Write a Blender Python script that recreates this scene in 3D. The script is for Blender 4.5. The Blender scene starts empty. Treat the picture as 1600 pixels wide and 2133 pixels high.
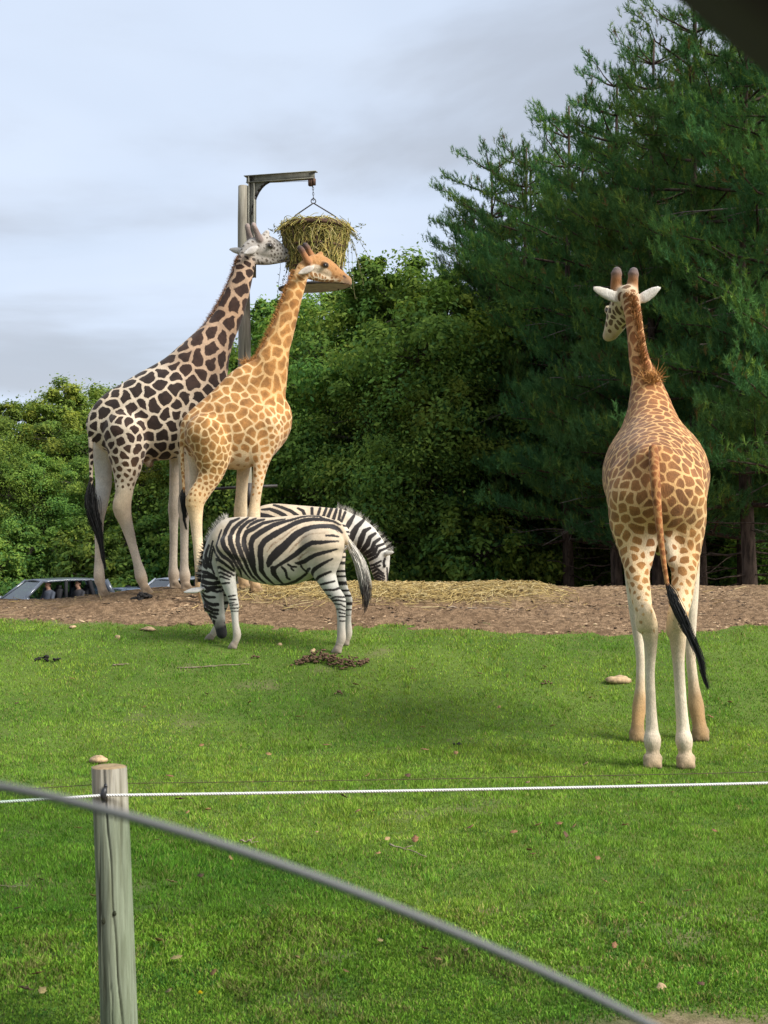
import bpy, math, random
import numpy as np
from mathutils import Vector, Matrix

# ------------------------------------------------------------------ camera, sky, sun, exposure
F = 2600.0                      # focal length in photo pixels (photo is 1600 x 2133)
CAM_Z = 1.7
PITCH = math.atan(83.5 / F)
scene = bpy.context.scene
COL = scene.collection
cam_data = bpy.data.cameras.new("camera")
cam = bpy.data.objects.new("camera", cam_data)
COL.objects.link(cam)
cam.location = (0, 0, CAM_Z)
cam.rotation_euler = (math.pi / 2 + PITCH, 0, 0)
cam_data.sensor_width = 36.0
cam_data.lens = 36.0 * F / 2133.0
cam_data.clip_start = 0.05
cam_data.clip_end = 3000
cam_data.dof.use_dof = True
cam_data.dof.focus_distance = 13.0
cam_data.dof.aperture_fstop = cam_data.lens / 4.2
scene.camera = cam

SUN_DIR = Vector((0.80, -0.42, 0.80)).normalized()      # towards the sun
world = bpy.data.worlds.new("World")
scene.world = world
world.use_nodes = True
wn, wl = world.node_tree.nodes, world.node_tree.links
wn.clear()
w_out = wn.new('ShaderNodeOutputWorld')
w_bg = wn.new('ShaderNodeBackground')
w_sky = wn.new('ShaderNodeTexSky')
w_sky.sky_type = 'NISHITA'
w_sky.sun_disc = False
w_sky.sun_elevation = math.asin(SUN_DIR.z)
w_sky.sun_rotation = math.atan2(SUN_DIR.x, SUN_DIR.y)
w_sky.air_density = 1.0
w_sky.dust_density = 1.5
w_sky.ozone_density = 1.5
# thin high cloud: projected onto a plane overhead, so it reads as layered bands towards the horizon
w_co = wn.new('ShaderNodeTexCoord')
w_sep = wn.new('ShaderNodeSeparateXYZ')
wl.new(w_co.outputs['Generated'], w_sep.inputs[0])
w_mz = wn.new('ShaderNodeMath'); w_mz.operation = 'MAXIMUM'; w_mz.inputs[1].default_value = 0.0
wl.new(w_sep.outputs['Z'], w_mz.inputs[0])
w_add = wn.new('ShaderNodeMath'); w_add.inputs[1].default_value = 0.16
wl.new(w_mz.outputs[0], w_add.inputs[0])
w_dx = wn.new('ShaderNodeMath'); w_dx.operation = 'DIVIDE'
w_dy = wn.new('ShaderNodeMath'); w_dy.operation = 'DIVIDE'
wl.new(w_sep.outputs['X'], w_dx.inputs[0]); wl.new(w_add.outputs[0], w_dx.inputs[1])
wl.new(w_sep.outputs['Y'], w_dy.inputs[0]); wl.new(w_add.outputs[0], w_dy.inputs[1])
w_comb = wn.new('ShaderNodeCombineXYZ')
wl.new(w_dx.outputs[0], w_comb.inputs[0]); wl.new(w_dy.outputs[0], w_comb.inputs[1])


def w_noise(scale, detail, rough, loc, lo, hi):
    mp = wn.new('ShaderNodeMapping'); mp.inputs['Location'].default_value = loc
    mp.inputs['Scale'].default_value = (0.8, 1.0, 1.0)
    wl.new(w_comb.outputs[0], mp.inputs[0])
    n = wn.new('ShaderNodeTexNoise')
    n.inputs['Scale'].default_value = scale
    n.inputs['Detail'].default_value = detail
    n.inputs['Roughness'].default_value = rough
    n.inputs['Distortion'].default_value = 0.35
    wl.new(mp.outputs[0], n.inputs['Vector'])
    r = wn.new('ShaderNodeMapRange'); r.interpolation_type = 'SMOOTHSTEP'
    r.inputs['From Min'].default_value = lo; r.inputs['From Max'].default_value = hi
    wl.new(n.outputs['Fac'], r.inputs['Value'])
    return r


w_scale = wn.new('ShaderNodeVectorMath'); w_scale.operation = 'SCALE'
w_scale.inputs['Scale'].default_value = 0.085
wl.new(w_sky.outputs[0], w_scale.inputs[0])
w_cloudcol = wn.new('ShaderNodeMixRGB')          # bright veil / grey cloud undersides
w_cloudcol.inputs[1].default_value = (0.495, 0.565, 0.68, 1)
w_cloudcol.inputs[2].default_value = (0.37, 0.405, 0.465, 1)
n2 = w_noise(1.15, 7, 0.5, (3.1, 7.7, 0.4), 0.43, 0.61)
wl.new(n2.outputs[0], w_cloudcol.inputs[0])
w_mix = wn.new('ShaderNodeMixRGB')
n1 = w_noise(0.9, 4, 0.5, (11.3, 2.2, 5.0), 0.22, 0.62)
n1.inputs['To Min'].default_value = 0.72
n1.inputs['To Max'].default_value = 0.97
wl.new(n1.outputs[0], w_mix.inputs[0])
wl.new(w_scale.outputs[0], w_mix.inputs[1])
wl.new(w_cloudcol.outputs[0], w_mix.inputs[2])
wl.new(w_mix.outputs[0], w_bg.inputs['Color'])
w_bg.inputs['Strength'].default_value = 1.0
wl.new(w_bg.outputs[0], w_out.inputs[0])

sun_data = bpy.data.lights.new("sun", 'SUN')
sun_data.energy = 4.4
sun_data.angle = math.radians(28)
sun_data.color = (1.0, 0.965, 0.90)
sun = bpy.data.objects.new("sun", sun_data)
COL.objects.link(sun)
sun.rotation_euler = SUN_DIR.to_track_quat('Z', 'Y').to_euler()

vs = scene.view_settings
vs.view_transform = 'Standard'
vs.look = 'None'
vs.gamma = 1.0
vs.exposure = 0.62
vs.use_curve_mapping = False
scene.render.engine = 'CYCLES'
scene.render.resolution_x = 768
scene.render.resolution_y = 1024
scene.cycles.max_bounces = 5
scene.cycles.diffuse_bounces = 3
scene.cycles.transparent_max_bounces = 12

# ------------------------------------------------------------------ helpers
rng = np.random.default_rng(7)
random.seed(7)
CT, ST = math.cos(PITCH), math.sin(PITCH)


def ray(px, py):
    u = (px - 800.0) / F
    v = (1066.5 - py) / F
    return np.array([u, CT - v * ST, ST + v * CT])


def W(px, py, d):
    """photo pixel -> point at world depth d"""
    r = ray(px, py)
    return np.array([0, 0, CAM_Z]) + r * (d / r[1])


def WP(px, py, base, ang, off):
    """photo pixel -> point on the vertical plane through base, heading ang, moved off to its left"""
    s = np.array([-math.sin(ang), math.cos(ang), 0.0])
    r = ray(px, py)
    c = np.array([0, 0, CAM_Z])
    t = (off - np.dot(c - base, s)) / np.dot(r, s)
    return c + r * t


def lattice(seed, n=64):
    return np.random.default_rng(seed).random((n, n))


_LAT = {}


def vnoise(x, y, seed=0):
    if seed not in _LAT:
        _LAT[seed] = lattice(seed)
    L = _LAT[seed]
    x = np.asarray(x, float); y = np.asarray(y, float)
    xi = np.floor(x).astype(int); yi = np.floor(y).astype(int)
    fx = x - xi; fy = y - yi
    fx = fx * fx * (3 - 2 * fx); fy = fy * fy * (3 - 2 * fy)
    a = L[xi % 64, yi % 64]; b = L[(xi + 1) % 64, yi % 64]
    c = L[xi % 64, (yi + 1) % 64]; d = L[(xi + 1) % 64, (yi + 1) % 64]
    return (a * (1 - fx) + b * fx) * (1 - fy) + (c * (1 - fx) + d * fx) * fy


def fbm(x, y, seed=0, oct=4):
    t = 0; a = 0.5; s = 0
    for o in range(oct):
        t = t + a * vnoise(np.asarray(x) * 2 ** o + 17.3 * o, np.asarray(y) * 2 ** o + 5.1 * o, seed + o)
        s += a; a *= 0.5
    return t / s


def smooth(e0, e1, x):
    t = np.clip((x - e0) / (e1 - e0), 0, 1)
    return t * t * (3 - 2 * t)


def new_mesh(name, verts, faces, mats=(), smooth_shade=False, mat_idx=None):
    """faces: (n,k) array or list of such arrays"""
    me = bpy.data.meshes.new(name)
    verts = np.asarray(verts, dtype=np.float32)
    if not isinstance(faces, (list, tuple)):
        faces = [faces]
    faces = [np.asarray(f, dtype=np.int32) for f in faces if len(f)]
    nl = sum(f.size for f in faces); nf = sum(len(f) for f in faces)
    me.vertices.add(len(verts)); me.vertices.foreach_set('co', verts.ravel())
    me.loops.add(nl); me.polygons.add(nf)
    me.loops.foreach_set('vertex_index', np.concatenate([f.ravel() for f in faces]))
    starts = []; tot = []; o = 0
    for f in faces:
        k = f.shape[1]
        starts.append(o + np.arange(len(f)) * k); tot.append(np.full(len(f), k)); o += f.size
    me.polygons.foreach_set('loop_start', np.concatenate(starts).astype(np.int32))
    me.polygons.foreach_set('loop_total', np.concatenate(tot).astype(np.int32))
    if mat_idx is not None:
        me.polygons.foreach_set('material_index', np.asarray(mat_idx, dtype=np.int32))
    if smooth_shade:
        me.polygons.foreach_set('use_smooth', np.ones(nf, dtype=bool))
    me.update(calc_edges=True)
    for m in mats:
        me.materials.append(m)
    return me


def fattr(me, name, arr):
    a = me.attributes.new(name, 'FLOAT', 'POINT')
    a.data.foreach_set('value', np.asarray(arr, dtype=np.float32))


def cattr(me, name, arr):
    arr = np.asarray(arr, dtype=np.float32)
    if arr.shape[1] == 3:
        arr = np.concatenate([arr, np.ones((len(arr), 1), np.float32)], 1)
    a = me.attributes.new(name, 'FLOAT_COLOR', 'POINT')
    a.data.foreach_set('color', arr.ravel())


def obj(name, me, parent=None, loc=None):
    o = bpy.data.objects.new(name, me)
    COL.objects.link(o)
    if parent is not None:
        o.parent = parent
    if loc is not None:
        o.location = loc
    return o


def tag(o, label=None, cat=None, group=None, kind=None):
    if label: o['label'] = label
    if cat: o['category'] = cat
    if group: o['group'] = group
    if kind: o['kind'] = kind
    return o


def empty(name, loc, rz=0.0, label=None, cat=None, group=None):
    e = bpy.data.objects.new(name, None)
    e.empty_display_size = 0.2
    COL.objects.link(e)
    e.location = loc
    e.rotation_euler = (0, 0, rz)
    return tag(e, label, cat, group)


def copy_tree(o, parent=None):
    c = o.copy()
    COL.objects.link(c)
    c.parent = parent
    for ch in o.children:
        copy_tree(ch, c)
    return c


class MB:
    """collects simple shapes into one mesh"""
    def __init__(self):
        self.v = []; self.f3 = []; self.f4 = []; self.n = 0

    def add(self, v, f):
        v = np.asarray(v, float)
        f = np.asarray(f, int) + self.n
        self.v.append(v); self.n += len(v)
        (self.f3 if f.shape[1] == 3 else self.f4).append(f)

    def box(self, c, s, rot=None):
        x, y, z = np.array(s) / 2
        v = np.array([[i * x, j * y, k * z] for i in (-1, 1) for j in (-1, 1) for k in (-1, 1)])
        if rot is not None:
            v = v @ np.array(rot).T
        self.add(v + np.array(c), [[0, 1, 3, 2], [4, 6, 7, 5], [0, 4, 5, 1], [2, 3, 7, 6], [0, 2, 6, 4], [1, 5, 7, 3]])

    def tube(self, pts, rad, n=8, cap=True):
        pts = np.asarray(pts, float)
        rad = np.broadcast_to(np.asarray(rad, float), (len(pts),))
        t = np.gradient(pts, axis=0)
        t /= np.linalg.norm(t, axis=1)[:, None] + 1e-9
        up = np.array([0, 0, 1.0]) if abs(t[0, 2]) < 0.9 else np.array([1.0, 0, 0])
        a = np.cross(t[0], up); a /= np.linalg.norm(a)
        ring = []
        ang = np.arange(n) * 2 * math.pi / n
        for i in range(len(pts)):
            a = a - t[i] * np.dot(a, t[i]); a /= np.linalg.norm(a) + 1e-9
            b = np.cross(t[i], a)
            ring.append(pts[i] + rad[i] * (np.cos(ang)[:, None] * a + np.sin(ang)[:, None] * b))
        v = np.concatenate(ring)
        f = []
        for i in range(len(pts) - 1):
            for j in range(n):
                k = (j + 1) % n
                f.append([i * n + j, i * n + k, (i + 1) * n + k, (i + 1) * n + j])
        self.add(v, f)
        if cap:
            o = self.n
            self.add([pts[0], pts[-1]], np.zeros((0, 3), int))
            b0 = o - len(v)
            self.f3.append(np.array([[o, b0 + (j + 1) % n, b0 + j] for j in range(n)]))
            e0 = o - n
            self.f3.append(np.array([[o + 1, e0 + j, e0 + (j + 1) % n] for j in range(n)]))

    def lathe(self, prof, c=(0, 0, 0), n=24):
        """prof: list of (r, z)"""
        ang = np.arange(n) * 2 * math.pi / n
        v = np.concatenate([np.stack([r * np.cos(ang), r * np.sin(ang), np.full(n, z)], 1) for r, z in prof]) + np.array(c)
        f = []
        for i in range(len(prof) - 1):
            for j in range(n):
                k = (j + 1) % n
                f.append([i * n + j, i * n + k, (i + 1) * n + k, (i + 1) * n + j])
        self.add(v, f)

    def prism(self, poly, y0, y1):
        """polygon in x,z extruded along y (fan capped, so keep it convex or star-shaped about its mean)"""
        p = np.asarray(poly, float); n = len(p)
        a = np.stack([p[:, 0], np.full(n, y0), p[:, 1]], 1)
        b = np.stack([p[:, 0], np.full(n, y1), p[:, 1]], 1)
        v = np.concatenate([a, b, a.mean(0)[None], b.mean(0)[None]])
        self.add(v, [[i, (i + 1) % n, n + (i + 1) % n, n + i] for i in range(n)])
        o = self.n - len(v)
        self.f3.append(np.array([[o + 2 * n, o + (i + 1) % n, o + i] for i in range(n)] +
                                [[o + 2 * n + 1, o + n + i, o + n + (i + 1) % n] for i in range(n)]))

    def mesh(self, name, mat, smooth_shade=False):
        fs = []
        if self.f3: fs.append(np.concatenate(self.f3))
        if self.f4: fs.append(np.concatenate(self.f4))
        return new_mesh(name, np.concatenate(self.v), fs, [mat] if mat else [], smooth_shade)

    def build(self, name, mat, parent=None, smooth_shade=False, loc=None):
        return obj(name, self.mesh(name, mat, smooth_shade), parent, loc)


# ------------------------------------------------------------------ materials
class NT:
    def __init__(self, name, rough=0.8, spec=0.3):
        self.m = bpy.data.materials.new(name)
        self.m.use_nodes = True
        self.n = self.m.node_tree.nodes
        self.l = self.m.node_tree.links
        self.p = self.n['Principled BSDF']
        self.p.inputs['Roughness'].default_value = rough
        self.p.inputs['Specular IOR Level'].default_value = spec

    def node(self, t, **kw):
        n = self.n.new(t)
        for k, v in kw.items():
            setattr(n, k, v)
        return n

    def coord(self, kind='Object', scale=(1, 1, 1)):
        c = self.node('ShaderNodeTexCoord')
        mp = self.node('ShaderNodeMapping')
        mp.inputs['Scale'].default_value = scale
        self.l.new(c.outputs[kind], mp.inputs[0])
        return mp.outputs[0]

    def noise(self, vec, scale, detail=4, rough=0.55):
        n = self.node('ShaderNodeTexNoise')
        n.inputs['Scale'].default_value = scale
        n.inputs['Detail'].default_value = detail
        n.inputs['Roughness'].default_value = rough
        if vec is not None:
            self.l.new(vec, n.inputs['Vector'])
        return n.outputs['Fac']

    def attr(self, name, out='Fac'):
        a = self.node('ShaderNodeAttribute'); a.attribute_name = name
        return a.outputs[out]

    def rng(self, v, a, b, c=0.0, d=1.0, sm=True):
        r = self.node('ShaderNodeMapRange')
        if sm: r.interpolation_type = 'SMOOTHSTEP'
        for i, x in zip((1, 2, 3, 4), (a, b, c, d)):
            if hasattr(x, 'is_linked') or hasattr(x, 'links'):
                self.l.new(x, r.inputs[i])
            else:
                r.inputs[i].default_value = x
        self.l.new(v, r.inputs[0])
        return r.outputs[0]

    def math(self, op, a, b=0.0):
        m = self.node('ShaderNodeMath', operation=op)
        for i, x in enumerate((a, b)):
            if isinstance(x, (int, float)): m.inputs[i].default_value = x
            else: self.l.new(x, m.inputs[i])
        return m.outputs[0]

    def mix(self, fac, a, b, mode='MIX'):
        m = self.node('ShaderNodeMixRGB', blend_type=mode)
        for i, x in enumerate((fac, a, b)):
            if isinstance(x, (int, float)): m.inputs[i].default_value = x
            elif isinstance(x, (tuple, list)): m.inputs[i].default_value = tuple(x)[:3] + (1,)
            else: self.l.new(x, m.inputs[i])
        return m.outputs[0]

    def color(self, c):
        if isinstance(c, (tuple, list)): self.p.inputs['Base Color'].default_value = tuple(c)[:3] + (1,)
        else: self.l.new(c, self.p.inputs['Base Color'])

    def bump(self, h, strength=0.3, dist=0.02):
        b = self.node('ShaderNodeBump')
        b.inputs['Strength'].default_value = strength
        b.inputs['Distance'].default_value = dist
        self.l.new(h, b.inputs['Height'])
        self.l.new(b.outputs[0], self.p.inputs['Normal'])


def simple_mat(name, col, rough=0.7, spec=0.3, var=0.15, scale=6.0, metal=0.0, bump=0.0):
    t = NT(name, rough, spec)
    n = t.noise(t.coord(), scale, 5)
    k = t.rng(n, 0.3, 0.7, 1 - var, 1 + var)
    t.color(t.mix(1.0, col, k, 'MULTIPLY'))
    t.p.inputs['Metallic'].default_value = metal
    if bump: t.bump(t.noise(t.coord(), scale * 6, 4), bump, 0.01)
    return t.m


def leaf_mat(name, tint=(1, 1, 1), transl=0.35):
    """foliage: per-leaf colour from the mesh, some light passing through"""
    t = NT(name)
    oi = t.node('ShaderNodeObjectInfo')
    hs = t.node('ShaderNodeHueSaturation')
    t.l.new(t.rng(oi.outputs['Random'], 0, 1, 0.485, 0.515, False), hs.inputs['Hue'])
    t.l.new(t.rng(oi.outputs['Random'], 0, 1, 0.85, 1.15, False), hs.inputs['Value'])
    t.l.new(t.mix(1.0, t.attr('col', 'Color'), tint, 'MULTIPLY'), hs.inputs['Color'])
    c = hs.outputs[0]
    df = t.node('ShaderNodeBsdfDiffuse')
    t.l.new(c, df.inputs[0])
    tr = t.node('ShaderNodeBsdfTranslucent')
    t.l.new(t.mix(1.0, c, (1.0, 1.1, 0.6), 'MULTIPLY'), tr.inputs[0])
    mx = t.node('ShaderNodeMixShader'); mx.inputs[0].default_value = transl
    t.l.new(df.outputs[0], mx.inputs[1]); t.l.new(tr.outputs[0], mx.inputs[2])
    t.l.new(mx.outputs[0], t.n['Material Output'].inputs[0])
    t.n.remove(t.p)
    return t.m


def attr_mat(name, rough=0.85, spec=0.2, var=0.2, scale=20.0):
    t = NT(name, rough, spec)
    k = t.rng(t.noise(t.coord(), scale, 3), 0.3, 0.7, 1 - var, 1 + var)
    t.color(t.mix(1.0, t.attr('col', 'Color'), k, 'MULTIPLY'))
    return t.m


def wood_mat(name, a, b, crack=(0.03, 0.025, 0.02), zs=0.06, scale=14.0):
    t = NT(name, 0.85, 0.2)
    v = t.coord('Object', (1, 1, zs))
    g = t.noise(v, scale * 3, 6, 0.6)
    g2 = t.noise(t.coord('Object', (1, 1, 0.4)), 4.0, 4)
    c = t.mix(t.rng(g, 0.35, 0.68), a, b)
    c = t.mix(t.rng(g2, 0.35, 0.75, 0, 0.6), c, (a[0] * 0.62, a[1] * 0.7, a[2] * 0.55))
    cr = t.noise(t.coord('Object', (1, 1, zs * 0.5)), scale * 1.6, 3, 0.5)
    cm = t.rng(cr, 0.30, 0.37, 0.85, 0.0)
    c = t.mix(cm, c, crack)
    t.color(c)
    t.bump(t.math('SUBTRACT', g, cm), 0.5, 0.006)
    return t.m


def bark_mat(name, a, b):
    t = NT(name, 0.95, 0.1)
    g = t.noise(t.coord('Object', (1, 1, 0.25)), 9, 6, 0.65)
    t.color(t.mix(t.rng(g, 0.35, 0.65), a, b))
    t.bump(g, 0.8, 0.04)
    return t.m


# ------------------------------------------------------------------ terrain
PROF_D = np.array([-200, 8.0, 9.9, 11.2, 12.0, 13.0, 14.2, 15.3, 16.5, 17.5, 18.2, 19.0, 20.0, 22.0, 25.0, 29.0, 33.0, 60, 90, 140, 900])
PROF_Z = np.array([0, 0, 0.0, 0.03, 0.12, 0.33, 0.60, 0.78, 0.98, 1.10, 1.155, 1.15, 1.02, 0.6, 0.0, -0.6, -0.82, -0.82, -0.6, 0, 0])
_dd = np.linspace(-200, 900, 11001)
_zz = np.interp(_dd, PROF_D, PROF_Z)
_k = np.hanning(13); _k /= _k.sum()
_zz = np.convolve(np.pad(_zz, 6, mode='edge'), _k, 'valid')


def tz(x, y):
    x = np.asarray(x, float); y = np.asarray(y, float)
    z = np.interp(y, _dd, _zz)
    bank = smooth(14.5, 17.5, y) * (1 - smooth(19.5, 24, y))
    z = z - 0.20 * bank * smooth(-2.9, -5.2, x) + 0.03 * bank * smooth(3.0, 6.0, x)
    mound = np.exp(-((y - 17.3) / 0.75) ** 2) * smooth(-2.5, -1.7, x) * (1 - smooth(1.9, 2.9, x))
    z = z + 0.13 * mound * (0.8 + 0.4 * vnoise(x * 1.3, y * 0.7, 31))
    near = smooth(60, 25, y)
    z = z + near * 0.035 * (vnoise(x * 0.55, y * 0.55, 21) - 0.5) + near * 0.02 * (vnoise(x * 1.7, y * 1.7, 22) - 0.5)
    return z


def hit(px, py, d0=4.0, d1=22.0):
    """photo pixel -> point on the terrain"""
    ds = np.linspace(d0, d1, 1800)
    r = ray(px, py)
    x = r[0] / r[1] * ds; z = CAM_Z + r[2] / r[1] * ds
    below = z <= tz(x, ds)
    i = int(np.argmax(below)) if below.any() else len(ds) - 1
    return np.array([x[i], ds[i], float(tz(x[i], ds[i]))])


_edge = [hit(px, py) for px, py in [(-150, 1288), (0, 1290), (200, 1297), (430, 1303), (730, 1309), (900, 1311),
                                    (1200, 1322), (1300, 1328), (1450, 1318), (1600, 1305), (1800, 1300)]]
EDGE_X = np.array([e[0] for e in _edge]); EDGE_Y = np.array([e[1] for e in _edge])


def edge_y(x):
    return np.interp(x, EDGE_X, EDGE_Y)


def bank_amt(x, y):
    """>0 where the bare earth bank is"""
    return (y - edge_y(x)) + 0.5 * (fbm(x * 1.1, y * 1.1, 41) - 0.5) + 0.3 * (vnoise(x * 6, y * 6, 45) - 0.5)


BARE = [(hit(115, 1985), 0.17, 0.14), (hit(650, 2085), 0.16, 0.13), (hit(640, 1990), 0.20, 0.13), (hit(1450, 1960), 0.22, 0.12),
        (hit(1290, 1935), 0.25, 0.07), (hit(1150, 2020), 0.2, 0.06), (hit(330, 1895), 0.15, 0.08),
        (hit(1020, 1900), 0.14, 0.05)]


def bare(x, y):
    b = smooth(0.15, 0.5, (4.70 + 0.0 * x - y) * 1.6 + 0.9 * (fbm(x * 1.6, y * 1.6, 51) - 0.5) + 0.5 * np.clip(x - 0.5, -1.2, 0.6))
    for c, rx, ry in BARE:
        q = ((x - c[0]) / rx) ** 2 + ((y - c[1]) / ry) ** 2 + 3.0 * (fbm(x * 6, y * 6, 61) - 0.5)
        b = np.maximum(b, 0.5 * smooth(1.5, 0.0, q))
    b = np.maximum(b, smooth(0.68, 0.85, fbm(x * 1.7, y * 1.7, 71)) * 0.4)
    return b


def ground_material():
    t = NT('ground_soil_and_turf', 0.95, 0.1)
    v = t.coord('Object')
    n1 = t.noise(v, 1.2, 5); n2 = t.noise(v, 18, 5); n3 = t.noise(v, 90, 3)
    turf = t.mix(t.rng(n1, 0.35, 0.65), (0.070, 0.120, 0.019), (0.105, 0.160, 0.028))
    turf = t.mix(t.rng(n2, 0.45, 0.7, 0, 0.6), turf, (0.085, 0.095, 0.03))
    soil = t.mix(t.rng(n2, 0.3, 0.7), (0.13, 0.095, 0.055), (0.24, 0.18, 0.115))
    soil = t.mix(t.rng(n3, 0.5, 0.7, 0, 0.7), soil, (0.07, 0.05, 0.03))
    t.color(t.mix(t.attr('bare'), turf, soil))
    t.bump(n3, 0.5, 0.02)
    return t.m


def build_ground():
    fx = np.arange(-9, 9.01, 0.12)
    xs = np.concatenate([[-900, -400, -200, -100, -60, -40, -28, -20, -14], fx, [14, 20, 28, 40, 60, 100, 200, 400, 900]])
    fy = np.arange(3.6, 22.0, 0.12)
    ys = np.concatenate([[-600, -200, -80, -30, -12, -5, -2, 0, 1, 2, 3], fy, np.arange(22.5, 36, 0.6), [38, 42, 48, 56, 66, 80, 100, 140, 200, 350, 900]])
    X, Y = np.meshgrid(xs, ys, indexing='ij')
    Z = tz(X, Y)
    v = np.stack([X.ravel(), Y.ravel(), Z.ravel()], 1)
    nx, ny = len(xs), len(ys)
    i, j = np.meshgrid(np.arange(nx - 1), np.arange(ny - 1), indexing='ij')
    a = (i * ny + j).ravel()
    f = np.stack([a, a + ny, a + ny + 1, a + 1], 1)
    me = new_mesh('ground', v, f, [ground_material()], True)
    b = bare(v[:, 0], v[:, 1])
    b = np.where(v[:, 1] > 15.5, np.maximum(b, smooth(-0.15, 0.1, bank_amt(v[:, 0], v[:, 1]))), b)
    fattr(me, 'bare', b)
    tag(obj('ground', me), kind='structure')


build_ground()


def dirt_material():
    t = NT('bare_earth', 0.97, 0.08)
    v = t.coord('Object')
    n1 = t.noise(v, 0.9, 4); n2 = t.noise(v, 11, 6, 0.65); n3 = t.noise(v, 55, 4)
    c = t.mix(t.rng(n1, 0.35, 0.65), (0.265, 0.170, 0.098), (0.33, 0.22, 0.13))
    c = t.mix(t.rng(n2, 0.40, 0.62), (0.155, 0.098, 0.056), c)
    c = t.mix(t.rng(n3, 0.55, 0.75, 0, 0.55), c, (0.30, 0.20, 0.115))
    c = t.mix(t.math('MULTIPLY', t.attr('straw'), t.rng(n2, 0.3, 0.6)), c, (0.34, 0.25, 0.12))
    t.color(c)
    t.bump(t.math('ADD', n2, n3), 0.9, 0.05)
    return t.m


def straw_amt(x, y):
    m = smooth(-2.4, -1.6, x) * (1 - smooth(2.0, 2.8, x)) * smooth(16.3, 17.0, y)
    crest = smooth(16.9, 17.4, y) * 0.12 * (0.5 + vnoise(x * 0.8, y * 0.4, 33))
    return np.clip(np.maximum(m, crest), 0, 1)


def build_bank():
    xs = np.arange(-8.4, 8.41, 0.05)
    ys = np.arange(14.4, 21.5, 0.05)
    X, Y = np.meshgrid(xs, ys, indexing='ij')
    amt = bank_amt(X, Y)
    lump = fbm(X * 4, Y * 4, 81, 4) - 0.45
    fade = smooth(-0.1, 0.5, amt)
    Z = tz(X, Y) + np.clip(-0.06 + 0.075 * smooth(-0.25, 0.12, amt), -1, 1) + fade * (0.06 * lump + 0.035 * (rng.random(X.shape) - 0.4))
    Z -= 0.1 * smooth(21.0, 21.45, Y) + 0.1 * smooth(8.0, 8.4, np.abs(X))
    v = np.stack([X.ravel(), Y.ravel(), Z.ravel()], 1)
    nx, ny = len(xs), len(ys)
    i, j = np.meshgrid(np.arange(nx - 1), np.arange(ny - 1), indexing='ij')
    keep = (amt[:-1, :-1] > -0.45).ravel()
    a = (i * ny + j).ravel()[keep]
    f = np.stack([a, a + ny, a + ny + 1, a + 1], 1)
    me = new_mesh('dirt_bank', v, f, [dirt_material()], True)
    fattr(me, 'straw', straw_amt(v[:, 0], v[:, 1]))
    tag(obj('dirt_bank', me), kind='structure')


build_bank()

# road behind the bank where the cars queue
tag(obj('road', new_mesh('road', [[-60, 36, -0.80], [60, 36, -0.80], [60, 44.5, -0.80], [-60, 44.5, -0.80]], np.array([[0, 1, 2, 3]]),
                         [simple_mat('asphalt', (0.05, 0.05, 0.052), 0.9, 0.3, 0.25, 8.0, 0, 0.4)])), kind='structure')


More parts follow.
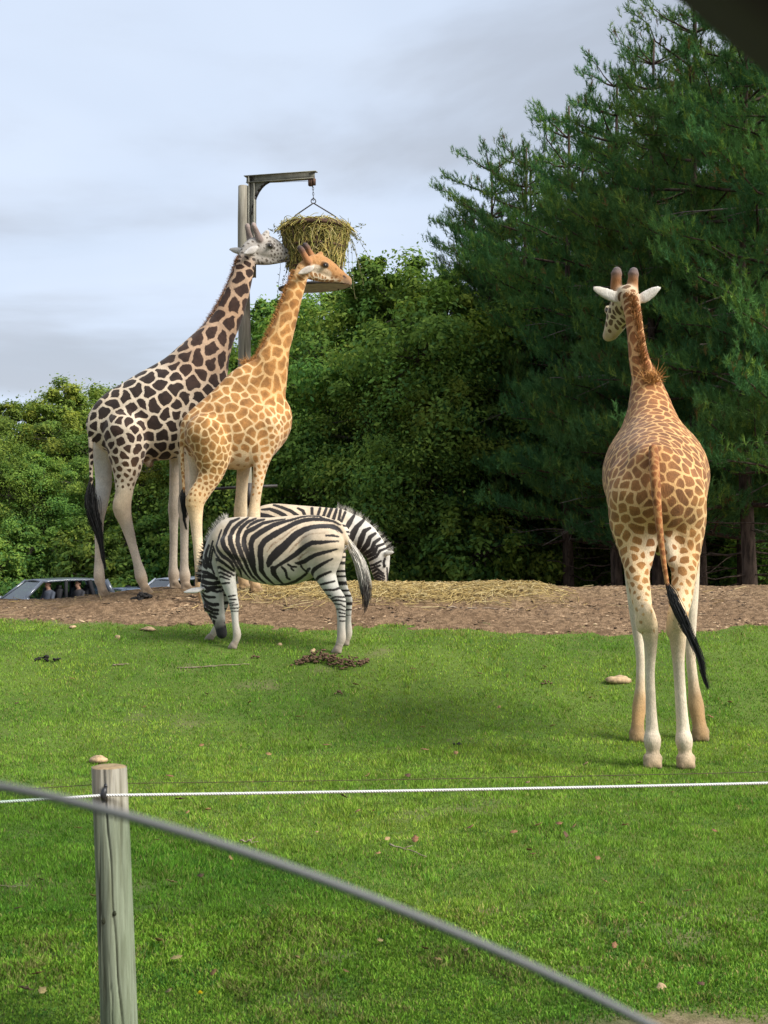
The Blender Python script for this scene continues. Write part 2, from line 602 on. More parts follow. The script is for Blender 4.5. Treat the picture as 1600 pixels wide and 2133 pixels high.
# ------------------------------------------------------------------ grass, chips, straw
def build_grass():
    N = 540000
    d0, d1 = 4.2, 17.0
    # sample depth with density ~ (0.31 d + 1.3) / d^2
    ds = np.linspace(d0, d1, 4000)
    pdf = (0.31 * ds + 1.3) / ds ** 2
    cdf = np.cumsum(pdf); cdf /= cdf[-1]
    y = np.interp(rng.random(N), cdf, ds)
    x = (rng.random(N) * 2 - 1) * (0.31 * y + 1.3)
    keep = (bank_amt(x, y) < 0.06 - 0.25 * rng.random(N) ** 2) & (rng.random(N) > bare(x, y) * 1.15)
    x, y = x[keep], y[keep]
    N = len(x)
    z = tz(x, y)
    k = y / 5.0
    patch = fbm(x * 0.9, y * 0.9, 91)
    fine = fbm(x * 4, y * 4, 95, 3)
    tuft = fbm(x * 9, y * 9, 97, 2)
    clump = vnoise(x * 15 / (0.5 + 0.1 * y), y * 11 / (0.5 + 0.1 * y), 99)
    h = (0.0125 + 0.009 * rng.random(N) + 0.012 * smooth(0.5, 0.75, fine)) * (0.8 + 0.25 * k ** 0.5) * (0.45 + 0.7 * tuft + 0.7 * clump ** 2)
    h *= 0.65 + 0.35 * smooth(4.6, 5.6, y)
    w = (0.0022 + 0.0016 * rng.random(N)) * (0.55 + 0.5 * k)
    az = rng.random(N) * 2 * math.pi
    lean = (0.15 + 0.9 * rng.random(N) ** 1.2) * h
    la = rng.random(N) * 2 * math.pi
    ax, ay = np.cos(az) * w, np.sin(az) * w
    lx, ly = np.cos(la) * lean, np.sin(la) * lean
    b0 = np.stack([x - ax, y - ay, z - 0.004], 1)
    b1 = np.stack([x + ax, y + ay, z - 0.004], 1)
    tip = np.stack([x + lx, y + ly, z + h], 1)
    near = y < 6.0
    far = ~near
    # colours
    g1 = np.array([0.180, 0.295, 0.038]); g2 = np.array([0.270, 0.350, 0.052]); g3 = np.array([0.110, 0.225, 0.034])
    dry = np.array([0.27, 0.23, 0.09])
    u = np.clip(patch * 2.4 - 0.7 + 0.35 * (rng.random(N) - 0.5), 0, 1)[:, None]
    c = g3 * (1 - u) + g2 * u
    c = np.where(rng.random(N)[:, None] < 0.45, g1, c)
    dr = rng.random(N) < 0.08 + 0.45 * smooth(0.52, 0.75, fine) * smooth(7.5, 4.5, y) + 0.25 * smooth(-0.6, 0.0, bank_amt(x, y))
    c = np.where(dr[:, None], dry, c) * (0.55 + 0.75 * rng.random(N))[:, None] * (0.60 + 0.80 * tuft)[:, None]
    weed = (vnoise(x * 7, y * 7, 103) > 0.80) & (rng.random(N) < 0.4)
    c = np.where(weed[:, None], np.array([0.100, 0.195, 0.040]) * (0.7 + 0.5 * rng.random(N))[:, None], c)
    vf = np.stack([b0[far], b1[far], tip[far]], 1).reshape(-1, 3)
    ff = np.arange(len(vf)).reshape(-1, 3)
    cf = np.repeat(c[far], 3, 0)
    m0 = np.stack([x - ax * 0.8 + lx * 0.35, y - ay * 0.8 + ly * 0.35, z + h * 0.6], 1)
    m1 = np.stack([x + ax * 0.8 + lx * 0.35, y + ay * 0.8 + ly * 0.35, z + h * 0.6], 1)
    vn = np.stack([b0[near], b1[near], m0[near], m1[near], tip[near]], 1).reshape(-1, 3)
    o = len(vf) + np.arange(near.sum())[:, None] * 5
    f3 = np.concatenate([ff, np.concatenate([o + 2, o + 3, o + 4], 1)])
    f4 = np.concatenate([o, o + 1, o + 3, o + 2], 1)
    me = new_mesh('grass', np.concatenate([vf, vn]), [f3, f4], [leaf_mat('grass_blades', transl=0.3)])
    cattr(me, 'col', np.concatenate([cf, np.repeat(c[near], 5, 0)]))
    tag(obj('grass', me), 'short green grass covering the paddock in front of the earth bank', 'grass', kind='stuff')


build_grass()


def scatter_flakes(name, label, cat, x, y, size, cols, mat, lift=0.012, elong=1.8, tiltmax=0.5):
    n = len(x)
    z = tz(x, y) + lift
    a = rng.random(n) * 2 * math.pi
    u = np.stack([np.cos(a), np.sin(a), (rng.random(n) - 0.5) * tiltmax], 1) * (size * elong)[:, None] * 0.5
    vv = np.stack([-np.sin(a), np.cos(a), (rng.random(n) - 0.3) * tiltmax], 1) * size[:, None] * 0.5
    c = np.stack([x, y, z], 1)
    top = c + np.array([0, 0, 1.0]) * (size * 0.30)[:, None]
    q = np.stack([c - u - vv * 0.7, c + u * 0.8 - vv, c + u + vv * 0.6, c - u * 0.7 + vv, top], 1).reshape(-1, 3)
    o = np.arange(n)[:, None] * 5
    f = np.concatenate([np.concatenate([o + i, o + (i + 1) % 4, o + 4], 1) for i in range(4)])
    me = new_mesh(name, q, f, [mat])
    cattr(me, 'col', np.repeat(cols, 5, 0))
    tag(obj(name, me), label, cat, kind='stuff')


def build_litter():
    n = 24000
    x = (rng.random(n) * 2 - 1) * 6.6
    y = 14.6 + rng.random(n) * 5.0
    k = bank_amt(x, y) > 0.05
    x, y = x[k], y[k]; n = len(x)
    pal = np.array([[0.12, 0.074, 0.043], [0.24, 0.155, 0.088], [0.34, 0.225, 0.13], [0.42, 0.30, 0.18], [0.06, 0.040, 0.026]])
    ci = rng.choice(5, n, p=[0.26, 0.28, 0.24, 0.08, 0.14])
    cols = pal[ci] * (0.8 + 0.4 * rng.random(n))[:, None]
    size = 0.012 + 0.036 * rng.random(n) ** 2.2
    scatter_flakes('wood_chips', 'brown wood chips and clods strewn over the earth bank', 'wood chips', x, y, size, cols, attr_mat('chip'), 0.012)


build_litter()


def ribbons(pts, wid, cols, name, mat):
    """pts: (n,k,3) polylines -> camera-independent crossed thin strips"""
    n, k, _ = pts.shape
    t = np.gradient(pts, axis=1)
    t /= np.linalg.norm(t, axis=2)[:, :, None] + 1e-9
    r = rng.normal(size=(n, 1, 3))
    s = np.cross(t, np.broadcast_to(r, t.shape))
    s /= np.linalg.norm(s, axis=2)[:, :, None] + 1e-9
    s2 = np.cross(t, s)
    wid = np.asarray(wid)
    if wid.ndim == 1: wid = np.repeat(wid[:, None], k, 1)
    # triangular section so that a strand has body from every side
    v = np.stack([pts + s * wid[..., None], pts + (-0.5 * s + 0.87 * s2) * wid[..., None], pts + (-0.5 * s - 0.87 * s2) * wid[..., None]], 2)
    v = v.reshape(-1, 3)
    base = (np.arange(n)[:, None] * k + np.arange(k - 1)[None]).ravel()[:, None] * 3
    f = np.concatenate([np.concatenate([base + a, base + b, base + 3 + b, base + 3 + a], 1) for a, b in ((0, 1), (1, 2), (2, 0))])
    me = new_mesh(name, v, f, [mat], True)
    if cols.ndim == 2:
        cols = np.repeat(cols[:, None], k, 1)
    cattr(me, 'col', np.repeat(cols.reshape(-1, cols.shape[-1]), 3, 0))
    return me


HAY_MAT = attr_mat('hay_stalks', 0.75, 0.3, 0.15, 30)


def build_straw():
    n = 5200
    x = rng.normal(0.2, 1.15, n); y = 17.1 + rng.normal(0, 0.40, n)
    x[:900] = (rng.random(900) * 2 - 1) * 5.5; y[:900] = 16.2 + rng.random(900) * 2.5
    k = (y > 15.4) & (y < 19.3) & (np.abs(x) < 6) & ((np.abs(x - 0.2) < 2.5) | (np.arange(n) < 250))
    k &= rng.random(n) < 0.15 + straw_amt(x, y)
    x, y = x[k], y[k]; n = len(x)
    L = 0.10 + 0.28 * rng.random(n)
    a = rng.random(n) * 2 * math.pi
    s = np.linspace(-0.5, 0.5, 4)
    bend = (rng.random(n) - 0.5) * 1.2
    ang = a[:, None] + bend[:, None] * s[None]
    px = x[:, None] + np.cos(ang) * s * L[:, None]
    py = y[:, None] + np.sin(ang) * s * L[:, None]
    pz = tz(px, py) + 0.028 + 0.03 * rng.random(n)[:, None] + (rng.random((n, 1)) - 0.4) * s * 0.12
    pal = np.array([[0.46, 0.34, 0.13], [0.36, 0.25, 0.09], [0.52, 0.42, 0.21], [0.22, 0.15, 0.06]])
    cols = pal[rng.choice(4, n, p=[0.4, 0.25, 0.2, 0.15])]
    me = ribbons(np.stack([px, py, pz], 2), 0.0028 + 0.0022 * rng.random(n), cols, 'scattered_straw', HAY_MAT)
    tag(obj('scattered_straw', me), 'loose golden straw strewn on the crest of the earth bank', 'straw', kind='stuff')


build_straw()
# ------------------------------------------------------------------ trees
BARK_PINE = bark_mat('pine_bark', (0.030, 0.022, 0.018), (0.105, 0.075, 0.058))
BARK_OAK = bark_mat('broadleaf_bark', (0.035, 0.030, 0.024), (0.11, 0.095, 0.075))
TWIG = bark_mat('dead_twigs', (0.12, 0.10, 0.085), (0.25, 0.22, 0.19))
LEAF_BROAD = leaf_mat('broad_leaves', transl=0.42)
LEAF_PINE = leaf_mat('pine_needles', transl=0.30)


def make_broad(seed, height, radius, base_z, yellow=0.15, leaves=58000, leaf=0.064):
    """meshes (trunk, limbs, crown) of one broadleaf tree standing at the origin"""
    r = np.random.default_rng(seed)
    # crown lobes
    lobes = []
    nl = 15
    for i in range(nl):
        hz = base_z + (height - base_z) * (0.06 + 0.86 * (i + r.random()) / nl)
        t = (hz - base_z) / (height - base_z)
        env = radius * (0.62 + 0.55 * math.sin(math.pi * min(1, 0.18 + 0.80 * t))) * (1.0 if t < 0.7 else (1 - (t - 0.7) / 0.42))
        a = i * 2.4 + r.random()
        rr = env * (0.25 + 0.45 * r.random())
        lobes.append((rr * math.cos(a), rr * math.sin(a), hz, env * (0.42 + 0.25 * r.random())))
    lobes.append((0, 0, height - radius * 0.42, radius * 0.42))
    mt = MB()
    zt = np.linspace(-0.3, height * 0.8, 7)
    mt.tube(np.stack([0.15 * np.sin(zt * 0.6 + seed), 0.12 * np.cos(zt * 0.7 + seed), zt], 1), np.linspace(0.26, 0.07, 7) * height / 10, 8)
    trunk = mt.mesh('trunk', BARK_OAK, True)
    ml = MB()
    P = []; NRM = []; SH = []
    per = leaves // (len(lobes) * 11)
    for (lx, ly, lz, lr) in lobes:
        s = np.array([0, 0, max(0.6, lz - lr * 1.3 - 0.4)])
        e = np.array([lx, ly, lz])
        ml.tube([s, s * 0.5 + e * 0.5 + r.normal(0, 0.15, 3), e], [0.075, 0.05, 0.02], 5, False)
        for c in range(11):
            d = r.normal(size=3); d[2] = d[2] * 0.8 + 0.25; d /= np.linalg.norm(d)
            ctr = e + d * lr * (0.62 + 0.42 * r.random()) * np.array([1, 1, 0.9])
            ml.tube([e, (e + ctr) / 2 + r.normal(0, 0.08, 3), ctr], [0.022, 0.015, 0.006], 3, False)
            cr = lr * (0.21 + 0.18 * r.random())
            n = int(per * (0.7 + 0.6 * r.random()))
            q = r.normal(size=(n, 3)); q /= np.linalg.norm(q, axis=1)[:, None]
            q = q * (r.random(n)[:, None] ** 0.45) * np.array([1.15, 1.15, 0.72]) * (1 + 0.22 * np.clip(r.normal(size=(1, 3)), -1.5, 1.5))
            loose = (r.random(n) < 0.12)[:, None]
            P.append(ctr + np.where(loose, np.clip(r.normal(size=(n, 3)), -1.6, 1.6) * cr * 0.75, q * cr))
            nn = q * 0.8 + d * 0.5 + np.array([0, 0, 0.55]) + r.normal(0, 0.45, (n, 3))
            NRM.append(nn / np.linalg.norm(nn, axis=1)[:, None])
            SH.append(np.full(n, r.random()))
    P = np.concatenate(P); NRM = np.concatenate(NRM); SH = np.concatenate(SH)
    n = len(P)
    a = np.cross(NRM, r.normal(size=(n, 3))); a /= np.linalg.norm(a, axis=1)[:, None]
    b = np.cross(NRM, a)
    sz = (leaf * (0.7 + 0.7 * r.random(n)))[:, None]
    v = np.stack([P - a * sz, P + b * sz * 0.52 + NRM * sz * 0.12, P + a * sz * 1.05, P - b * sz * 0.52 + NRM * sz * 0.12], 1).reshape(-1, 3)
    f = np.arange(4 * n).reshape(-1, 4)
    crown = new_mesh('crown', v, f, [LEAF_BROAD])
    g = np.array([0.120, 0.220, 0.050]); g2 = np.array([0.225, 0.310, 0.062]); yel = np.array([0.36, 0.35, 0.055]); dk = np.array([0.080, 0.165, 0.050])
    u = np.clip(SH + 0.25 * (r.random(n) - 0.5), 0, 1)[:, None]
    c = g * (1 - u) + g2 * u
    c = np.where((r.random(n) < 0.25)[:, None], dk, c)
    top = smooth(height * 0.55, height * 0.95, P[:, 2])  # upper leaves mixed lighter and yellower, painting in light from above
    ym = np.clip((SH > 0.70) * yellow * 2.6 + yellow * top * 1.6, 0, 0.75) * (0.3 + 0.7 * r.random(n))
    c = c * (1 - ym)[:, None] + yel * ym[:, None]
    c *= (0.75 + 0.5 * r.random(n))[:, None]
    cattr(crown, 'col', np.repeat(c, 4, 0))
    return trunk, ml.mesh('limbs', BARK_OAK), crown


def make_pine(seed, height, radius, first, tuft_needles=22, lush=1.0):
    """meshes (trunk, branches, needles): whorls of branches carrying upturned brushes of needles"""
    r = np.random.default_rng(seed)
    mt = MB()
    zt = np.linspace(-0.4, height, 9)
    wob = np.stack([0.10 * np.sin(zt * 0.35 + seed), 0.10 * np.cos(zt * 0.3 + seed * 2), zt], 1)
    mt.tube(wob, np.interp(zt, [0, height], [0.20, 0.03]), 9)
    trunk = mt.mesh('trunk', BARK_PINE, True)
    mbn = MB(); mbd = MB()
    TP = []; TD = []; TS = []
    z = 1.2
    while z < height - 0.2:
        t = z / height
        live = z > first
        nb = r.integers(4, 6) if live else r.integers(1, 4)
        a0 = r.random() * 6.28
        for k in range(nb):
            a = a0 + k * 2 * math.pi / nb + r.normal(0, 0.25)
            tt = (z - first) / (height - first)
            if live:
                L = radius * (0.30 + 0.95 * (1 - tt) ** 0.75) * (0.65 + 0.5 * r.random())
                if tt < 0.25: L *= 0.8 + tt
            else:
                L = radius * (0.3 + 0.5 * r.random())
            rise = (-0.10 + 0.45 * max(0, tt) + r.normal(0, 0.08)) if live else -0.15 + r.normal(0, 0.12)
            s = np.linspace(0, 1, 6)
            d = np.array([math.cos(a), math.sin(a), 0])
            pts = np.array([0, 0, z]) + s[:, None] * L * d + np.array([0, 0, 1]) * (L * (rise * s + 0.16 * s ** 2))[:, None]
            pts[1:] += r.normal(0, 0.035 * L, (5, 3)) * s[1:, None]
            mbn.tube(pts, np.linspace(0.035 if live else 0.018, 0.008, 6) * (0.6 + L / 4), 4, False)
            if not live: continue
            if tt < 0.55 and r.random() < 0.5:
                a2 = a + 0.5; d2 = np.array([math.cos(a2), math.sin(a2), 0]); L2 = radius * (0.55 + 0.5 * r.random()); up2 = r.normal(0.05, 0.22)
                s2 = np.linspace(0, 1, 5)
                q2 = np.array([0, 0, z + 0.25]) + s2[:, None] * L2 * d2 + np.array([0, 0, 1]) * (L2 * (up2 * s2 - 0.12 * s2 ** 2))[:, None] + r.normal(0, 0.05, (5, 3)) * s2[:, None]
                mbd.tube(q2, np.linspace(0.026, 0.007, 5), 4, False)
                for w in (2, 3):
                    mbd.tube([q2[w], q2[w] + (q2[4] - q2[w]) * 0.6 + r.normal(0, 0.22, 3)], [0.010, 0.004], 3, False)
            side = np.array([-d[1], d[0], 0])
            ntw = max(5, int(L * 7.5 * lush))
            for m in range(ntw):
                q = 0.22 + 0.78 * (m + r.random()) / ntw
                p0 = np.array([np.interp(q, s, pts[:, i]) for i in range(3)])
                tl = (0.28 + 0.55 * (1 - abs(q - 0.55))) * min(1.3, L * 0.42) * (0.7 + 0.5 * r.random())
                sg = 1 if m % 2 else -1
                td = d * (0.55 + 0.3 * r.random()) + side * sg * (0.75 * (1.15 - q)) + np.array([0, 0, 0.12 + 0.25 * r.random()])
                td /= np.linalg.norm(td)
                nt = max(2, int(tl / 0.10))
                for w in range(nt):
                    g = (w + 0.8) / nt
                    TP.append(p0 + td * tl * g + np.array([0, 0, 0.10 * g * g * tl]) + r.normal(0, 0.06, 3))
                    dd = td * 0.55 + np.array([0, 0, 0.5 + 0.5 * g]) + r.normal(0, 0.4, 3)
                    TD.append(dd / np.linalg.norm(dd)); TS.append(0.75 + 0.4 * g)
            for w in range(3):
                TP.append(pts[-1] - d * 0.1 * w); dd = d * 0.5 + np.array([0, 0, 0.9]) + r.normal(0, 0.2, 3)
                TD.append(dd / np.linalg.norm(dd)); TS.append(1.2)
        z += (0.60 + 0.30 * r.random()) if live else 0.5
    for w in range(10):
        TP.append(np.array([0, 0, height - 0.08 * w])); TD.append(np.array([r.normal(0, .3), r.normal(0, .3), 1.0])); TS.append(1.2)
    TP = np.array(TP); TD = np.array(TD); TS = np.array(TS)
    n = len(TP); K = tuft_needles
    spread = r.normal(size=(n, K, 3)) * 0.5
    nd = TD[:, None] + spread
    nd /= np.linalg.norm(nd, axis=2)[:, :, None]
    ln = (0.10 + 0.06 * r.random((n, K))) * TS[:, None]
    start = TP[:, None] + TD[:, None] * ((r.random((n, K)) - 0.4) * 0.20)[..., None]
    sd = np.cross(nd, r.normal(size=(n, K, 3))); sd /= np.linalg.norm(sd, axis=2)[:, :, None]
    wd = 0.0062 + 0.0034 * r.random((n, K))
    v = np.stack([start - sd * wd[..., None], start + sd * wd[..., None], start + nd * ln[..., None]], 2).reshape(-1, 3)
    f = np.arange(len(v)).reshape(-1, 3)
    me = new_mesh('needles', v, f, [LEAF_PINE])
    g = np.array([0.056, 0.135, 0.056]); g2 = np.array([0.105, 0.190, 0.055]); g3 = np.array([0.175, 0.255, 0.058]); br = np.array([0.13, 0.09, 0.04])
    blot = np.clip(fbm(TP[:, 0] * 0.7 + TP[:, 2] * 0.45 + 30, TP[:, 1] * 0.7 + TP[:, 2] * 0.5 + 30, seed) * 2.0 - 0.5, 0, 1)
    c = g * (1 - blot[:, None]) + g2 * blot[:, None]
    c = np.where((r.random(n) < 0.05 + 0.20 * blot)[:, None], g3, c)
    c = np.where((r.random(n) < 0.03)[:, None], br, c)
    c = c * (0.75 + 0.5 * r.random(n))[:, None]
    cc = np.repeat(c, K, 0) * (0.8 + 0.4 * r.random(n * K))[:, None]
    cattr(me, 'col', np.repeat(cc, 3, 0))
    return trunk, mbn.mesh('branches', BARK_PINE), me, mbd.mesh('dead_branches', TWIG)


def plant_tree(name, parts, names, x, y, rz, s, label, cat, group):
    e = empty(name, (x, y, float(tz(x, y)) - 0.05), rz, label, cat, group)
    e.scale = s if isinstance(s, tuple) else (s, s, s)
    for m, nm in zip(parts, names):
        o = obj(nm, m, e)
        if nm == 'dead_branches': o['kind'] = 'stuff'
    return e


BROAD = [make_broad(11, 10.5, 3.6, 0.3, 0.22), make_broad(12, 10.0, 3.9, 0.2, 0.07), make_broad(13, 9.5, 3.4, 0.2, 0.10), make_broad(14, 11.0, 3.8, 0.3, 0.03)]
SHRUB = [make_broad(15, 3.6, 2.2, -0.2, 0.06, 20000, 0.08)]
PINES = [make_pine(21, 15.6, 3.5, 3.0), make_pine(22, 15.0, 3.3, 2.6), make_pine(23, 16.4, 3.7, 3.4)]
BN = ('trunk', 'limbs', 'crown')
PN = ('trunk', 'branches', 'needles', 'dead_branches')


def px_x(px, d):
    return (px - 800) / F * d


def top_scale(py, d, h):
    """scale that puts the top of a tree of height h at photo row py"""
    return (CAM_Z + (1150 - py) / F * d + 0.87) / h


# broadleaf trees: (pixel column, pixel row of the top, depth, variant)
H = [10.5, 10.0, 9.5, 11.0]
left = [(-60, 830, 58, 1), (40, 822, 55, 2), (128, 778, 56, 0), (205, 792, 60, 1), (262, 830, 57, 2), (-10, 900, 50, 3), (90, 930, 50, 2), (190, 940, 51, 1), (330, 800, 60, 3),
        (290, 920, 50, 0)]
for i, (px, py, d, k) in enumerate(left):
    lab = 'broadleaf tree with yellowing crown behind the parked cars' if k == 0 else 'green broadleaf tree in the wood behind the parked cars'
    s = top_scale(py, d, H[k])
    plant_tree('broadleaf_tree', BROAD[k], BN, px_x(px, d), d, i * 1.3, (s * 1.0, s * 1.0, s), lab, 'tree', 'broadleaf trees behind the parked cars')
mid = [(415, 760, 56, 1), (500, 700, 54, 2), (560, 655, 53, 0), (625, 612, 50, 1), (700, 590, 49, 3), (775, 562, 44, 2), (850, 522, 42, 1), (900, 545, 41, 2),
       (440, 880, 48, 3), (600, 800, 46, 3), (700, 780, 44, 2), (800, 720, 40.5, 1), (880, 740, 39.5, 2), (520, 840, 47, 1), (960, 700, 46, 3), (1040, 760, 47, 1)]
for i, (px, py, d, k) in enumerate(mid):
    lab = 'broadleaf tree with yellow tinged top behind the hay basket' if k == 0 else 'dense green broadleaf tree behind the two feeding giraffes'
    s = top_scale(py, d, H[k])
    plant_tree('broadleaf_tree', BROAD[k], BN, px_x(px, d), d, i * 2.1 + 0.5, (s * 0.95, s * 0.95, s), lab, 'tree', 'broadleaf trees behind the feeding giraffes')
for i, (px, d, s) in enumerate([(-40, 47.5, 0.9), (60, 48, 1.0), (160, 47.5, 0.85), (250, 47, 1.0), (340, 46.5, 1.1), (430, 45, 1.0), (520, 44, 1.1), (620, 43, 1.2), (700, 41.5, 1.1),
                                (780, 40.5, 1.2), (860, 40, 1.1), (930, 39, 1.1), (990, 41, 0.9), (1090, 42, 0.9), (1180, 43, 0.9), (1280, 44, 1.0), (1400, 43, 0.8), (1500, 42, 0.9), (1590, 40, 0.9), (1690, 40, 0.9)]):
    plant_tree('woodland_shrub', SHRUB[0], BN, px_x(px, d), d, i * 1.7, s, 'bushy green shrub along the foot of the wood' if px < 960 else 'low dark shrub under the pine trees',
               'shrub', 'shrubs along the foot of the wood' if px < 960 else 'shrubs under the pines')
for i, (px, d, s) in enumerate([(930, 62, 1.7), (1010, 64, 1.6), (1090, 63, 1.8), (1170, 65, 1.7), (1250, 63, 1.8), (1330, 65, 1.7), (1410, 62, 1.8), (1490, 64, 1.7), (1570, 62, 1.8), (1650, 61, 1.7), (1730, 62, 1.8)]):
    plant_tree('woodland_shrub', SHRUB[0], BN, px_x(px, d), d, i * 1.1 + 0.4, (s * 1.25, s * 1.25, s), 'tall dark shrub in the gloom far behind the pine trunks', 'shrub', 'shrubs far behind the pine trunks')
# pines: a row that comes nearer to the right, then rows behind it
HP = [15.6, 15.0, 16.4]
ORD = ['first', 'second', 'third', 'fourth', 'fifth', 'sixth', 'seventh', 'eighth', 'ninth']
row1 = [(985, 440, 46, 1), (1025, 330, 43.5, 0), (1095, 300, 41, 2), (1185, 212, 38.5, 1), (1285, 145, 35, 0), (1365, 70, 33.5, 2), (1455, -20, 31.5, 1), (1560, -120, 29.5, 0), (1700, -240, 27.5, 2)]
row2 = [(1010, 420, 45, 2), (1110, 330, 44, 0), (1220, 290, 43, 1), (1330, 220, 42, 2), (1440, 130, 40, 0), (1540, 60, 38, 1), (1640, 0, 36, 2), (1740, -60, 34, 0)]
row3 = [(1070, 460, 53, 1), (1170, 400, 52, 2), (1290, 350, 51, 0), (1400, 300, 49, 1), (1510, 250, 47, 2), (1610, 200, 45, 1), (1000, 560, 54, 0), (1700, 100, 43, 0), (1345, 420, 58, 2), (1470, 380, 57, 1), (1220, 480, 58, 1), (1590, 330, 55, 2)]
for ri, row in enumerate((row1, row2, row3)):
    for i, (px, py, d, k) in enumerate(row):
        s = top_scale(py, d, HP[k])
        plant_tree('pine_tree', PINES[k], PN, px_x(px, d), d, i * 1.9 + ri * 0.7, (max(s, 0.9) * 0.88, max(s, 0.9) * 0.88, s),
                   ('tall dark green pine, %s in the front row counting from the broadleaf wood' % ORD[i] if ri == 0 else 'tall pine standing behind the front row of the plantation'),
                   'pine tree', 'front row of pines' if ri == 0 else 'pines behind the front row')
# ------------------------------------------------------------------ animals: one continuous skin per animal, grown from blended tapered limbs
class Body:
    def __init__(self):
        self.p = []          # (a, b, ra, rb, axis, squash, blend, tag, chain id)
        self.g = 0

    def cone(self, a, ra, b, rb, tagname, axis=None, sq=1.0, k=0.05, new=True):
        if new: self.g += 1
        self.p.append((np.array(a, float), np.array(b, float), float(ra), float(rb),
                       None if axis is None else np.array(axis, float), sq, k, tagname, self.g))

    def chain(self, pts, tagname, axis=None, sq=1.0, k=0.05):
        """pts: list of (point, radius[, tag]); a limb with a smooth profile through all of them"""
        self.g += 1
        A = np.array([np.append(p[0], p[1]) for p in pts], float)
        n = len(A)
        tg = [p[2] if len(p) > 2 else tagname for p in pts]
        E = np.concatenate([[2 * A[0] - A[1]], A, [2 * A[-1] - A[-2]]])
        prev = A[0]
        for i in range(n - 1):
            p0, p1, p2, p3 = E[i], E[i + 1], E[i + 2], E[i + 3]
            m1 = (p2 - p0) * 0.5; m2 = (p3 - p1) * 0.5
            m = 3 if n > 2 else 1
            for j in range(1, m + 1):
                t = j / m
                q = (2 * t ** 3 - 3 * t ** 2 + 1) * p1 + (t ** 3 - 2 * t ** 2 + t) * m1 + (-2 * t ** 3 + 3 * t ** 2) * p2 + (t ** 3 - t ** 2) * m2
                q[3] = max(q[3], 0.3 * min(p1[3], p2[3]))
                self.cone(prev[:3], prev[3], q[:3], q[3], tg[i + 1] if t > 0.5 else tg[i], axis, sq, k, False)
                prev = q

    @staticmethod
    def dist(pr, P):
        a, b, ra, rb, ax, sq, k, _, _g = pr
        a = a.astype(P.dtype); b = b.astype(P.dtype)
        if ax is not None: ax = ax.astype(P.dtype)
        if ax is not None and sq != 1.0:
            P = P + ((P - a) @ ax)[..., None] * (1.0 / sq - 1.0) * ax
            b = b + np.dot(b - a, ax) * (1.0 / sq - 1.0) * ax
        ba = b - a
        t = np.clip(((P - a) @ ba) / (ba @ ba + 1e-12), 0, 1)
        q = P - a - t[..., None] * ba
        return np.sqrt((q * q).sum(-1)) - (ra + (rb - ra) * t)

    def mesh(self, h):
        lo = np.min([np.minimum(p[0] - p[2] * max(1, p[5]), p[1] - p[3] * max(1, p[5])) for p in self.p], 0) - 3 * h - 0.02
        hi = np.max([np.maximum(p[0] + p[2] * max(1, p[5]), p[1] + p[3] * max(1, p[5])) for p in self.p], 0) + 3 * h + 0.02
        n = np.ceil((hi - lo) / h).astype(int) + 1
        G = np.full(n, 0.6, np.float32)
        for gid in sorted(set(p[8] for p in self.p)):
            grp = [p for p in self.p if p[8] == gid]
            k = grp[0][6]

            def box(ps, m):
                l = np.min([np.minimum(p[0] - p[2] * max(1, p[5]), p[1] - p[3] * max(1, p[5])) for p in ps], 0) - m
                u = np.max([np.maximum(p[0] + p[2] * max(1, p[5]), p[1] + p[3] * max(1, p[5])) for p in ps], 0) + m
                i0 = np.maximum(np.floor((l - lo) / h).astype(int), 0)
                i1 = np.minimum(np.ceil((u - lo) / h).astype(int) + 1, n)
                return i0, i1
            m = k + 2 * h
            g0, g1 = box(grp, m)
            T = np.full(g1 - g0, 0.6, np.float32)
            for pr in grp:
                i0, i1 = box([pr], m)
                P = np.stack(np.meshgrid(*[(lo[i] + h * np.arange(i0[i], i1[i])).astype(np.float32) for i in range(3)], indexing='ij'), -1)
                d = self.dist(pr, P).astype(np.float32)
                sl = tuple(slice(i0[i] - g0[i], i1[i] - g0[i]) for i in range(3))
                T[sl] = np.minimum(T[sl], d)
            sl = tuple(slice(g0[i], g1[i]) for i in range(3))
            g = G[sl]
            hh = np.maximum(k - np.abs(g - T), 0) / k
            G[sl] = np.minimum(g, T) - hh * hh * k * 0.25
        return surface_nets(G, lo, h)

    def weights(self, V, *taus):
        """soft membership of each vertex in each tag, for each softness"""
        Vf = V.astype(np.float32)
        tags = sorted(set(p[7] for p in self.p))
        D = np.full((len(V), len(tags)), 9.0, np.float32)
        for p in self.p:
            i = tags.index(p[7])
            D[:, i] = np.minimum(D[:, i], self.dist(p, Vf))
        D -= D.min(1)[:, None]
        out = []
        for tau in taus:
            Wt = np.exp(-D / tau)
            Wt /= Wt.sum(1)[:, None]
            out.append({t: Wt[:, i] for i, t in enumerate(tags)})
        return out if len(out) > 1 else out[0]


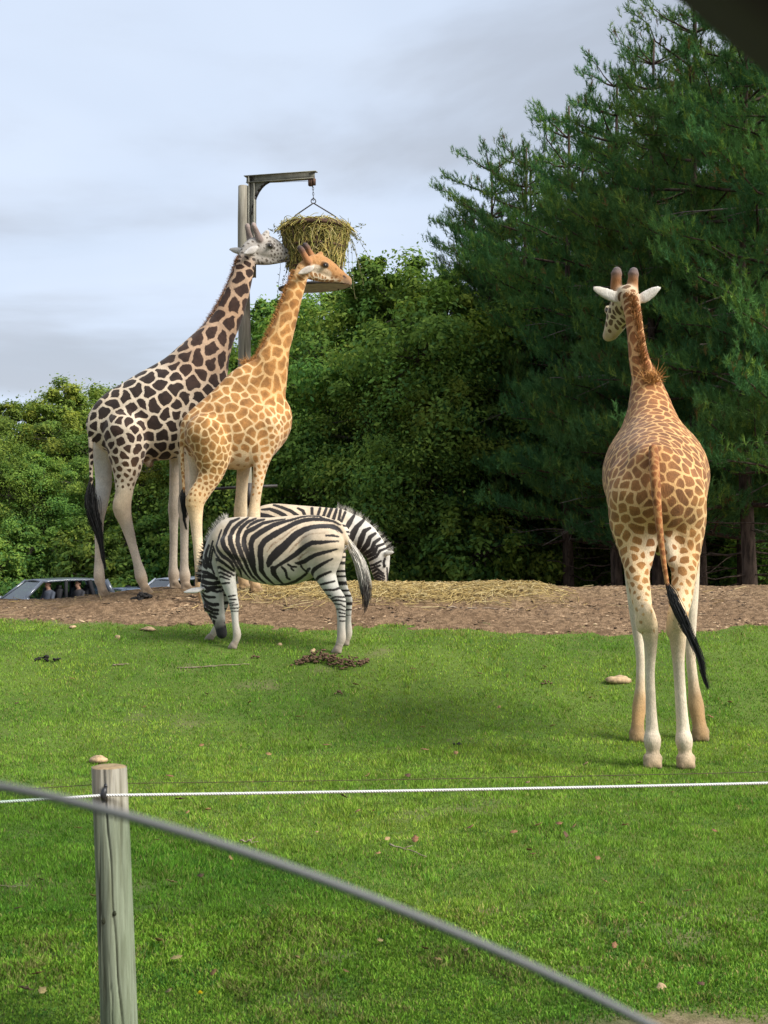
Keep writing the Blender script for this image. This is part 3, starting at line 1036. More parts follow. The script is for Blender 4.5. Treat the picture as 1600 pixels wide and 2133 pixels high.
def surface_nets(G, lo, h):
    S = G < 0
    c = np.zeros(tuple(np.array(G.shape) - 1), np.int8)
    offs = [(i, j, k) for i in (0, 1) for j in (0, 1) for k in (0, 1)]
    nx, ny, nz = c.shape
    for i, j, k in offs:
        c += S[i:i + nx, j:j + ny, k:k + nz]
    cells = np.argwhere((c > 0) & (c < 8))
    idx = np.full(c.shape, -1, np.int32)
    idx[tuple(cells.T)] = np.arange(len(cells))
    vals = np.stack([G[cells[:, 0] + i, cells[:, 1] + j, cells[:, 2] + k] for i, j, k in offs])
    o = np.array(offs, float)
    acc = np.zeros((len(cells), 3)); cnt = np.zeros(len(cells))
    for a in range(8):
        for b in range(a + 1, 8):
            if np.abs(o[a] - o[b]).sum() != 1: continue
            cr = (vals[a] < 0) != (vals[b] < 0)
            t = np.where(cr, vals[a] / np.where(cr, vals[a] - vals[b], 1), 0)
            acc += np.where(cr[:, None], o[a] + t[:, None] * (o[b] - o[a]), 0)
            cnt += cr
    V = lo + h * (cells + acc / cnt[:, None])
    faces = []
    for axis in range(3):
        sl0 = [slice(None)] * 3; sl1 = [slice(None)] * 3
        sl0[axis] = slice(0, -1); sl1[axis] = slice(1, None)
        A = S[tuple(sl0)]; B = S[tuple(sl1)]
        e = np.argwhere(A != B)
        u, w = [(1, 2), (2, 0), (0, 1)][axis]
        e = e[(e[:, u] > 0) & (e[:, w] > 0) & (e[:, u] < G.shape[u] - 1) & (e[:, w] < G.shape[w] - 1)]
        inside = A[tuple(e.T)]
        q = []
        for du, dw in ((-1, -1), (0, -1), (0, 0), (-1, 0)):
            f = e.copy(); f[:, u] += du; f[:, w] += dw
            q.append(idx[tuple(f.T)])
        q = np.stack(q, 1)
        q[~inside] = q[~inside][:, ::-1]
        faces.append(q)
    return V, np.concatenate(faces)


def blend(wts, table, default):
    some = next(iter(wts.values()))
    d = np.array(default, float)
    out = np.zeros((len(some),) + d.shape)
    for tname, w in wts.items():
        val = np.array(table.get(tname, default), float)
        out += w[:, None] * val if d.ndim else w * val
    return out


def giraffe_material(name, jag=0.05, soft=0.04, centre=0.35):
    t = NT(name, 0.78, 0.18)
    v = t.coord('Object')
    nz = t.noise(v, 26, 5, 0.65)
    fz = t.noise(t.coord('Object', (1, 1, 0.45)), 95, 3)
    e = t.math('ADD', t.attr('edge'), t.math('MULTIPLY', t.math('SUBTRACT', nz, 0.5), jag * 2))
    e = t.math('ADD', e, t.math('MULTIPLY', t.math('SUBTRACT', fz, 0.5), 0.10))
    e = t.math('SUBTRACT', e, t.attr('thr'))
    m = t.rng(e, -0.02, soft)
    patch = t.mix(t.rng(e, 0.02, 0.45, 0, centre), t.attr('patch', 'Color'), t.mix(1.0, t.attr('patch', 'Color'), (0.62, 0.56, 0.5), 'MULTIPLY'))
    patch = t.mix(1.0, patch, t.rng(t.noise(v, 9, 4), 0.3, 0.7, 0.75, 1.3), 'MULTIPLY')
    c = t.mix(m, t.attr('pale', 'Color'), patch)
    big = t.rng(t.noise(v, 3.2, 5, 0.6), 0.3, 0.7, 0.80, 1.12)
    c = t.mix(1.0, c, big, 'MULTIPLY')
    dust = t.rng(t.noise(v, 2.1, 6, 0.65), 0.48, 0.75, 0.0, 0.45)
    c = t.mix(dust, c, t.mix(1.0, c, (0.86, 0.70, 0.52), 'MULTIPLY'))
    hair = t.noise(t.coord('Object', (1, 1, 0.30)), 150, 3)
    c = t.mix(1.0, c, t.rng(hair, 0.3, 0.7, 0.82, 1.14), 'MULTIPLY')
    t.color(c)
    t.p.inputs['Sheen Weight'].default_value = 0.12
    t.p.inputs['Sheen Roughness'].default_value = 0.5
    mus = t.noise(t.coord('Object', (1, 1, 0.6)), 6, 4, 0.6)
    t.bump(t.math('ADD', t.math('MULTIPLY', hair, 0.22), mus), 0.5, 0.035)
    return t.m


EYE = NT('wet_dark_eye', 0.12, 0.6); EYE.color((0.008, 0.006, 0.005)); EYE = EYE.m


def giraffe_skin(body, h, base, pal, name, mat, seed, neck_axis=None, parent=None, warp=0.012, marks=()):
    V, Fc = body.mesh(h)
    wts, wr, wm = body.weights(V, 0.014, 0.07, 0.045)
    R = pal['r']; r = blend(wr, R, 0.16)
    thr = blend(wts, pal['thr'], 0.12)
    fine = sum(wts.get(k_, 0) for k_ in ('head', 'jaw', 'muzzle', 'horn', 'knob', 'ear', 'earin', 'face', 'tail', 'hoof'))
    fine = np.broadcast_to(fine, (len(V),))
    thr = fine * thr + (1 - fine) * blend(wm, pal['thr'], 0.12)
    pale = blend(wts, pal['pale'], pal['pale']['body']) * fine[:, None] + blend(wm, pal['pale'], pal['pale']['body']) * (1 - fine)[:, None]
    patch = blend(wts, pal['patch'], pal['patch']['body'])
    # markings of the face: eye rims, nostrils, mouth, white cheeks (a mirrored pair each)
    for c0, c1, rad, col, amt, hd_ in marks:
        fl = lambda p: np.stack([(p - base) @ hd_, p[..., 2] - base[2]], -1)
        A = fl(c0); Bv = fl(c1) - A; Q2 = fl(V)
        tt = np.clip(((Q2 - A) @ Bv) / (Bv @ Bv + 1e-9), 0, 1)
        dd = np.sqrt(((Q2 - A - tt[:, None] * Bv) ** 2).sum(1))
        kf = amt * smooth(rad * 1.25, rad * 0.7, dd) * (wts.get('head', 0) + wts.get('jaw', 0) + wts.get('muzzle', 0))
        pale = pale * (1 - kf[:, None]) + np.array(col) * kf[:, None]
        thr = thr + kf * 1.5
    # patch seeds spread evenly over the skin
    Q = V.copy()
    if neck_axis is not None:
        b0, nv = neck_axis
        wn_ = (wr.get('neck', 0))
        s = (V - b0) @ nv
        Q = V - (0.30 * wn_ * np.maximum(s, 0))[:, None] * nv
    rg = np.random.default_rng(seed)
    small = np.clip(r / 0.16, 0, 1.2)[:, None]
    Q = Q + small * warp * np.stack([np.sin(V[:, 2] * 23 + 3 * np.sin(V[:, 0] * 9)) + np.sin(V[:, 1] * 41 + V[:, 2] * 17), np.sin(V[:, 0] * 27 + V[:, 2] * 13) + np.sin(V[:, 2] * 47),
                                     np.sin(V[:, 0] * 31 + 2 * np.sin(V[:, 1] * 11)) + np.sin(V[:, 1] * 37 + V[:, 0] * 19)], 1)
    cand = rg.permutation(np.where(thr < 0.9)[0])[:14000]
    SP = np.zeros((6000, 3)); SR = np.zeros(6000); ns = 0
    for i in cand:
        p = Q[i]; ri = r[i]
        if ns:
            d2 = ((SP[:ns] - p) ** 2).sum(1)
            if (d2 < ((0.5 * (SR[:ns] + ri)) * 0.78) ** 2).any(): continue
        SP[ns] = p; SR[ns] = ri; ns += 1
        if ns >= 6000: break
    SP, SR = SP[:ns].astype(np.float32), SR[:ns].astype(np.float32)
    SR2 = SR * (0.9 + 0.25 * rg.random(ns)).astype(np.float32)
    edge = np.zeros(len(V), np.float32)
    Qf = Q.astype(np.float32)
    s2 = (SP * SP).sum(1)
    for a in range(0, len(V), 6000):
        q = Qf[a:a + 6000]
        d = np.sqrt(np.maximum((q * q).sum(1)[:, None] + s2[None] - 2 * q @ SP.T, 0)) / SR2[None]
        m = np.partition(d, 1, axis=1)
        edge[a:a + 6000] = m[:, 1] - m[:, 0]
    me = new_mesh('body', V - base, Fc, [mat], True)
    fattr(me, 'edge', edge); fattr(me, 'thr', thr)
    cattr(me, 'pale', pale); cattr(me, 'patch', patch)
    return obj('body', me, parent)


def eye_ball(c, r, parent, base):
    m = MB()
    a = np.linspace(0, math.pi, 9)
    m.lathe([(max(1e-4, r * math.sin(x)), r * math.cos(x)) for x in a], np.array(c) - base, 14)
    return m.build('eye', EYE, parent, True)


HAIR = attr_mat('hair', 0.7, 0.25, 0.2, 25)


def strands(roots, dirs, length, wid, cols, name, parent, base, droop=0.0, k=4, curl=0.15):
    n = len(roots)
    s = np.linspace(0, 1, k)[None, :, None]
    L = np.asarray(length).reshape(-1, 1, 1)
    cu = rng.normal(size=(n, 1, 3)) * curl
    pts = roots[:, None] + (dirs[:, None] + cu * s) * s * L + np.array([0, 0, -1.0]) * droop * s * s * L
    w = np.asarray(wid).reshape(-1, 1) * (1 - 0.75 * np.linspace(0, 1, k)[None])
    me = ribbons(pts - base, np.broadcast_to(w, (n, k)), cols, name, HAIR)
    return obj(name, me, parent)


def tuft_along(path, rad, n, cols, name, parent, base, w=0.004, k=9):
    """hank of long hair following a path; rad gives the spread along it"""
    path = np.asarray(path); m = len(path)
    s = np.linspace(0, 1, m)
    st = rng.random(n) * 0.45
    ln = 0.35 + 0.2 * rng.random(n)
    ln = np.minimum(1 - st, ln + 0.2 * (rng.random(n) < 0.4))
    q = st[:, None] + ln[:, None] * np.linspace(0, 1, k)[None]
    P = np.stack([np.interp(q, s, path[:, i]) for i in range(3)], 2)
    R = np.interp(q, s, rad)
    off = rng.normal(size=(n, 1, 3)) * 0.55 + np.cumsum(rng.normal(size=(n, k, 3)), 1) * 0.09
    P = P + off * R[..., None]
    taper = 1 - 0.7 * np.linspace(0, 1, k)[None]
    me = ribbons(P - base, np.broadcast_to(w * taper, (n, k)), cols, name, HAIR)
    return obj(name, me, parent)


def side_animal(base_px, d, ang):
    x = (base_px - 800) / F * d
    base = np.array([x, d, float(tz(x, d))])
    def P(px, py, off=0.0):
        return WP(px, py, base, ang, off)
    def R(rpx, p):
        return rpx * p[1] / F
    s = np.array([-math.sin(ang), math.cos(ang), 0.0])
    hd = np.array([math.cos(ang), math.sin(ang), 0.0])
    return base, P, R, s, hd


def pts_of(P, R, lst, off):
    out = []
    for q in lst:
        p = P(q[0], q[1], off if len(q) < 5 else q[4])
        e = (p, R(q[2], p))
        if len(q) > 3 and q[3]: e = e + (q[3],)
        out.append(e)
    return out


def set_foot(pts, ground=True):
    """put the last point of a limb on the terrain"""
    p, r = pts[-1][0], pts[-1][1]
    z = float(tz(p[0], p[1])) + r * 0.72
    dz = z - p[2]
    n = len(pts)
    out = []
    for i, e in enumerate(pts):
        t = max(0, (i - (n - 5)) / 4.0)
        q = e[0].copy(); q[2] += dz * t
        out.append((q,) + e[1:])
    return out


def hoof(B, pts, hd, s, fr=1.0, tagname='hoof', spread=0.5):
    p, r = pts[-1][0], pts[-1][1]
    g = float(tz(p[0], p[1]))
    for sg in (-1, 1):
        c = p + s * r * spread * sg
        B.cone(c + hd * r * 0.1 + np.array([0, 0, r * 0.4]), r * 0.62, np.array([c[0] + hd[0] * r * 1.05 * fr, c[1] + hd[1] * r * 1.05 * fr, g + r * 0.28]), r * 0.42, tagname, None, 1, 0.012)
        B.cone(np.array([c[0] - hd[0] * r * 0.5, c[1] - hd[1] * r * 0.5, g + r * 0.35]), r * 0.45, np.array([c[0] + hd[0] * r * 0.7 * fr, c[1] + hd[1] * r * 0.7 * fr, g + r * 0.3]), r * 0.45, tagname, None, 1, 0.012)


# ---- the tall dark-patched giraffe
def giraffe_dark():
    base, P, R, s, hd = side_animal(300, 17.95, math.radians(19))
    e = empty('giraffe', base, 0, 'tall giraffe with dark chocolate patches and greyish head, nosing the left of the hay basket', 'giraffe')
    B = Body()
    C = lambda lst, off, tg, sq=1.0, k=0.05: B.chain(pts_of(P, R, lst, off), tg, s, sq, k)
    C([(222, 892, 38), (258, 884, 66), (300, 874, 84), (335, 864, 95), (375, 852, 95), (402, 842, 88)], 0, 'body', 0.62, 0.12)
    C([(216, 880, 32), (250, 862, 48), (300, 838, 48), (352, 800, 48), (395, 765, 45)], 0, 'body', 0.55, 0.12)
    C([(398, 815, 74), (418, 762, 58), (433, 732, 47), (453, 699, 36.5), (473, 665, 30), (490, 622, 26.5), (504, 577, 22.5), (513, 546, 19)], 0, 'neck', 0.72, 0.08)
    C([(410, 840, 60), (428, 812, 34)], 0, 'chest', 0.6, 0.08)
    # head
    C([(517, 534, 20), (528, 519, 22), (550, 515, 25), (566, 519, 24), (584, 527, 16), (598, 532, 11.5), (603, 535, 9.5, 'muzzle')], 0, 'head', 0.62, 0.03)
    C([(536, 540, 12), (560, 543, 9), (590, 541, 6), (602, 541, 4.5, 'muzzle')], 0, 'head', 0.8, 0.03)
    C([(550, 497, 10), (556, 485, 6.0)], 0, 'head', 0.9, 0.03)
    for off, q in ((0.075, [(522, 502, 8), (518, 486, 6), (515.5, 472, 5.2)]), (-0.075, [(541, 500, 8), (534, 482, 6), (528.5, 470, 5.2)])):
        C(q, off, 'horn', 1.0, 0.02)
        p = P(q[-1][0], q[-1][1], off); B.cone(p, R(5.6, p), p + np.array([0, 0, R(2, p)]), R(5.2, p), 'knob', None, 1, 0.01)
    C([(562, 510, 6.5)] + [(566, 513, 5)], -0.115, 'head', 1, 0.02)
    B.chain(pts_of(P, R, [(534, 517, 4, None, -0.10), (526, 521, 8.5, None, -0.17), (517, 525, 6.5, None, -0.22), (509, 528, 2, None, -0.25)], -0.1), 'ear', hd * 0.55 + s * 0.83, 0.35, 0.015)
    B.chain(pts_of(P, R, [(531, 519, 2.2, None, -0.175), (524, 521.5, 3, None, -0.21), (518, 524.5, 1.6, None, -0.235)], -0.2), 'earin', None, 1, 0.006)
    B.chain(pts_of(P, R, [(514, 524, 4, None, 0.08), (500, 523, 7.5, None, 0.18), (488, 521, 6, None, 0.24), (477, 519, 1.8, None, 0.28)], 0.1), 'ear', s, 0.35, 0.015)
    # legs: near pair is the right side
    nh = set_foot(pts_of(P, R, [(262, 900, 46, 'haunch'), (264, 930, 41, 'haunch'), (264, 970, 31), (261, 1000, 22, 'upleg'), (258, 1030, 18, 'upleg'), (254, 1058, 19, 'hock'), (263, 1090, 13.5, 'leg'), (270, 1113, 11.2, 'leg'),
                                (276, 1135, 9.2, 'leg'), (286, 1168, 9, 'leg'), (294, 1195, 12.5, 'leg'), (299, 1208, 9.3, 'foot'), (305, 1219, 10.8, 'foot')], -0.20))
    B.chain(nh, 'thigh', s, 0.9, 0.06); hoof(B, nh, hd, s)
    fh = set_foot(pts_of(P, R, [(228, 905, 40), (218, 940, 26), (215, 970, 18.5), (216, 1010, 16.5, 'inner'), (210, 1055, 13.5, 'inner'), (206, 1080, 11, 'leg'), (206, 1105, 9.2, 'leg'), (206, 1150, 8, 'leg'),
                                (207, 1194, 11.5, 'leg'), (211, 1208, 9, 'foot'), (216, 1221, 10.8, 'foot')], 0.22))
    B.chain(fh, 'inner', s, 0.9, 0.06); hoof(B, fh, hd, s)
    nf = set_foot(pts_of(P, R, [(392, 880, 44), (388, 925, 26), (385, 960, 14, 'upleg'), (384, 1000, 11.5, 'leg'), (383, 1035, 10.8, 'leg'), (383, 1060, 13, 'leg'), (384, 1082, 10, 'leg'), (384, 1130, 8.4, 'leg'), (384, 1178, 8.8, 'leg'),
                                (385, 1196, 12, 'leg'), (386, 1208, 9.2, 'foot'), (388, 1218, 11, 'foot')], -0.19))
    B.chain(nf, 'thigh', s, 0.85, 0.06); hoof(B, nf, hd, s)
    ff = set_foot(pts_of(P, R, [(380, 880, 42), (370, 925, 24), (366, 960, 13, 'leg'), (364, 1000, 11, 'leg'), (363, 1035, 10.5, 'leg'), (363, 1060, 13, 'leg'), (362, 1082, 9.8, 'leg'), (362, 1130, 8.3, 'leg'), (361, 1178, 8.8, 'leg'),
                                (362, 1195, 12, 'leg'), (362, 1207, 9.2, 'foot'), (364, 1216, 11, 'foot')], 0.19))
    B.chain(ff, 'inner', s, 0.85, 0.06); hoof(B, ff, hd, s)
    C([(305, 952, 14), (312, 966, 8)], -0.02, 'belly', 1, 0.05)
    tl = [(190, 880, 6), (189, 910, 5.5), (190, 950, 4.8), (190, 1012, 3.8)]
    B.chain(pts_of(P, R, tl, -0.02), 'tail', None, 1, 0.03)
    W0 = (0.56, 0.46, 0.345); LG = (0.55, 0.465, 0.365); TAN = (0.42, 0.26, 0.14)
    DK = (0.027, 0.016, 0.012)
    pal = dict(r=dict(body=0.20, haunch=0.165, neck=0.215, chest=0.22, thigh=0.115, upleg=0.075, hock=0.07, inner=0.1, head=0.046, tail=0.07, belly=0.12, muzzle=0.05),
               thr=dict(body=0.15, haunch=0.17, neck=0.16, chest=0.12, thigh=0.22, upleg=0.42, hock=1.5, inner=1.2, leg=2, foot=2, hoof=2, head=0.42, horn=2, knob=2, ear=2, earin=2, muzzle=0.5, tail=0.3, belly=0.3),
               pale=dict(body=W0, neck=(0.43, 0.285, 0.185), chest=TAN, thigh=W0, upleg=(0.62, 0.52, 0.38), hock=(0.52, 0.37, 0.22), inner=(0.57, 0.54, 0.49), leg=LG, foot=(0.42, 0.30, 0.19), hoof=(0.20, 0.15, 0.10),
                         head=(0.43, 0.39, 0.345), horn=(0.20, 0.15, 0.13), knob=(0.42, 0.34, 0.31), ear=(0.50, 0.47, 0.43), earin=(0.10, 0.08, 0.07), muzzle=(0.30, 0.28, 0.27), tail=W0, belly=(0.55, 0.45, 0.36)),
               patch=dict(body=DK, neck=(0.040, 0.020, 0.014), thigh=(0.085, 0.045, 0.022), upleg=(0.12, 0.07, 0.035), hock=(0.2, 0.1, 0.04), head=(0.15, 0.125, 0.105), haunch=(0.042, 0.023, 0.016), belly=(0.2, 0.13, 0.08)))
    n0 = P(415, 770); n1 = P(513, 546)
    nv = (n1 - n0) / np.linalg.norm(n1 - n0)
    giraffe_skin(B, 0.0165, base, pal, 'body', giraffe_material('dark_patched_hide', 0.15, 0.08, 0.3), 3, (n0, nv), e, 0.009, [
        (P(562, 512, -.1), P(564, 513, -.1), 0.045, (0.05, 0.04, 0.035), 0.9, hd), (P(597, 524, -.1), P(599, 525, -.1), 0.018, (0.03, 0.025, 0.025), 1.0, hd),
        (P(584, 541, -.1), P(603, 538, -.1), 0.012, (0.04, 0.03, 0.03), 0.9, hd), (P(545, 525, -.1), P(556, 530, -.1), 0.06, (0.46, 0.42, 0.38), 0.35, hd)])
    eye_ball(P(562.5, 512.5, -0.15), 0.026, e, base); eye_ball(P(562.5, 512.5, 0.125), 0.026, e, base)
    # mane
    line = np.array([P(*q) for q in [(408, 704, 0), (428, 676, 0), (445, 648, 0), (461, 622, 0), (477, 585, 0), (490, 550, 0), (497, 536, 0)]])
    n = 2200
    q = rng.random(n) * (len(line) - 1)
    roots = np.stack([np.interp(q, np.arange(len(line)), line[:, i]) for i in range(3)], 1) + hd * 0.035 + s * rng.normal(0, 0.012, (n, 1))
    perp = -hd * 0.85 + np.array([0, 0, 0.5])
    strands(roots, perp + rng.normal(0, 0.25, (n, 3)), 0.035 + 0.03 * rng.random(n), np.full(n, 0.0045), np.array([[0.24, 0.13, 0.075]]) * (0.6 + 0.8 * rng.random((n, 1))), 'mane', e, base)
    path = np.array([P(*q, -0.02) for q in [(190, 1000), (189, 1030), (190, 1055), (197, 1085), (206, 1110), (211, 1135), (214, 1160), (220, 1185)]])
    tuft_along(path, [0.02, 0.065, 0.075, 0.06, 0.04, 0.025, 0.02, 0.015], 420, np.full((420, 3), 0.016) * (0.6 + rng.random((420, 1))), 'tail_tuft', e, base, 0.0042)


# ---- the tan giraffe in front of the basket
def giraffe_tan():
    base, P, R, s, hd = side_animal(450, 17.05, math.radians(22))
    e = empty('giraffe', base, 0, 'tan giraffe with orange brown patches standing in front of the hay basket, chewing', 'giraffe')
    B = Body()
    C = lambda lst, off, tg, sq=1.0, k=0.05: B.chain(pts_of(P, R, lst, off), tg, s, sq, k)
    C([(412, 898, 34), (438, 905, 60), (470, 900, 74), (505, 892, 82), (540, 880, 68), (560, 868, 50)], 0, 'body', 0.66, 0.10)
    C([(408, 888, 28), (440, 870, 38), (475, 842, 42), (510, 812, 46), (530, 792, 40)], 0, 'body', 0.55, 0.10)
    C([(540, 850, 52), (556, 800, 42), (566, 757, 36), (576, 724, 28.5), (588, 690, 25.5), (603, 645, 20.5), (613, 611, 19), (625, 577, 16.5), (632, 562, 15)], 0, 'neck', 0.72, 0.07)
    C([(552, 862, 44), (574, 873, 24), (588, 877, 12)], 0, 'body', 0.8, 0.04)
    C([(520, 925, 40), (548, 925, 30)], -0.05, 'body', 0.9, 0.06)
    C([(478, 946, 30), (500, 944, 32), (522, 935, 28)], 0, 'belly', 1.05, 0.06)
    # head
    C([(634, 560, 15), (646, 554, 19), (664, 552, 22), (682, 560, 20), (700, 570, 14.5), (714, 578, 11.5), (724, 584, 9.5, 'muzzle')], 0, 'head', 0.62, 0.03)
    C([(648, 572, 11), (672, 578, 9.5), (700, 583, 6), (718, 589, 4.6), (730, 591, 3.6, 'muzzle')], 0, 'jaw', 0.8, 0.025)
    C([(664, 536, 8), (668, 529, 5.5)], 0, 'head', 0.9, 0.025)
    for off, q in ((0.06, [(652, 538, 8), (645, 525, 6.2), (640, 516, 5.4)]), (-0.07, [(641, 545, 8), (634, 531, 6.4), (629, 522, 5.6)])):
        C(q, off, 'horn', 1.0, 0.02)
        p = P(q[-1][0], q[-1][1], off); q2 = P(q[-1][0] - 4, q[-1][1] - 5, off); B.cone(p, R(6.6, p), q2, R(6.2, p), 'knob', None, 1, 0.01)
    C([(676, 549, 6), (680, 551, 5)], -0.105, 'head', 1, 0.02)
    B.chain(pts_of(P, R, [(652, 557, 3.5, None, -0.09), (643, 561, 7.5, None, -0.15), (632, 566, 6.5, None, -0.19), (622, 570, 1.8, None, -0.21)], -0.1), 'ear', hd * 0.5 + s * 0.86, 0.35, 0.015)
    B.chain(pts_of(P, R, [(648, 559, 2.0, None, -0.155), (640, 562, 2.8, None, -0.185), (633, 565, 1.4, None, -0.205)], -0.2), 'earin', None, 1, 0.006)
    B.chain(pts_of(P, R, [(634, 560, 3.5, None, 0.07), (624, 563, 7, None, 0.15), (615, 568, 5.5, None, 0.2), (606, 574, 1.8, None, 0.24)], 0.1), 'ear', s, 0.35, 0.015)
    nh = set_foot(pts_of(P, R, [(430, 905, 44, 'haunch'), (440, 930, 41, 'haunch'), (442, 955, 36), (440, 985, 26), (424, 1015, 21, 'upleg'), (407, 1042, 20.5, 'hock'), (407, 1066, 16, 'hock'), (409, 1090, 12.6, 'leg'), (411, 1120, 11, 'leg'), (414, 1150, 10.2, 'leg'),
                                (415, 1185, 9, 'leg'), (417, 1210, 10.5, 'foot'), (421, 1226, 10, 'foot'), (424, 1236, 10, 'foot')], -0.19))
    B.chain(nh, 'thigh', s, 0.85, 0.06); hoof(B, nh, hd, s)
    fh = set_foot(pts_of(P, R, [(412, 905, 36), (413, 940, 26), (413, 975, 19), (411, 1015, 16, 'inner'), (404, 1045, 15, 'inner'), (406, 1070, 12, 'leg'), (409, 1100, 9.5, 'leg'), (412, 1150, 8.5, 'leg'), (416, 1190, 9, 'leg'), (419, 1208, 10, 'foot'), (424, 1228, 10, 'foot')], 0.18))
    B.chain(fh, 'inner', s, 0.85, 0.06); hoof(B, fh, hd, s)
    nf = set_foot(pts_of(P, R, [(556, 890, 34), (558, 920, 24, 'upleg'), (554, 938, 18.5, 'upleg'), (543, 970, 15.5, 'upleg'), (536, 1012, 11.8, 'fore'), (531, 1050, 11.2, 'fore'), (529, 1078, 13.5, 'leg'), (528, 1105, 9.4, 'leg'), (528, 1150, 8.8, 'leg'), (528, 1190, 9.4, 'leg'), (530, 1212, 11, 'foot'), (533, 1232, 10.5, 'foot')], -0.17))
    B.chain(nf, 'upleg', s, 0.85, 0.05); hoof(B, nf, hd, s)
    ff = set_foot(pts_of(P, R, [(530, 900, 34), (514, 945, 18, 'inner'), (507, 980, 13.5, 'leg'), (503, 1030, 12.3, 'leg'), (501, 1072, 14.2, 'leg'), (502, 1098, 9.6, 'leg'), (503, 1150, 9.2, 'leg'), (504, 1190, 9.6, 'leg'), (506, 1210, 11, 'foot'), (509, 1230, 10.5, 'foot')], 0.17))
    B.chain(ff, 'inner', s, 0.85, 0.05); hoof(B, ff, hd, s)
    B.chain(pts_of(P, R, [(384, 893, 6), (379, 915, 5.2), (380, 960, 4.2), (383, 1024, 3.4)], -0.02), 'tail', None, 1, 0.03)
    W0 = (0.65, 0.45, 0.235); LG = (0.66, 0.52, 0.34); PT = (0.38, 0.185, 0.058)
    pal = dict(r=dict(body=0.165, haunch=0.125, neck=0.15, thigh=0.09, upleg=0.065, hock=0.06, inner=0.1, fore=0.06, head=0.05, jaw=0.048, tail=0.05, belly=0.12),
               thr=dict(body=0.11, haunch=0.12, neck=0.14, thigh=0.13, upleg=0.24, fore=0.5, hock=0.55, inner=1.4, leg=2, foot=2, hoof=2, head=0.5, jaw=0.15, horn=2, knob=2, ear=2, earin=2, muzzle=2, tail=0.25, belly=0.9),
               pale=dict(body=W0, neck=(0.60, 0.355, 0.145), thigh=(0.68, 0.47, 0.23), upleg=(0.64, 0.45, 0.25), fore=(0.66, 0.48, 0.29), hock=(0.62, 0.42, 0.2), inner=(0.58, 0.47, 0.34), leg=LG, foot=(0.50, 0.32, 0.15), hoof=(0.22, 0.15, 0.09),
                         head=(0.40, 0.20, 0.075), jaw=(0.68, 0.56, 0.40), horn=(0.30, 0.13, 0.05), knob=(0.06, 0.05, 0.055), ear=(0.54, 0.48, 0.40), earin=(0.10, 0.07, 0.05), muzzle=(0.36, 0.20, 0.10), tail=W0, belly=(0.56, 0.46, 0.34)),
               patch=dict(body=PT, haunch=(0.36, 0.18, 0.055), neck=(0.385, 0.18, 0.052), thigh=(0.34, 0.175, 0.05), upleg=(0.40, 0.20, 0.07), head=(0.34, 0.16, 0.055), jaw=(0.36, 0.19, 0.08), belly=(0.48, 0.32, 0.18)))
    n0 = P(540, 830); n1 = P(632, 562)
    nv = (n1 - n0) / np.linalg.norm(n1 - n0)
    giraffe_skin(B, 0.0155, base, pal, 'body', giraffe_material('tan_patched_hide', 0.06, 0.08, 0.55), 5, (n0, nv), e, 0.010, [
        (P(656, 558, -.1), P(664, 560, -.1), 0.055, (0.62, 0.52, 0.40), 0.85, hd), (P(674, 562, -.1), P(686, 570, -.1), 0.05, (0.60, 0.48, 0.34), 0.7, hd),
        (P(676, 552, -.1), P(681, 553, -.1), 0.034, (0.04, 0.03, 0.025), 0.95, hd), (P(719, 574, -.1), P(722, 576, -.1), 0.018, (0.06, 0.035, 0.025), 1.0, hd),
        (P(702, 586.5, -.1), P(730, 589, -.1), 0.010, (0.07, 0.045, 0.03), 0.95, hd), (P(722, 581, -.1), P(730, 590, -.1), 0.035, (0.27, 0.17, 0.11), 0.6, hd)])
    eye_ball(P(677, 553, -0.135), 0.025, e, base); eye_ball(P(677, 553, 0.115), 0.025, e, base)
    line = np.array([P(*q) for q in [(512, 764, 0), (532, 745, 0), (548, 716, 0), (563, 684, 0), (577, 650, 0), (590, 614, 0), (602, 585, 0), (612, 566, 0)]])
    n = 2200
    q = rng.random(n) * (len(line) - 1)
    roots = np.stack([np.interp(q, np.arange(len(line)), line[:, i]) for i in range(3)], 1) + hd * 0.03 + s * rng.normal(0, 0.012, (n, 1))
    perp = -hd * 0.85 + np.array([0, 0, 0.5])
    L = 0.032 + 0.03 * rng.random(n) + 0.06 * (q < 0.35)
    strands(roots, perp + rng.normal(0, 0.25, (n, 3)), L, np.full(n, 0.0045), np.array([[0.40, 0.19, 0.06]]) * (0.6 + 0.8 * rng.random((n, 1))), 'mane', e, base)
    path = np.array([P(*q, -0.02) for q in [(383, 1018), (381, 1035), (382, 1052), (385, 1068), (383, 1082), (387, 1098), (389, 1104)]])
    tuft_along(path, [0.015, 0.04, 0.04, 0.025, 0.012, 0.01, 0.008], 170, np.full((170, 3), 0.02) * (0.6 + rng.random((170, 1))), 'tail_tuft', e, base, 0.0035)


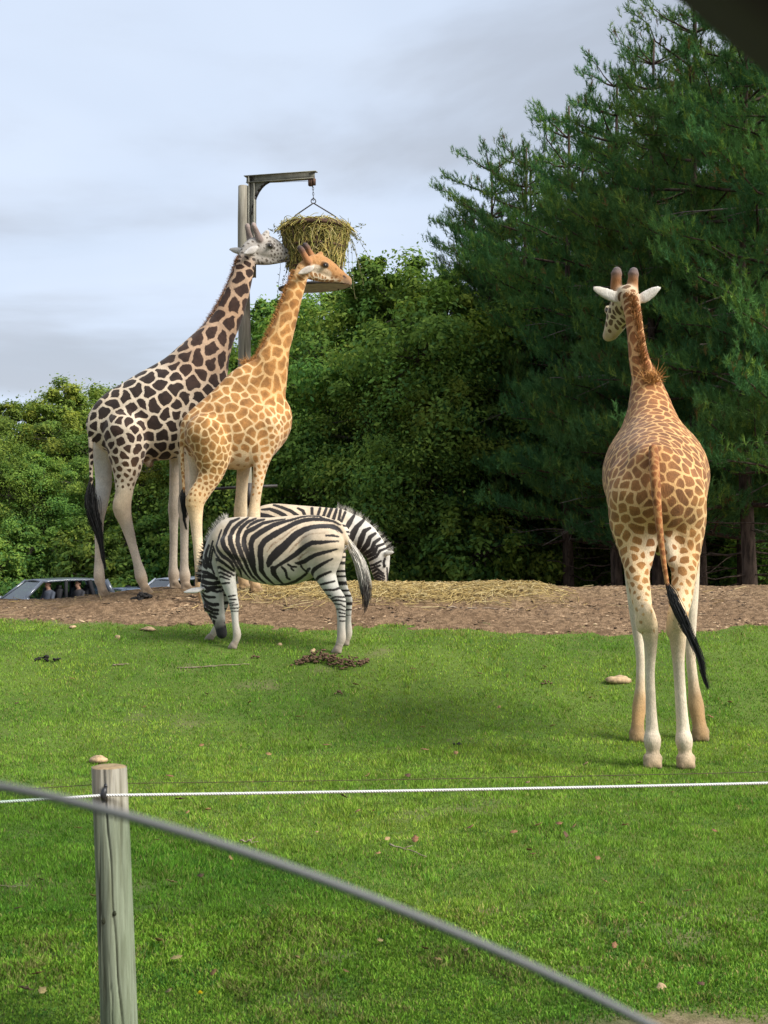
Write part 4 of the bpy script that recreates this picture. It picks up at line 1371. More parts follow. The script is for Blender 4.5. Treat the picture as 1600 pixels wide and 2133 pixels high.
# ---- the giraffe seen from behind
def giraffe_rear():
    bd = 10.55
    base = np.array([(1392 - 800) / F * bd, bd, float(tz((1392 - 800) / F * bd, bd))])
    e = empty('giraffe', base, 0, 'orange brown giraffe seen from behind on the grass, head turned sideways, ears spread', 'giraffe')
    X = np.array([1.0, 0, 0]); Yv = np.array([0, 1.0, 0])
    B = Body()

    def L(lst, tg, axis=X, sq=1.0, k=0.05):
        out = []
        for q in lst:
            p = W(q[0], q[1], q[2]); r = q[3] * q[2] / F
            out.append((p, r) + ((q[4],) if len(q) > 4 else ()))
        B.chain(out, tg, axis, sq, k)
        return out
    L([(1367, 1030, 10.15, 92), (1366, 1005, 10.5, 104), (1366, 992, 10.85, 110), (1364, 975, 11.2, 104), (1361, 950, 11.45, 88)], 'body', X, 1.0, 0.10)
    L([(1364, 965, 10.05, 42), (1364, 945, 10.5, 46), (1362, 905, 11.0, 52), (1355, 850, 11.35, 44), (1349, 812, 11.45, 32)], 'spine', X, 1.0, 0.12)
    L([(1358, 905, 11.4, 62), (1352, 850, 11.5, 42), (1345, 795, 11.5, 28), (1333, 756, 11.52, 22), (1326, 712, 11.56, 18.3), (1321, 669, 11.6, 17.3), (1317, 645, 11.62, 18), (1312, 622, 11.65, 19)], 'neck', X, 1.0, 0.06)
    # head, turned to the left and away
    L([(1306, 616, 11.68, 23), (1297, 632, 11.80, 25), (1288, 652, 11.93, 23), (1279, 674, 12.03, 18), (1272, 692, 12.10, 14.5), (1268, 699, 12.13, 12.5, 'muzzle')], 'face', X, 1.0, 0.03)
    L([(1302, 655, 11.84, 17), (1290, 680, 11.98, 12), (1277, 700, 12.08, 8, 'muzzle')], 'face', X, 1.0, 0.03)
    L([(1266, 642, 12.0, 6), (1264, 648, 12.0, 5)], 'face', X, 1, 0.02)
    for q in ([(1287, 612, 11.74, 15), (1284, 595, 11.74, 12.5), (1284, 578, 11.72, 10.8)], [(1315, 608, 11.70, 15), (1317, 594, 11.70, 12), (1319, 579, 11.68, 10.5)]):
        L(q, 'horn', X, 1.0, 0.02)
        x, y, d, r = q[-1]
        B.cone(W(x + 0.5, y - 9, d), 12 * d / F, W(x + 1, y - 13, d), 9.5 * d / F, 'knob', None, 1, 0.008)
    L([(1298, 626, 11.68, 6), (1281, 619, 11.66, 12), (1262, 611, 11.65, 11.5), (1246, 604, 11.64, 8), (1237, 600, 11.64, 3)], 'ear', Yv, 0.35, 0.012)
    L([(1328, 626, 11.64, 6), (1341, 620, 11.62, 12), (1355, 611, 11.61, 11), (1367, 603, 11.6, 7.5), (1375, 599, 11.6, 3)], 'ear', Yv, 0.35, 0.012)

    def leg(lst, tg, sq=1.0, kk=0.05):
        o = []
        for q in lst:
            p = W(q[0], q[1], q[2]); r = q[3] * q[2] / F
            o.append((p, r) + ((q[4],) if len(q) > 4 else ()))
        o = set_foot(o)
        B.chain(o, tg, X, sq, kk)
        return o
    hl = leg([(1326, 1040, 10.1, 58), (1322, 1085, 10.15, 52), (1325, 1144, 10.12, 36), (1328, 1193, 10.0, 25), (1335, 1241, 9.9, 21.5, 'upleg'), (1341, 1270, 9.84, 19, 'hock'), (1348, 1292, 9.82, 19.5, 'hock'), (1355, 1332, 9.86, 15, 'hock'), (1355, 1370, 9.88, 11, 'leg'),
              (1354, 1405, 9.89, 9.8, 'leg'), (1356, 1470, 9.9, 10.8, 'leg'), (1358, 1520, 9.9, 13.5, 'leg'), (1359, 1541, 9.88, 18, 'leg'), (1360, 1563, 9.88, 13.5, 'leg'), (1360, 1584, 9.86, 17.5, 'foot')], 'thigh', 1.0, 0.06)
    hoof(B, hl, Yv, X, 0.6, 'hoof', 0.55)
    hr = leg([(1412, 1040, 10.1, 58), (1420, 1085, 10.15, 50), (1424, 1144, 10.12, 36), (1425, 1193, 10.0, 26), (1420, 1241, 9.9, 23, 'upleg'), (1414, 1270, 9.84, 21, 'hock'), (1411, 1292, 9.82, 21, 'hock'), (1412, 1332, 9.86, 17, 'hock'), (1413, 1370, 9.88, 13, 'leg'),
              (1415, 1405, 9.89, 11.6, 'leg'), (1419, 1470, 9.9, 12, 'leg'), (1423, 1520, 9.9, 14, 'leg'), (1425, 1541, 9.88, 18, 'leg'), (1427, 1563, 9.88, 13.5, 'leg'), (1429, 1584, 9.86, 17.5, 'foot')], 'thigh', 1.0, 0.06)
    hoof(B, hr, Yv, X, 0.6, 'hoof', 0.55)
    fl = leg([(1325, 1080, 11.2, 38), (1322, 1150, 11.2, 26), (1322, 1220, 11.2, 18, 'leg'), (1325, 1275, 11.2, 14, 'leg'), (1330, 1330, 11.2, 10.5, 'leg'), (1334, 1372, 11.2, 9, 'leg'), (1334, 1420, 11.2, 9.6, 'leg'), (1333, 1442, 11.2, 11.5, 'foot'), (1332, 1464, 11.2, 14.5, 'ffoot'), (1329, 1490, 11.16, 13, 'ffoot'), (1327, 1520, 11.12, 15, 'ffoot')], 'thigh')
    hoof(B, fl, Yv, X, 0.5, 'hoof', 0.5)
    fr = leg([(1425, 1080, 11.2, 38), (1432, 1150, 11.2, 26), (1438, 1220, 11.2, 18, 'leg'), (1439, 1275, 11.2, 13.5, 'leg'), (1438, 1330, 11.2, 11, 'leg'), (1439, 1372, 11.2, 10, 'leg'), (1444, 1420, 11.2, 10.8, 'leg'), (1447, 1444, 11.2, 13, 'foot'), (1450, 1468, 11.2, 16.5, 'ffoot'), (1455, 1495, 11.16, 14, 'ffoot'), (1460, 1525, 11.12, 16.5, 'ffoot')], 'thigh')
    hoof(B, fr, Yv, X, 0.5, 'hoof', 0.5)
    for sx, x in ((-1, 1346), (1, 1412)):
        L([(x, 1300, 9.80, 14), (x - sx * 2, 1276, 9.76, 11), (x - sx * 2, 1262, 9.78, 8)], 'hock', X, 1.0, 0.025)      # point of the hock
        L([(x - sx * 14, 1300, 9.84, 9), (x - sx * 15, 1318, 9.84, 8)], 'hock', X, 1.0, 0.03)
        L([(x + sx * 13, 1292, 9.84, 9), (x + sx * 13, 1310, 9.84, 7)], 'hock', X, 1.0, 0.03)
    L([(1300, 1000, 10.25, 30), (1296, 1040, 10.3, 26)], 'body', X, 1, 0.10)
    L([(1436, 1000, 10.25, 30), (1440, 1040, 10.3, 26)], 'body', X, 1, 0.10)
    L([(1361, 935, 9.86, 10), (1364, 985, 9.76, 11), (1369, 1050, 9.72, 9), (1376, 1120, 9.70, 7), (1384, 1180, 9.68, 5.5), (1391, 1222, 9.66, 4.6)], 'tail', X, 1.0, 0.03)
    L([(1372, 1140, 10.3, 14), (1372, 1150, 10.35, 8)], 'inner', X, 1, 0.04)
    L([(1354, 1090, 10.04, 13), (1353, 1130, 10.03, 15), (1347, 1170, 9.99, 10)], 'inner', X, 1, 0.06)
    L([(1389, 1090, 10.04, 13), (1392, 1130, 10.03, 15), (1401, 1170, 9.99, 10)], 'inner', X, 1, 0.06)
    W0 = (0.60, 0.345, 0.135); PT = (0.235, 0.100, 0.033)
    LG = (0.62, 0.52, 0.39)
    pal = dict(r=dict(body=0.118, spine=0.095, neck=0.10, thigh=0.085, upleg=0.065, hock=0.07, face=0.05, tail=0.045, inner=0.1),
               thr=dict(body=0.135, spine=0.12, neck=0.15, thigh=0.17, upleg=0.33, hock=0.62, leg=2, foot=2, ffoot=2, hoof=2, inner=0.5, face=0.22, horn=2, knob=2, ear=2, muzzle=2, tail=0.22),
               pale=dict(body=W0, spine=(0.56, 0.31, 0.115), neck=(0.52, 0.275, 0.11), thigh=(0.64, 0.42, 0.20), upleg=(0.66, 0.48, 0.28), hock=(0.60, 0.45, 0.27), leg=LG, foot=(0.50, 0.34, 0.18), ffoot=(0.37, 0.22, 0.09), hoof=(0.22, 0.16, 0.10), inner=(0.60, 0.50, 0.37),
                         face=(0.62, 0.50, 0.34), horn=(0.33, 0.14, 0.045), knob=(0.13, 0.105, 0.10), ear=(0.58, 0.55, 0.48), muzzle=(0.34, 0.22, 0.12), tail=(0.42, 0.20, 0.07)),
               patch=dict(body=PT, spine=(0.245, 0.098, 0.03), neck=(0.25, 0.095, 0.03), thigh=(0.30, 0.14, 0.040), upleg=(0.36, 0.18, 0.06), hock=(0.42, 0.25, 0.10), face=(0.12, 0.07, 0.035), tail=(0.28, 0.10, 0.03)))
    n0 = W(1345, 795, 11.5); n1 = W(1312, 622, 11.65)
    nv = (n1 - n0) / np.linalg.norm(n1 - n0)
    ob = giraffe_skin(B, 0.0138, base, pal, 'body', giraffe_material('orange_brown_hide', 0.06, 0.07, 0.35), 9, (n0, nv), e)
    eye_ball(W(1267, 647, 11.97), 0.024, e, base)
    eye_ball(W(1296, 640, 12.02), 0.026, e, base)
    # short mane down the back of the neck, long tuft at the withers
    line = np.array([W(*q) for q in [(1348, 800, 11.36), (1341, 765, 11.40), (1336, 735, 11.43), (1331, 700, 11.48), (1326, 665, 11.52), (1320, 640, 11.53), (1312, 616, 11.56)]])
    n = 900
    q = rng.random(n) * (len(line) - 1)
    roots = np.stack([np.interp(q, np.arange(len(line)), line[:, i]) for i in range(3)], 1) + X * rng.normal(0, 0.012, (n, 1)) + Yv * 0.03
    strands(roots, np.array([0.1, -0.85, 0.45]) + rng.normal(0, 0.25, (n, 3)), 0.05 + 0.035 * rng.random(n), np.full(n, 0.0045), np.array([[0.38, 0.18, 0.065]]) * (0.6 + 0.8 * rng.random((n, 1))), 'mane', e, base)
    n = 190
    c = W(1357, 795, 11.33)
    roots = c + rng.normal(0, 1, (n, 3)) * np.array([0.028, 0.03, 0.03])
    strands(roots, np.array([0.05, -0.55, 0.75]) + rng.normal(0, 0.38, (n, 3)) * np.array([1.3, 0.6, 0.6]), 0.06 + 0.06 * rng.random(n), np.full(n, 0.0042), np.array([[0.50, 0.25, 0.08]]) * (0.6 + 0.7 * rng.random((n, 1))), 'withers_tuft', e, base, 0.25, 5, 0.3)
    path = np.array([W(*q, 9.64) for q in [(1390, 1218), (1397, 1235), (1406, 1258), (1417, 1282), (1428, 1305), (1440, 1330), (1452, 1355), (1461, 1380), (1466, 1408), (1475, 1434)]])
    tuft_along(path, [0.014, 0.026, 0.030, 0.029, 0.025, 0.020, 0.020, 0.020, 0.016, 0.012], 300, np.full((300, 3), 0.013) * (0.6 + rng.random((300, 1))), 'tail_tuft', e, base, 0.0032, 11)


giraffe_dark()
giraffe_tan()
giraffe_rear()
# ------------------------------------------------------------------ zebras
def frame(ox, oy, sc):
    def f(lst):
        return [(ox + x * sc, oy + y * sc, w * sc) for x, y, w in lst]
    return f


fA = frame(410, 1060, .1125); fB = frame(570, 1060, .1125); fC = frame(370, 1180, .1); fD = frame(640, 1180, .1); fE = frame(530, 1030, .1875)
ZEB1 = [fA(q) for q in [
    [(720, 170, 15), (590, 240, 30), (520, 400, 35), (500, 560, 40), (560, 700, 42), (660, 830, 38), (730, 950, 22), (770, 1070, 15), (790, 1180, 14), (780, 1250, 8)],
    [(880, 160, 15), (760, 260, 32), (660, 380, 38), (640, 500, 38), (680, 640, 38), (740, 780, 35), (800, 950, 28), (840, 1100, 18), (900, 1220, 14), (950, 1295, 8)],
    [(1030, 175, 12), (900, 240, 28), (810, 350, 35), (770, 460, 32), (790, 600, 30), (840, 760, 32), (890, 920, 28), (940, 1100, 25), (1000, 1240, 18), (1080, 1335, 10)],
    [(1200, 190, 12), (1080, 220, 25), (980, 280, 22), (920, 350, 10)],
    [(1590, 185, 6), (1400, 215, 14), (1200, 260, 28), (1050, 360, 38), (920, 430, 38), (890, 530, 35), (900, 660, 35), (950, 800, 35), (1000, 960, 35), (1040, 1080, 35), (1080, 1200, 30), (1150, 1310, 20), (1220, 1380, 10)],
    [(1600, 230, 25), (1400, 300, 40), (1200, 420, 48), (1060, 530, 50), (1020, 650, 42), (1040, 800, 42), (1060, 950, 40), (1060, 1080, 40), (1080, 1180, 28)],
    [(1422, 490, 50), (1280, 590, 50), (1210, 700, 48), (1200, 850, 48), (1210, 1000, 45), (1200, 1130, 40), (1260, 1250, 25), (1340, 1350, 18), (1390, 1410, 10)],
    [(1452, 870, 70), (1400, 920, 60), (1360, 1000, 50), (1340, 1060, 20)],
    [(1430, 1110, 50), (1420, 1200, 35), (1480, 1290, 22), (1540, 1370, 14), (1560, 1400, 8)],
    [(430, 390, 10), (400, 500, 14), (395, 600, 18), (380, 680, 22), (420, 760, 28), (520, 870, 28), (620, 930, 25), (680, 990, 22), (710, 1070, 12), (715, 1120, 5)],
    [(340, 700, 12), (380, 800, 20), (440, 850, 16), (500, 900, 10)],
    [(345, 1010, 12), (370, 940, 22), (440, 940, 28), (540, 1000, 22), (620, 1070, 20), (690, 1150, 12)],
    [(355, 1140, 14), (380, 1090, 18), (450, 1080, 18), (550, 1140, 16), (640, 1190, 14), (690, 1230, 8)],
    [(400, 1185, 10), (470, 1180, 14), (560, 1220, 12), (640, 1255, 8)],
    [(420, 1260, 14), (490, 1255, 14), (560, 1285, 8), (620, 1305, 5)],
    [(450, 1385, 8), (540, 1375, 10), (620, 1370, 6)],
    [(330, 600, 12), (300, 700, 14), (260, 830, 14), (240, 950, 14)],
    [(330, 760, 14), (290, 900, 13), (270, 1000, 13), (300, 1120, 12), (330, 1200, 12)],
    [(240, 680, 18), (200, 760, 25), (165, 860, 28), (190, 950, 40), (220, 1040, 38), (260, 1090, 14)],
    [(110, 960, 28), (130, 1040, 32), (180, 1090, 22)],
    [(100, 1165, 22), (200, 1185, 27), (270, 1215, 22), (330, 1240, 16)],
    [(100, 1250, 30), (220, 1255, 27), (310, 1270, 27), (370, 1290, 22)],
    [(100, 1340, 30), (200, 1370, 27), (300, 1385, 22), (400, 1365, 24)],
    [(110, 1430, 16), (210, 1475, 22), (300, 1450, 18), (420, 1450, 16)]]]
ZEB1 += [fB(q) for q in [
    [(1190, 290, 8), (1050, 220, 14), (880, 190, 25), (700, 185, 28), (520, 210, 35), (380, 260, 40), (250, 340, 40), (150, 400, 45), (0, 490, 55)],
    [(0, 290, 35), (150, 240, 25), (300, 200, 18), (450, 150, 14), (600, 125, 7), (800, 130, 7), (880, 180, 10)],
    [(1225, 440, 8), (1150, 360, 25), (1050, 320, 35), (870, 320, 35), (700, 340, 38), (560, 390, 50), (420, 480, 60), (330, 570, 60), (230, 680, 65), (120, 780, 75), (30, 870, 70)],
    [(1220, 600, 5), (1050, 610, 18), (900, 625, 30), (760, 630, 35), (650, 680, 38), (520, 760, 40), (430, 840, 38), (330, 910, 32), (220, 980, 25), (100, 1050, 18), (20, 1110, 25), (30, 1220, 25), (80, 1310, 20), (130, 1385, 10)],
    [(170, 1080, 12), (220, 1130, 20), (235, 1200, 16), (235, 1280, 14), (275, 1305, 14)],
    [(1205, 745, 5), (1100, 775, 15), (950, 815, 25), (820, 850, 28), (700, 910, 32), (590, 970, 35), (480, 1005, 25), (420, 1005, 8)],
    [(510, 1010, 10), (520, 1080, 8), (600, 1170, 10)],
    [(1120, 925, 6), (1000, 985, 18), (880, 1055, 25), (770, 1125, 30), (725, 1190, 25), (720, 1255, 12)],
    [(1075, 1160, 10), (960, 1210, 18), (850, 1260, 20), (790, 1320, 20), (770, 1345, 12)],
    [(1130, 1340, 10), (1000, 1370, 12), (870, 1405, 12)], [(1205, 1470, 14), (1130, 1500, 14), (1020, 1500, 12), (920, 1505, 10)],
    [(1210, 515, 6), (1120, 495, 15), (1000, 495, 8)], [(690, 1100, 12), (640, 1130, 25), (620, 1150, 20)],
    [(290, 1030, 14), (340, 1070, 12), (430, 1075, 10)], [(340, 1110, 12), (370, 1140, 10)],
    [(600, 1190, 10), (480, 1280, 16), (360, 1350, 16), (200, 1400, 12), (0, 1420, 8)]]]
ZEB1 += [fC(q) for q in [
    [(500, 390, 12), (600, 460, 20), (700, 450, 20), (780, 450, 14), (870, 430, 14)], [(520, 490, 12), (620, 520, 18), (700, 490, 14), (820, 525, 15), (910, 510, 12)],
    [(500, 540, 8), (580, 620, 18), (660, 640, 20), (780, 640, 12)], [(880, 640, 10), (940, 640, 8)], [(500, 600, 8), (560, 700, 16), (650, 770, 22), (740, 800, 24), (830, 790, 24)],
    [(560, 750, 10), (640, 840, 18), (730, 900, 20), (830, 910, 18)], [(570, 830, 8), (640, 920, 16), (740, 980, 18), (830, 990, 14)], [(650, 1000, 12), (700, 1040, 16), (790, 1070, 14)],
    [(640, 1020, 10), (680, 1100, 10)], [(740, 1150, 25), (740, 1200, 12)], [(540, 820, 22), (570, 900, 18)], [(1040, 1000, 12), (980, 1050, 12)], [(1040, 1100, 12), (960, 1150, 14)],
    [(1020, 1180, 12), (940, 1220, 12), (890, 1190, 10)], [(980, 1260, 12), (900, 1270, 12)],
    [(1060, 625, 8), (1200, 600, 8)], [(1090, 690, 8), (1210, 685, 8)], [(1060, 770, 6), (1180, 755, 6)], [(1080, 820, 5), (1240, 790, 5)], [(1090, 870, 5), (1250, 865, 5)], [(1110, 930, 4), (1250, 930, 4)]]]
ZEB1 += [fD(q) for q in [
    [(390, 600, 8), (500, 605, 6)], [(490, 680, 8), (590, 630, 10), (820, 640, 8)], [(500, 720, 10), (650, 700, 10), (820, 740, 8)], [(540, 775, 6), (700, 790, 6), (810, 860, 6)],
    [(610, 890, 8), (700, 890, 7), (800, 930, 7)], [(660, 955, 8), (800, 990, 5)], [(670, 1040, 6), (800, 1050, 6)], [(680, 1135, 6), (790, 1140, 6)]]]
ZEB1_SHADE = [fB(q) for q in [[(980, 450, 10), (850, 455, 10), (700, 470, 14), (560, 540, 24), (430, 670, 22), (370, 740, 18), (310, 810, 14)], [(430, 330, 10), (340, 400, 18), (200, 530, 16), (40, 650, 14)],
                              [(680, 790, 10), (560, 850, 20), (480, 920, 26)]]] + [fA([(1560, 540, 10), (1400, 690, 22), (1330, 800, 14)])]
ZEB2 = [fE(q) for q in [
    [(60, 225, 22), (150, 240, 20), (250, 265, 8)], [(80, 165, 8), (170, 160, 14), (250, 190, 20), (330, 230, 20), (370, 260, 14)], [(210, 112, 8), (300, 140, 14), (400, 180, 16), (480, 235, 16)],
    [(480, 150, 8), (540, 180, 15), (565, 250, 16)], [(640, 150, 14), (640, 240, 14)], [(730, 150, 12), (700, 250, 14)], [(800, 150, 12), (760, 260, 14)], [(860, 150, 14), (810, 270, 16)],
    [(915, 160, 12), (870, 300, 18)], [(960, 170, 12), (930, 320, 14)], [(1010, 195, 12), (960, 320, 11)], [(1110, 230, 12), (1060, 310, 25), (1010, 400, 20)], [(1215, 285, 14), (1140, 360, 25), (1100, 430, 34), (1080, 500, 26)],
    [(1290, 370, 12), (1225, 405, 22), (1190, 490, 32), (1160, 590, 22)], [(1350, 430, 12), (1285, 475, 20), (1260, 550, 28), (1190, 640, 18)], [(1400, 490, 12), (1335, 535, 18), (1310, 610, 22), (1220, 670, 15)],
    [(1450, 545, 10), (1370, 575, 13), (1330, 660, 20), (1250, 700, 12)], [(1490, 590, 9), (1400, 625, 12), (1360, 690, 12), (1270, 740, 10)],
    [(1410, 740, 8), (1340, 780, 10), (1260, 800, 8)], [(1400, 790, 8), (1350, 810, 9), (1270, 840, 8)], [(1440, 880, 7), (1370, 830, 10), (1290, 880, 8)], [(1450, 910, 8), (1380, 870, 10), (1300, 920, 8)],
    [(1450, 940, 7), (1380, 905, 9), (1310, 950, 8)], [(1450, 970, 7), (1380, 940, 8), (1320, 970, 8)], [(1455, 715, 10), (1440, 760, 12), (1450, 800, 12)], [(1480, 820, 6), (1490, 960, 8)], [(1450, 1000, 7), (1380, 975, 8), (1330, 1000, 8)]]]


def stripe_field(Vl, lines, P, base, hd, off):
    """signed distance (m) of each vertex, in the flank plane, to the dark stripes"""
    best = np.full(len(Vl), 9.0)
    for ln in lines:
        pts = []
        o_ = off * (0.35 if (off > 0 and np.mean([q[0] for q in ln]) < 458) else 1.0)
        wk = 1.2 if (off > 0 and np.mean([q[1] for q in ln]) > 1210 and ln[0][0] < 470) else 1.0
        for px, py, w in ln:
            p = P(px, py, o_)
            pts.append(((p - base) @ hd, p[2] - base[2], wk * w * p[1] / F))
        for a, b in zip(pts[:-1], pts[1:]):
            A = np.array(a[:2]); Bv = np.array(b[:2]) - A
            t = np.clip(((Vl - A) @ Bv) / (Bv @ Bv + 1e-12), 0, 1)
            d = np.sqrt(((Vl - A - t[:, None] * Bv) ** 2).sum(1)) - (a[2] + (b[2] - a[2]) * t)
            best = np.minimum(best, d)
    return best


def zebra_material():
    t = NT('striped_hide', 0.7, 0.22)
    v = t.coord('Object')
    nz = t.noise(v, 60, 3)
    e = t.math('ADD', t.attr('stripe'), t.math('MULTIPLY', t.math('SUBTRACT', nz, 0.5), 0.018))
    m = t.rng(e, 0.0115, 0.0)
    big = t.rng(t.noise(v, 4, 6, 0.65), 0.3, 0.7, 0.76, 1.1)
    pale = t.mix(1.0, t.attr('pale', 'Color'), big, 'MULTIPLY')
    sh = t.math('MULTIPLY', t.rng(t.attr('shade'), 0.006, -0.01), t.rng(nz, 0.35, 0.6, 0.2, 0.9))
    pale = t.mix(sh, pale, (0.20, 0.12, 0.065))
    c = t.mix(m, pale, (0.017, 0.013, 0.012))
    hair = t.noise(v, 150, 3)
    c = t.mix(1.0, c, t.rng(hair, 0.3, 0.7, 0.9, 1.08), 'MULTIPLY')
    t.color(c)
    t.p.inputs['Sheen Weight'].default_value = 0.1
    t.bump(t.math('ADD', t.math('MULTIPLY', hair, 0.2), t.noise(v, 9, 3)), 0.3, 0.025)
    return t.m


ZMAT = zebra_material()


def zebra_skin(B, h, base, P, s, hd, lines, shade, off, far_tags, e):
    V, Fc = B.mesh(h)
    wts = B.weights(V, 0.014)
    rel = V - base
    L2 = np.stack([rel @ hd, rel[:, 2]], 1)
    st = stripe_field(L2, lines, P, base, hd, off)
    far = sum(wts.get(t, 0) for t in far_tags)
    zr = rel[:, 2]
    ring = (np.abs(((zr / 0.075 + 0.15 * np.sin(zr * 31)) % 1.0) - 0.5) - 0.13) * 0.075 + 0.03 * smooth(0.45, 0.2, zr)
    st = np.where(far > 0.5, ring, st)
    muz = wts.get('muzzle', 0); hf = wts.get('hoof', 0) ; ear = wts.get('ear', 0)
    st = np.where(hf > 0.4, 0.1, st)
    pale = np.tile(np.array([0.52, 0.49, 0.435]), (len(V), 1))
    up = smooth(0.70, 1.15, zr) * (1 - wts.get('neck', 0)) * 0.9
    pale = pale * (1 - up[:, None]) + np.array([0.54, 0.42, 0.285]) * up[:, None]
    low = smooth(0.42, 0.05, zr)[:, None]
    pale = pale * (1 - 0.75 * low) + np.array([0.40, 0.32, 0.24]) * 0.75 * low
    if np.ndim(hf): pale = np.where((hf > 0.4)[:, None], np.array([0.30, 0.24, 0.19]), pale)
    if np.ndim(muz):
        k = np.clip(muz * 1.2, 0, 1)[:, None]
        pale = pale * (1 - k) + np.array([0.022, 0.02, 0.021]) * k
    if np.ndim(ear): st = np.where(ear > 0.5, 0.1, st)
    me = new_mesh('body', rel, Fc, [ZMAT], True)
    fattr(me, 'stripe', st)
    fattr(me, 'shade', stripe_field(L2, shade, P, base, hd, off) if shade else np.full(len(V), 1.0))
    cattr(me, 'pale', pale)
    obj('body', me, e)


def zebra_mane(line, out, hd, s, lines, P, base, off, e, n, length):
    line = np.array(line)
    q = rng.random(n) * (len(line) - 1)
    roots = np.stack([np.interp(q, np.arange(len(line)), line[:, i]) for i in range(3)], 1)
    o = np.stack([np.interp(q, np.arange(len(out)), np.array(out)[:, i]) for i in range(3)], 1)
    rel = roots - base
    # each strand takes the colour of the stripe it grows from
    st = stripe_field(np.stack([(rel - o * 0.03) @ hd, (rel - o * 0.03)[:, 2]], 1), lines, P, base, hd, off)
    k = smooth(0.006, -0.006, st)[:, None]
    col = (np.array([0.62, 0.58, 0.50]) * (1 - k) + np.array([0.03, 0.022, 0.02]) * k) * (0.75 + 0.4 * rng.random((n, 1)))
    roots = roots - o * 0.02 + s * rng.normal(0, 0.010, (n, 1))
    kk = 4
    cols = np.repeat(col[:, None], kk, 1)
    cols[:, -1] *= 0.35
    strands(roots, o + rng.normal(0, 0.14, (n, 3)), length * (0.7 + 0.5 * rng.random(n)), np.full(n, 0.0048), cols, 'mane', e, base, 0.0, kk, 0.1)


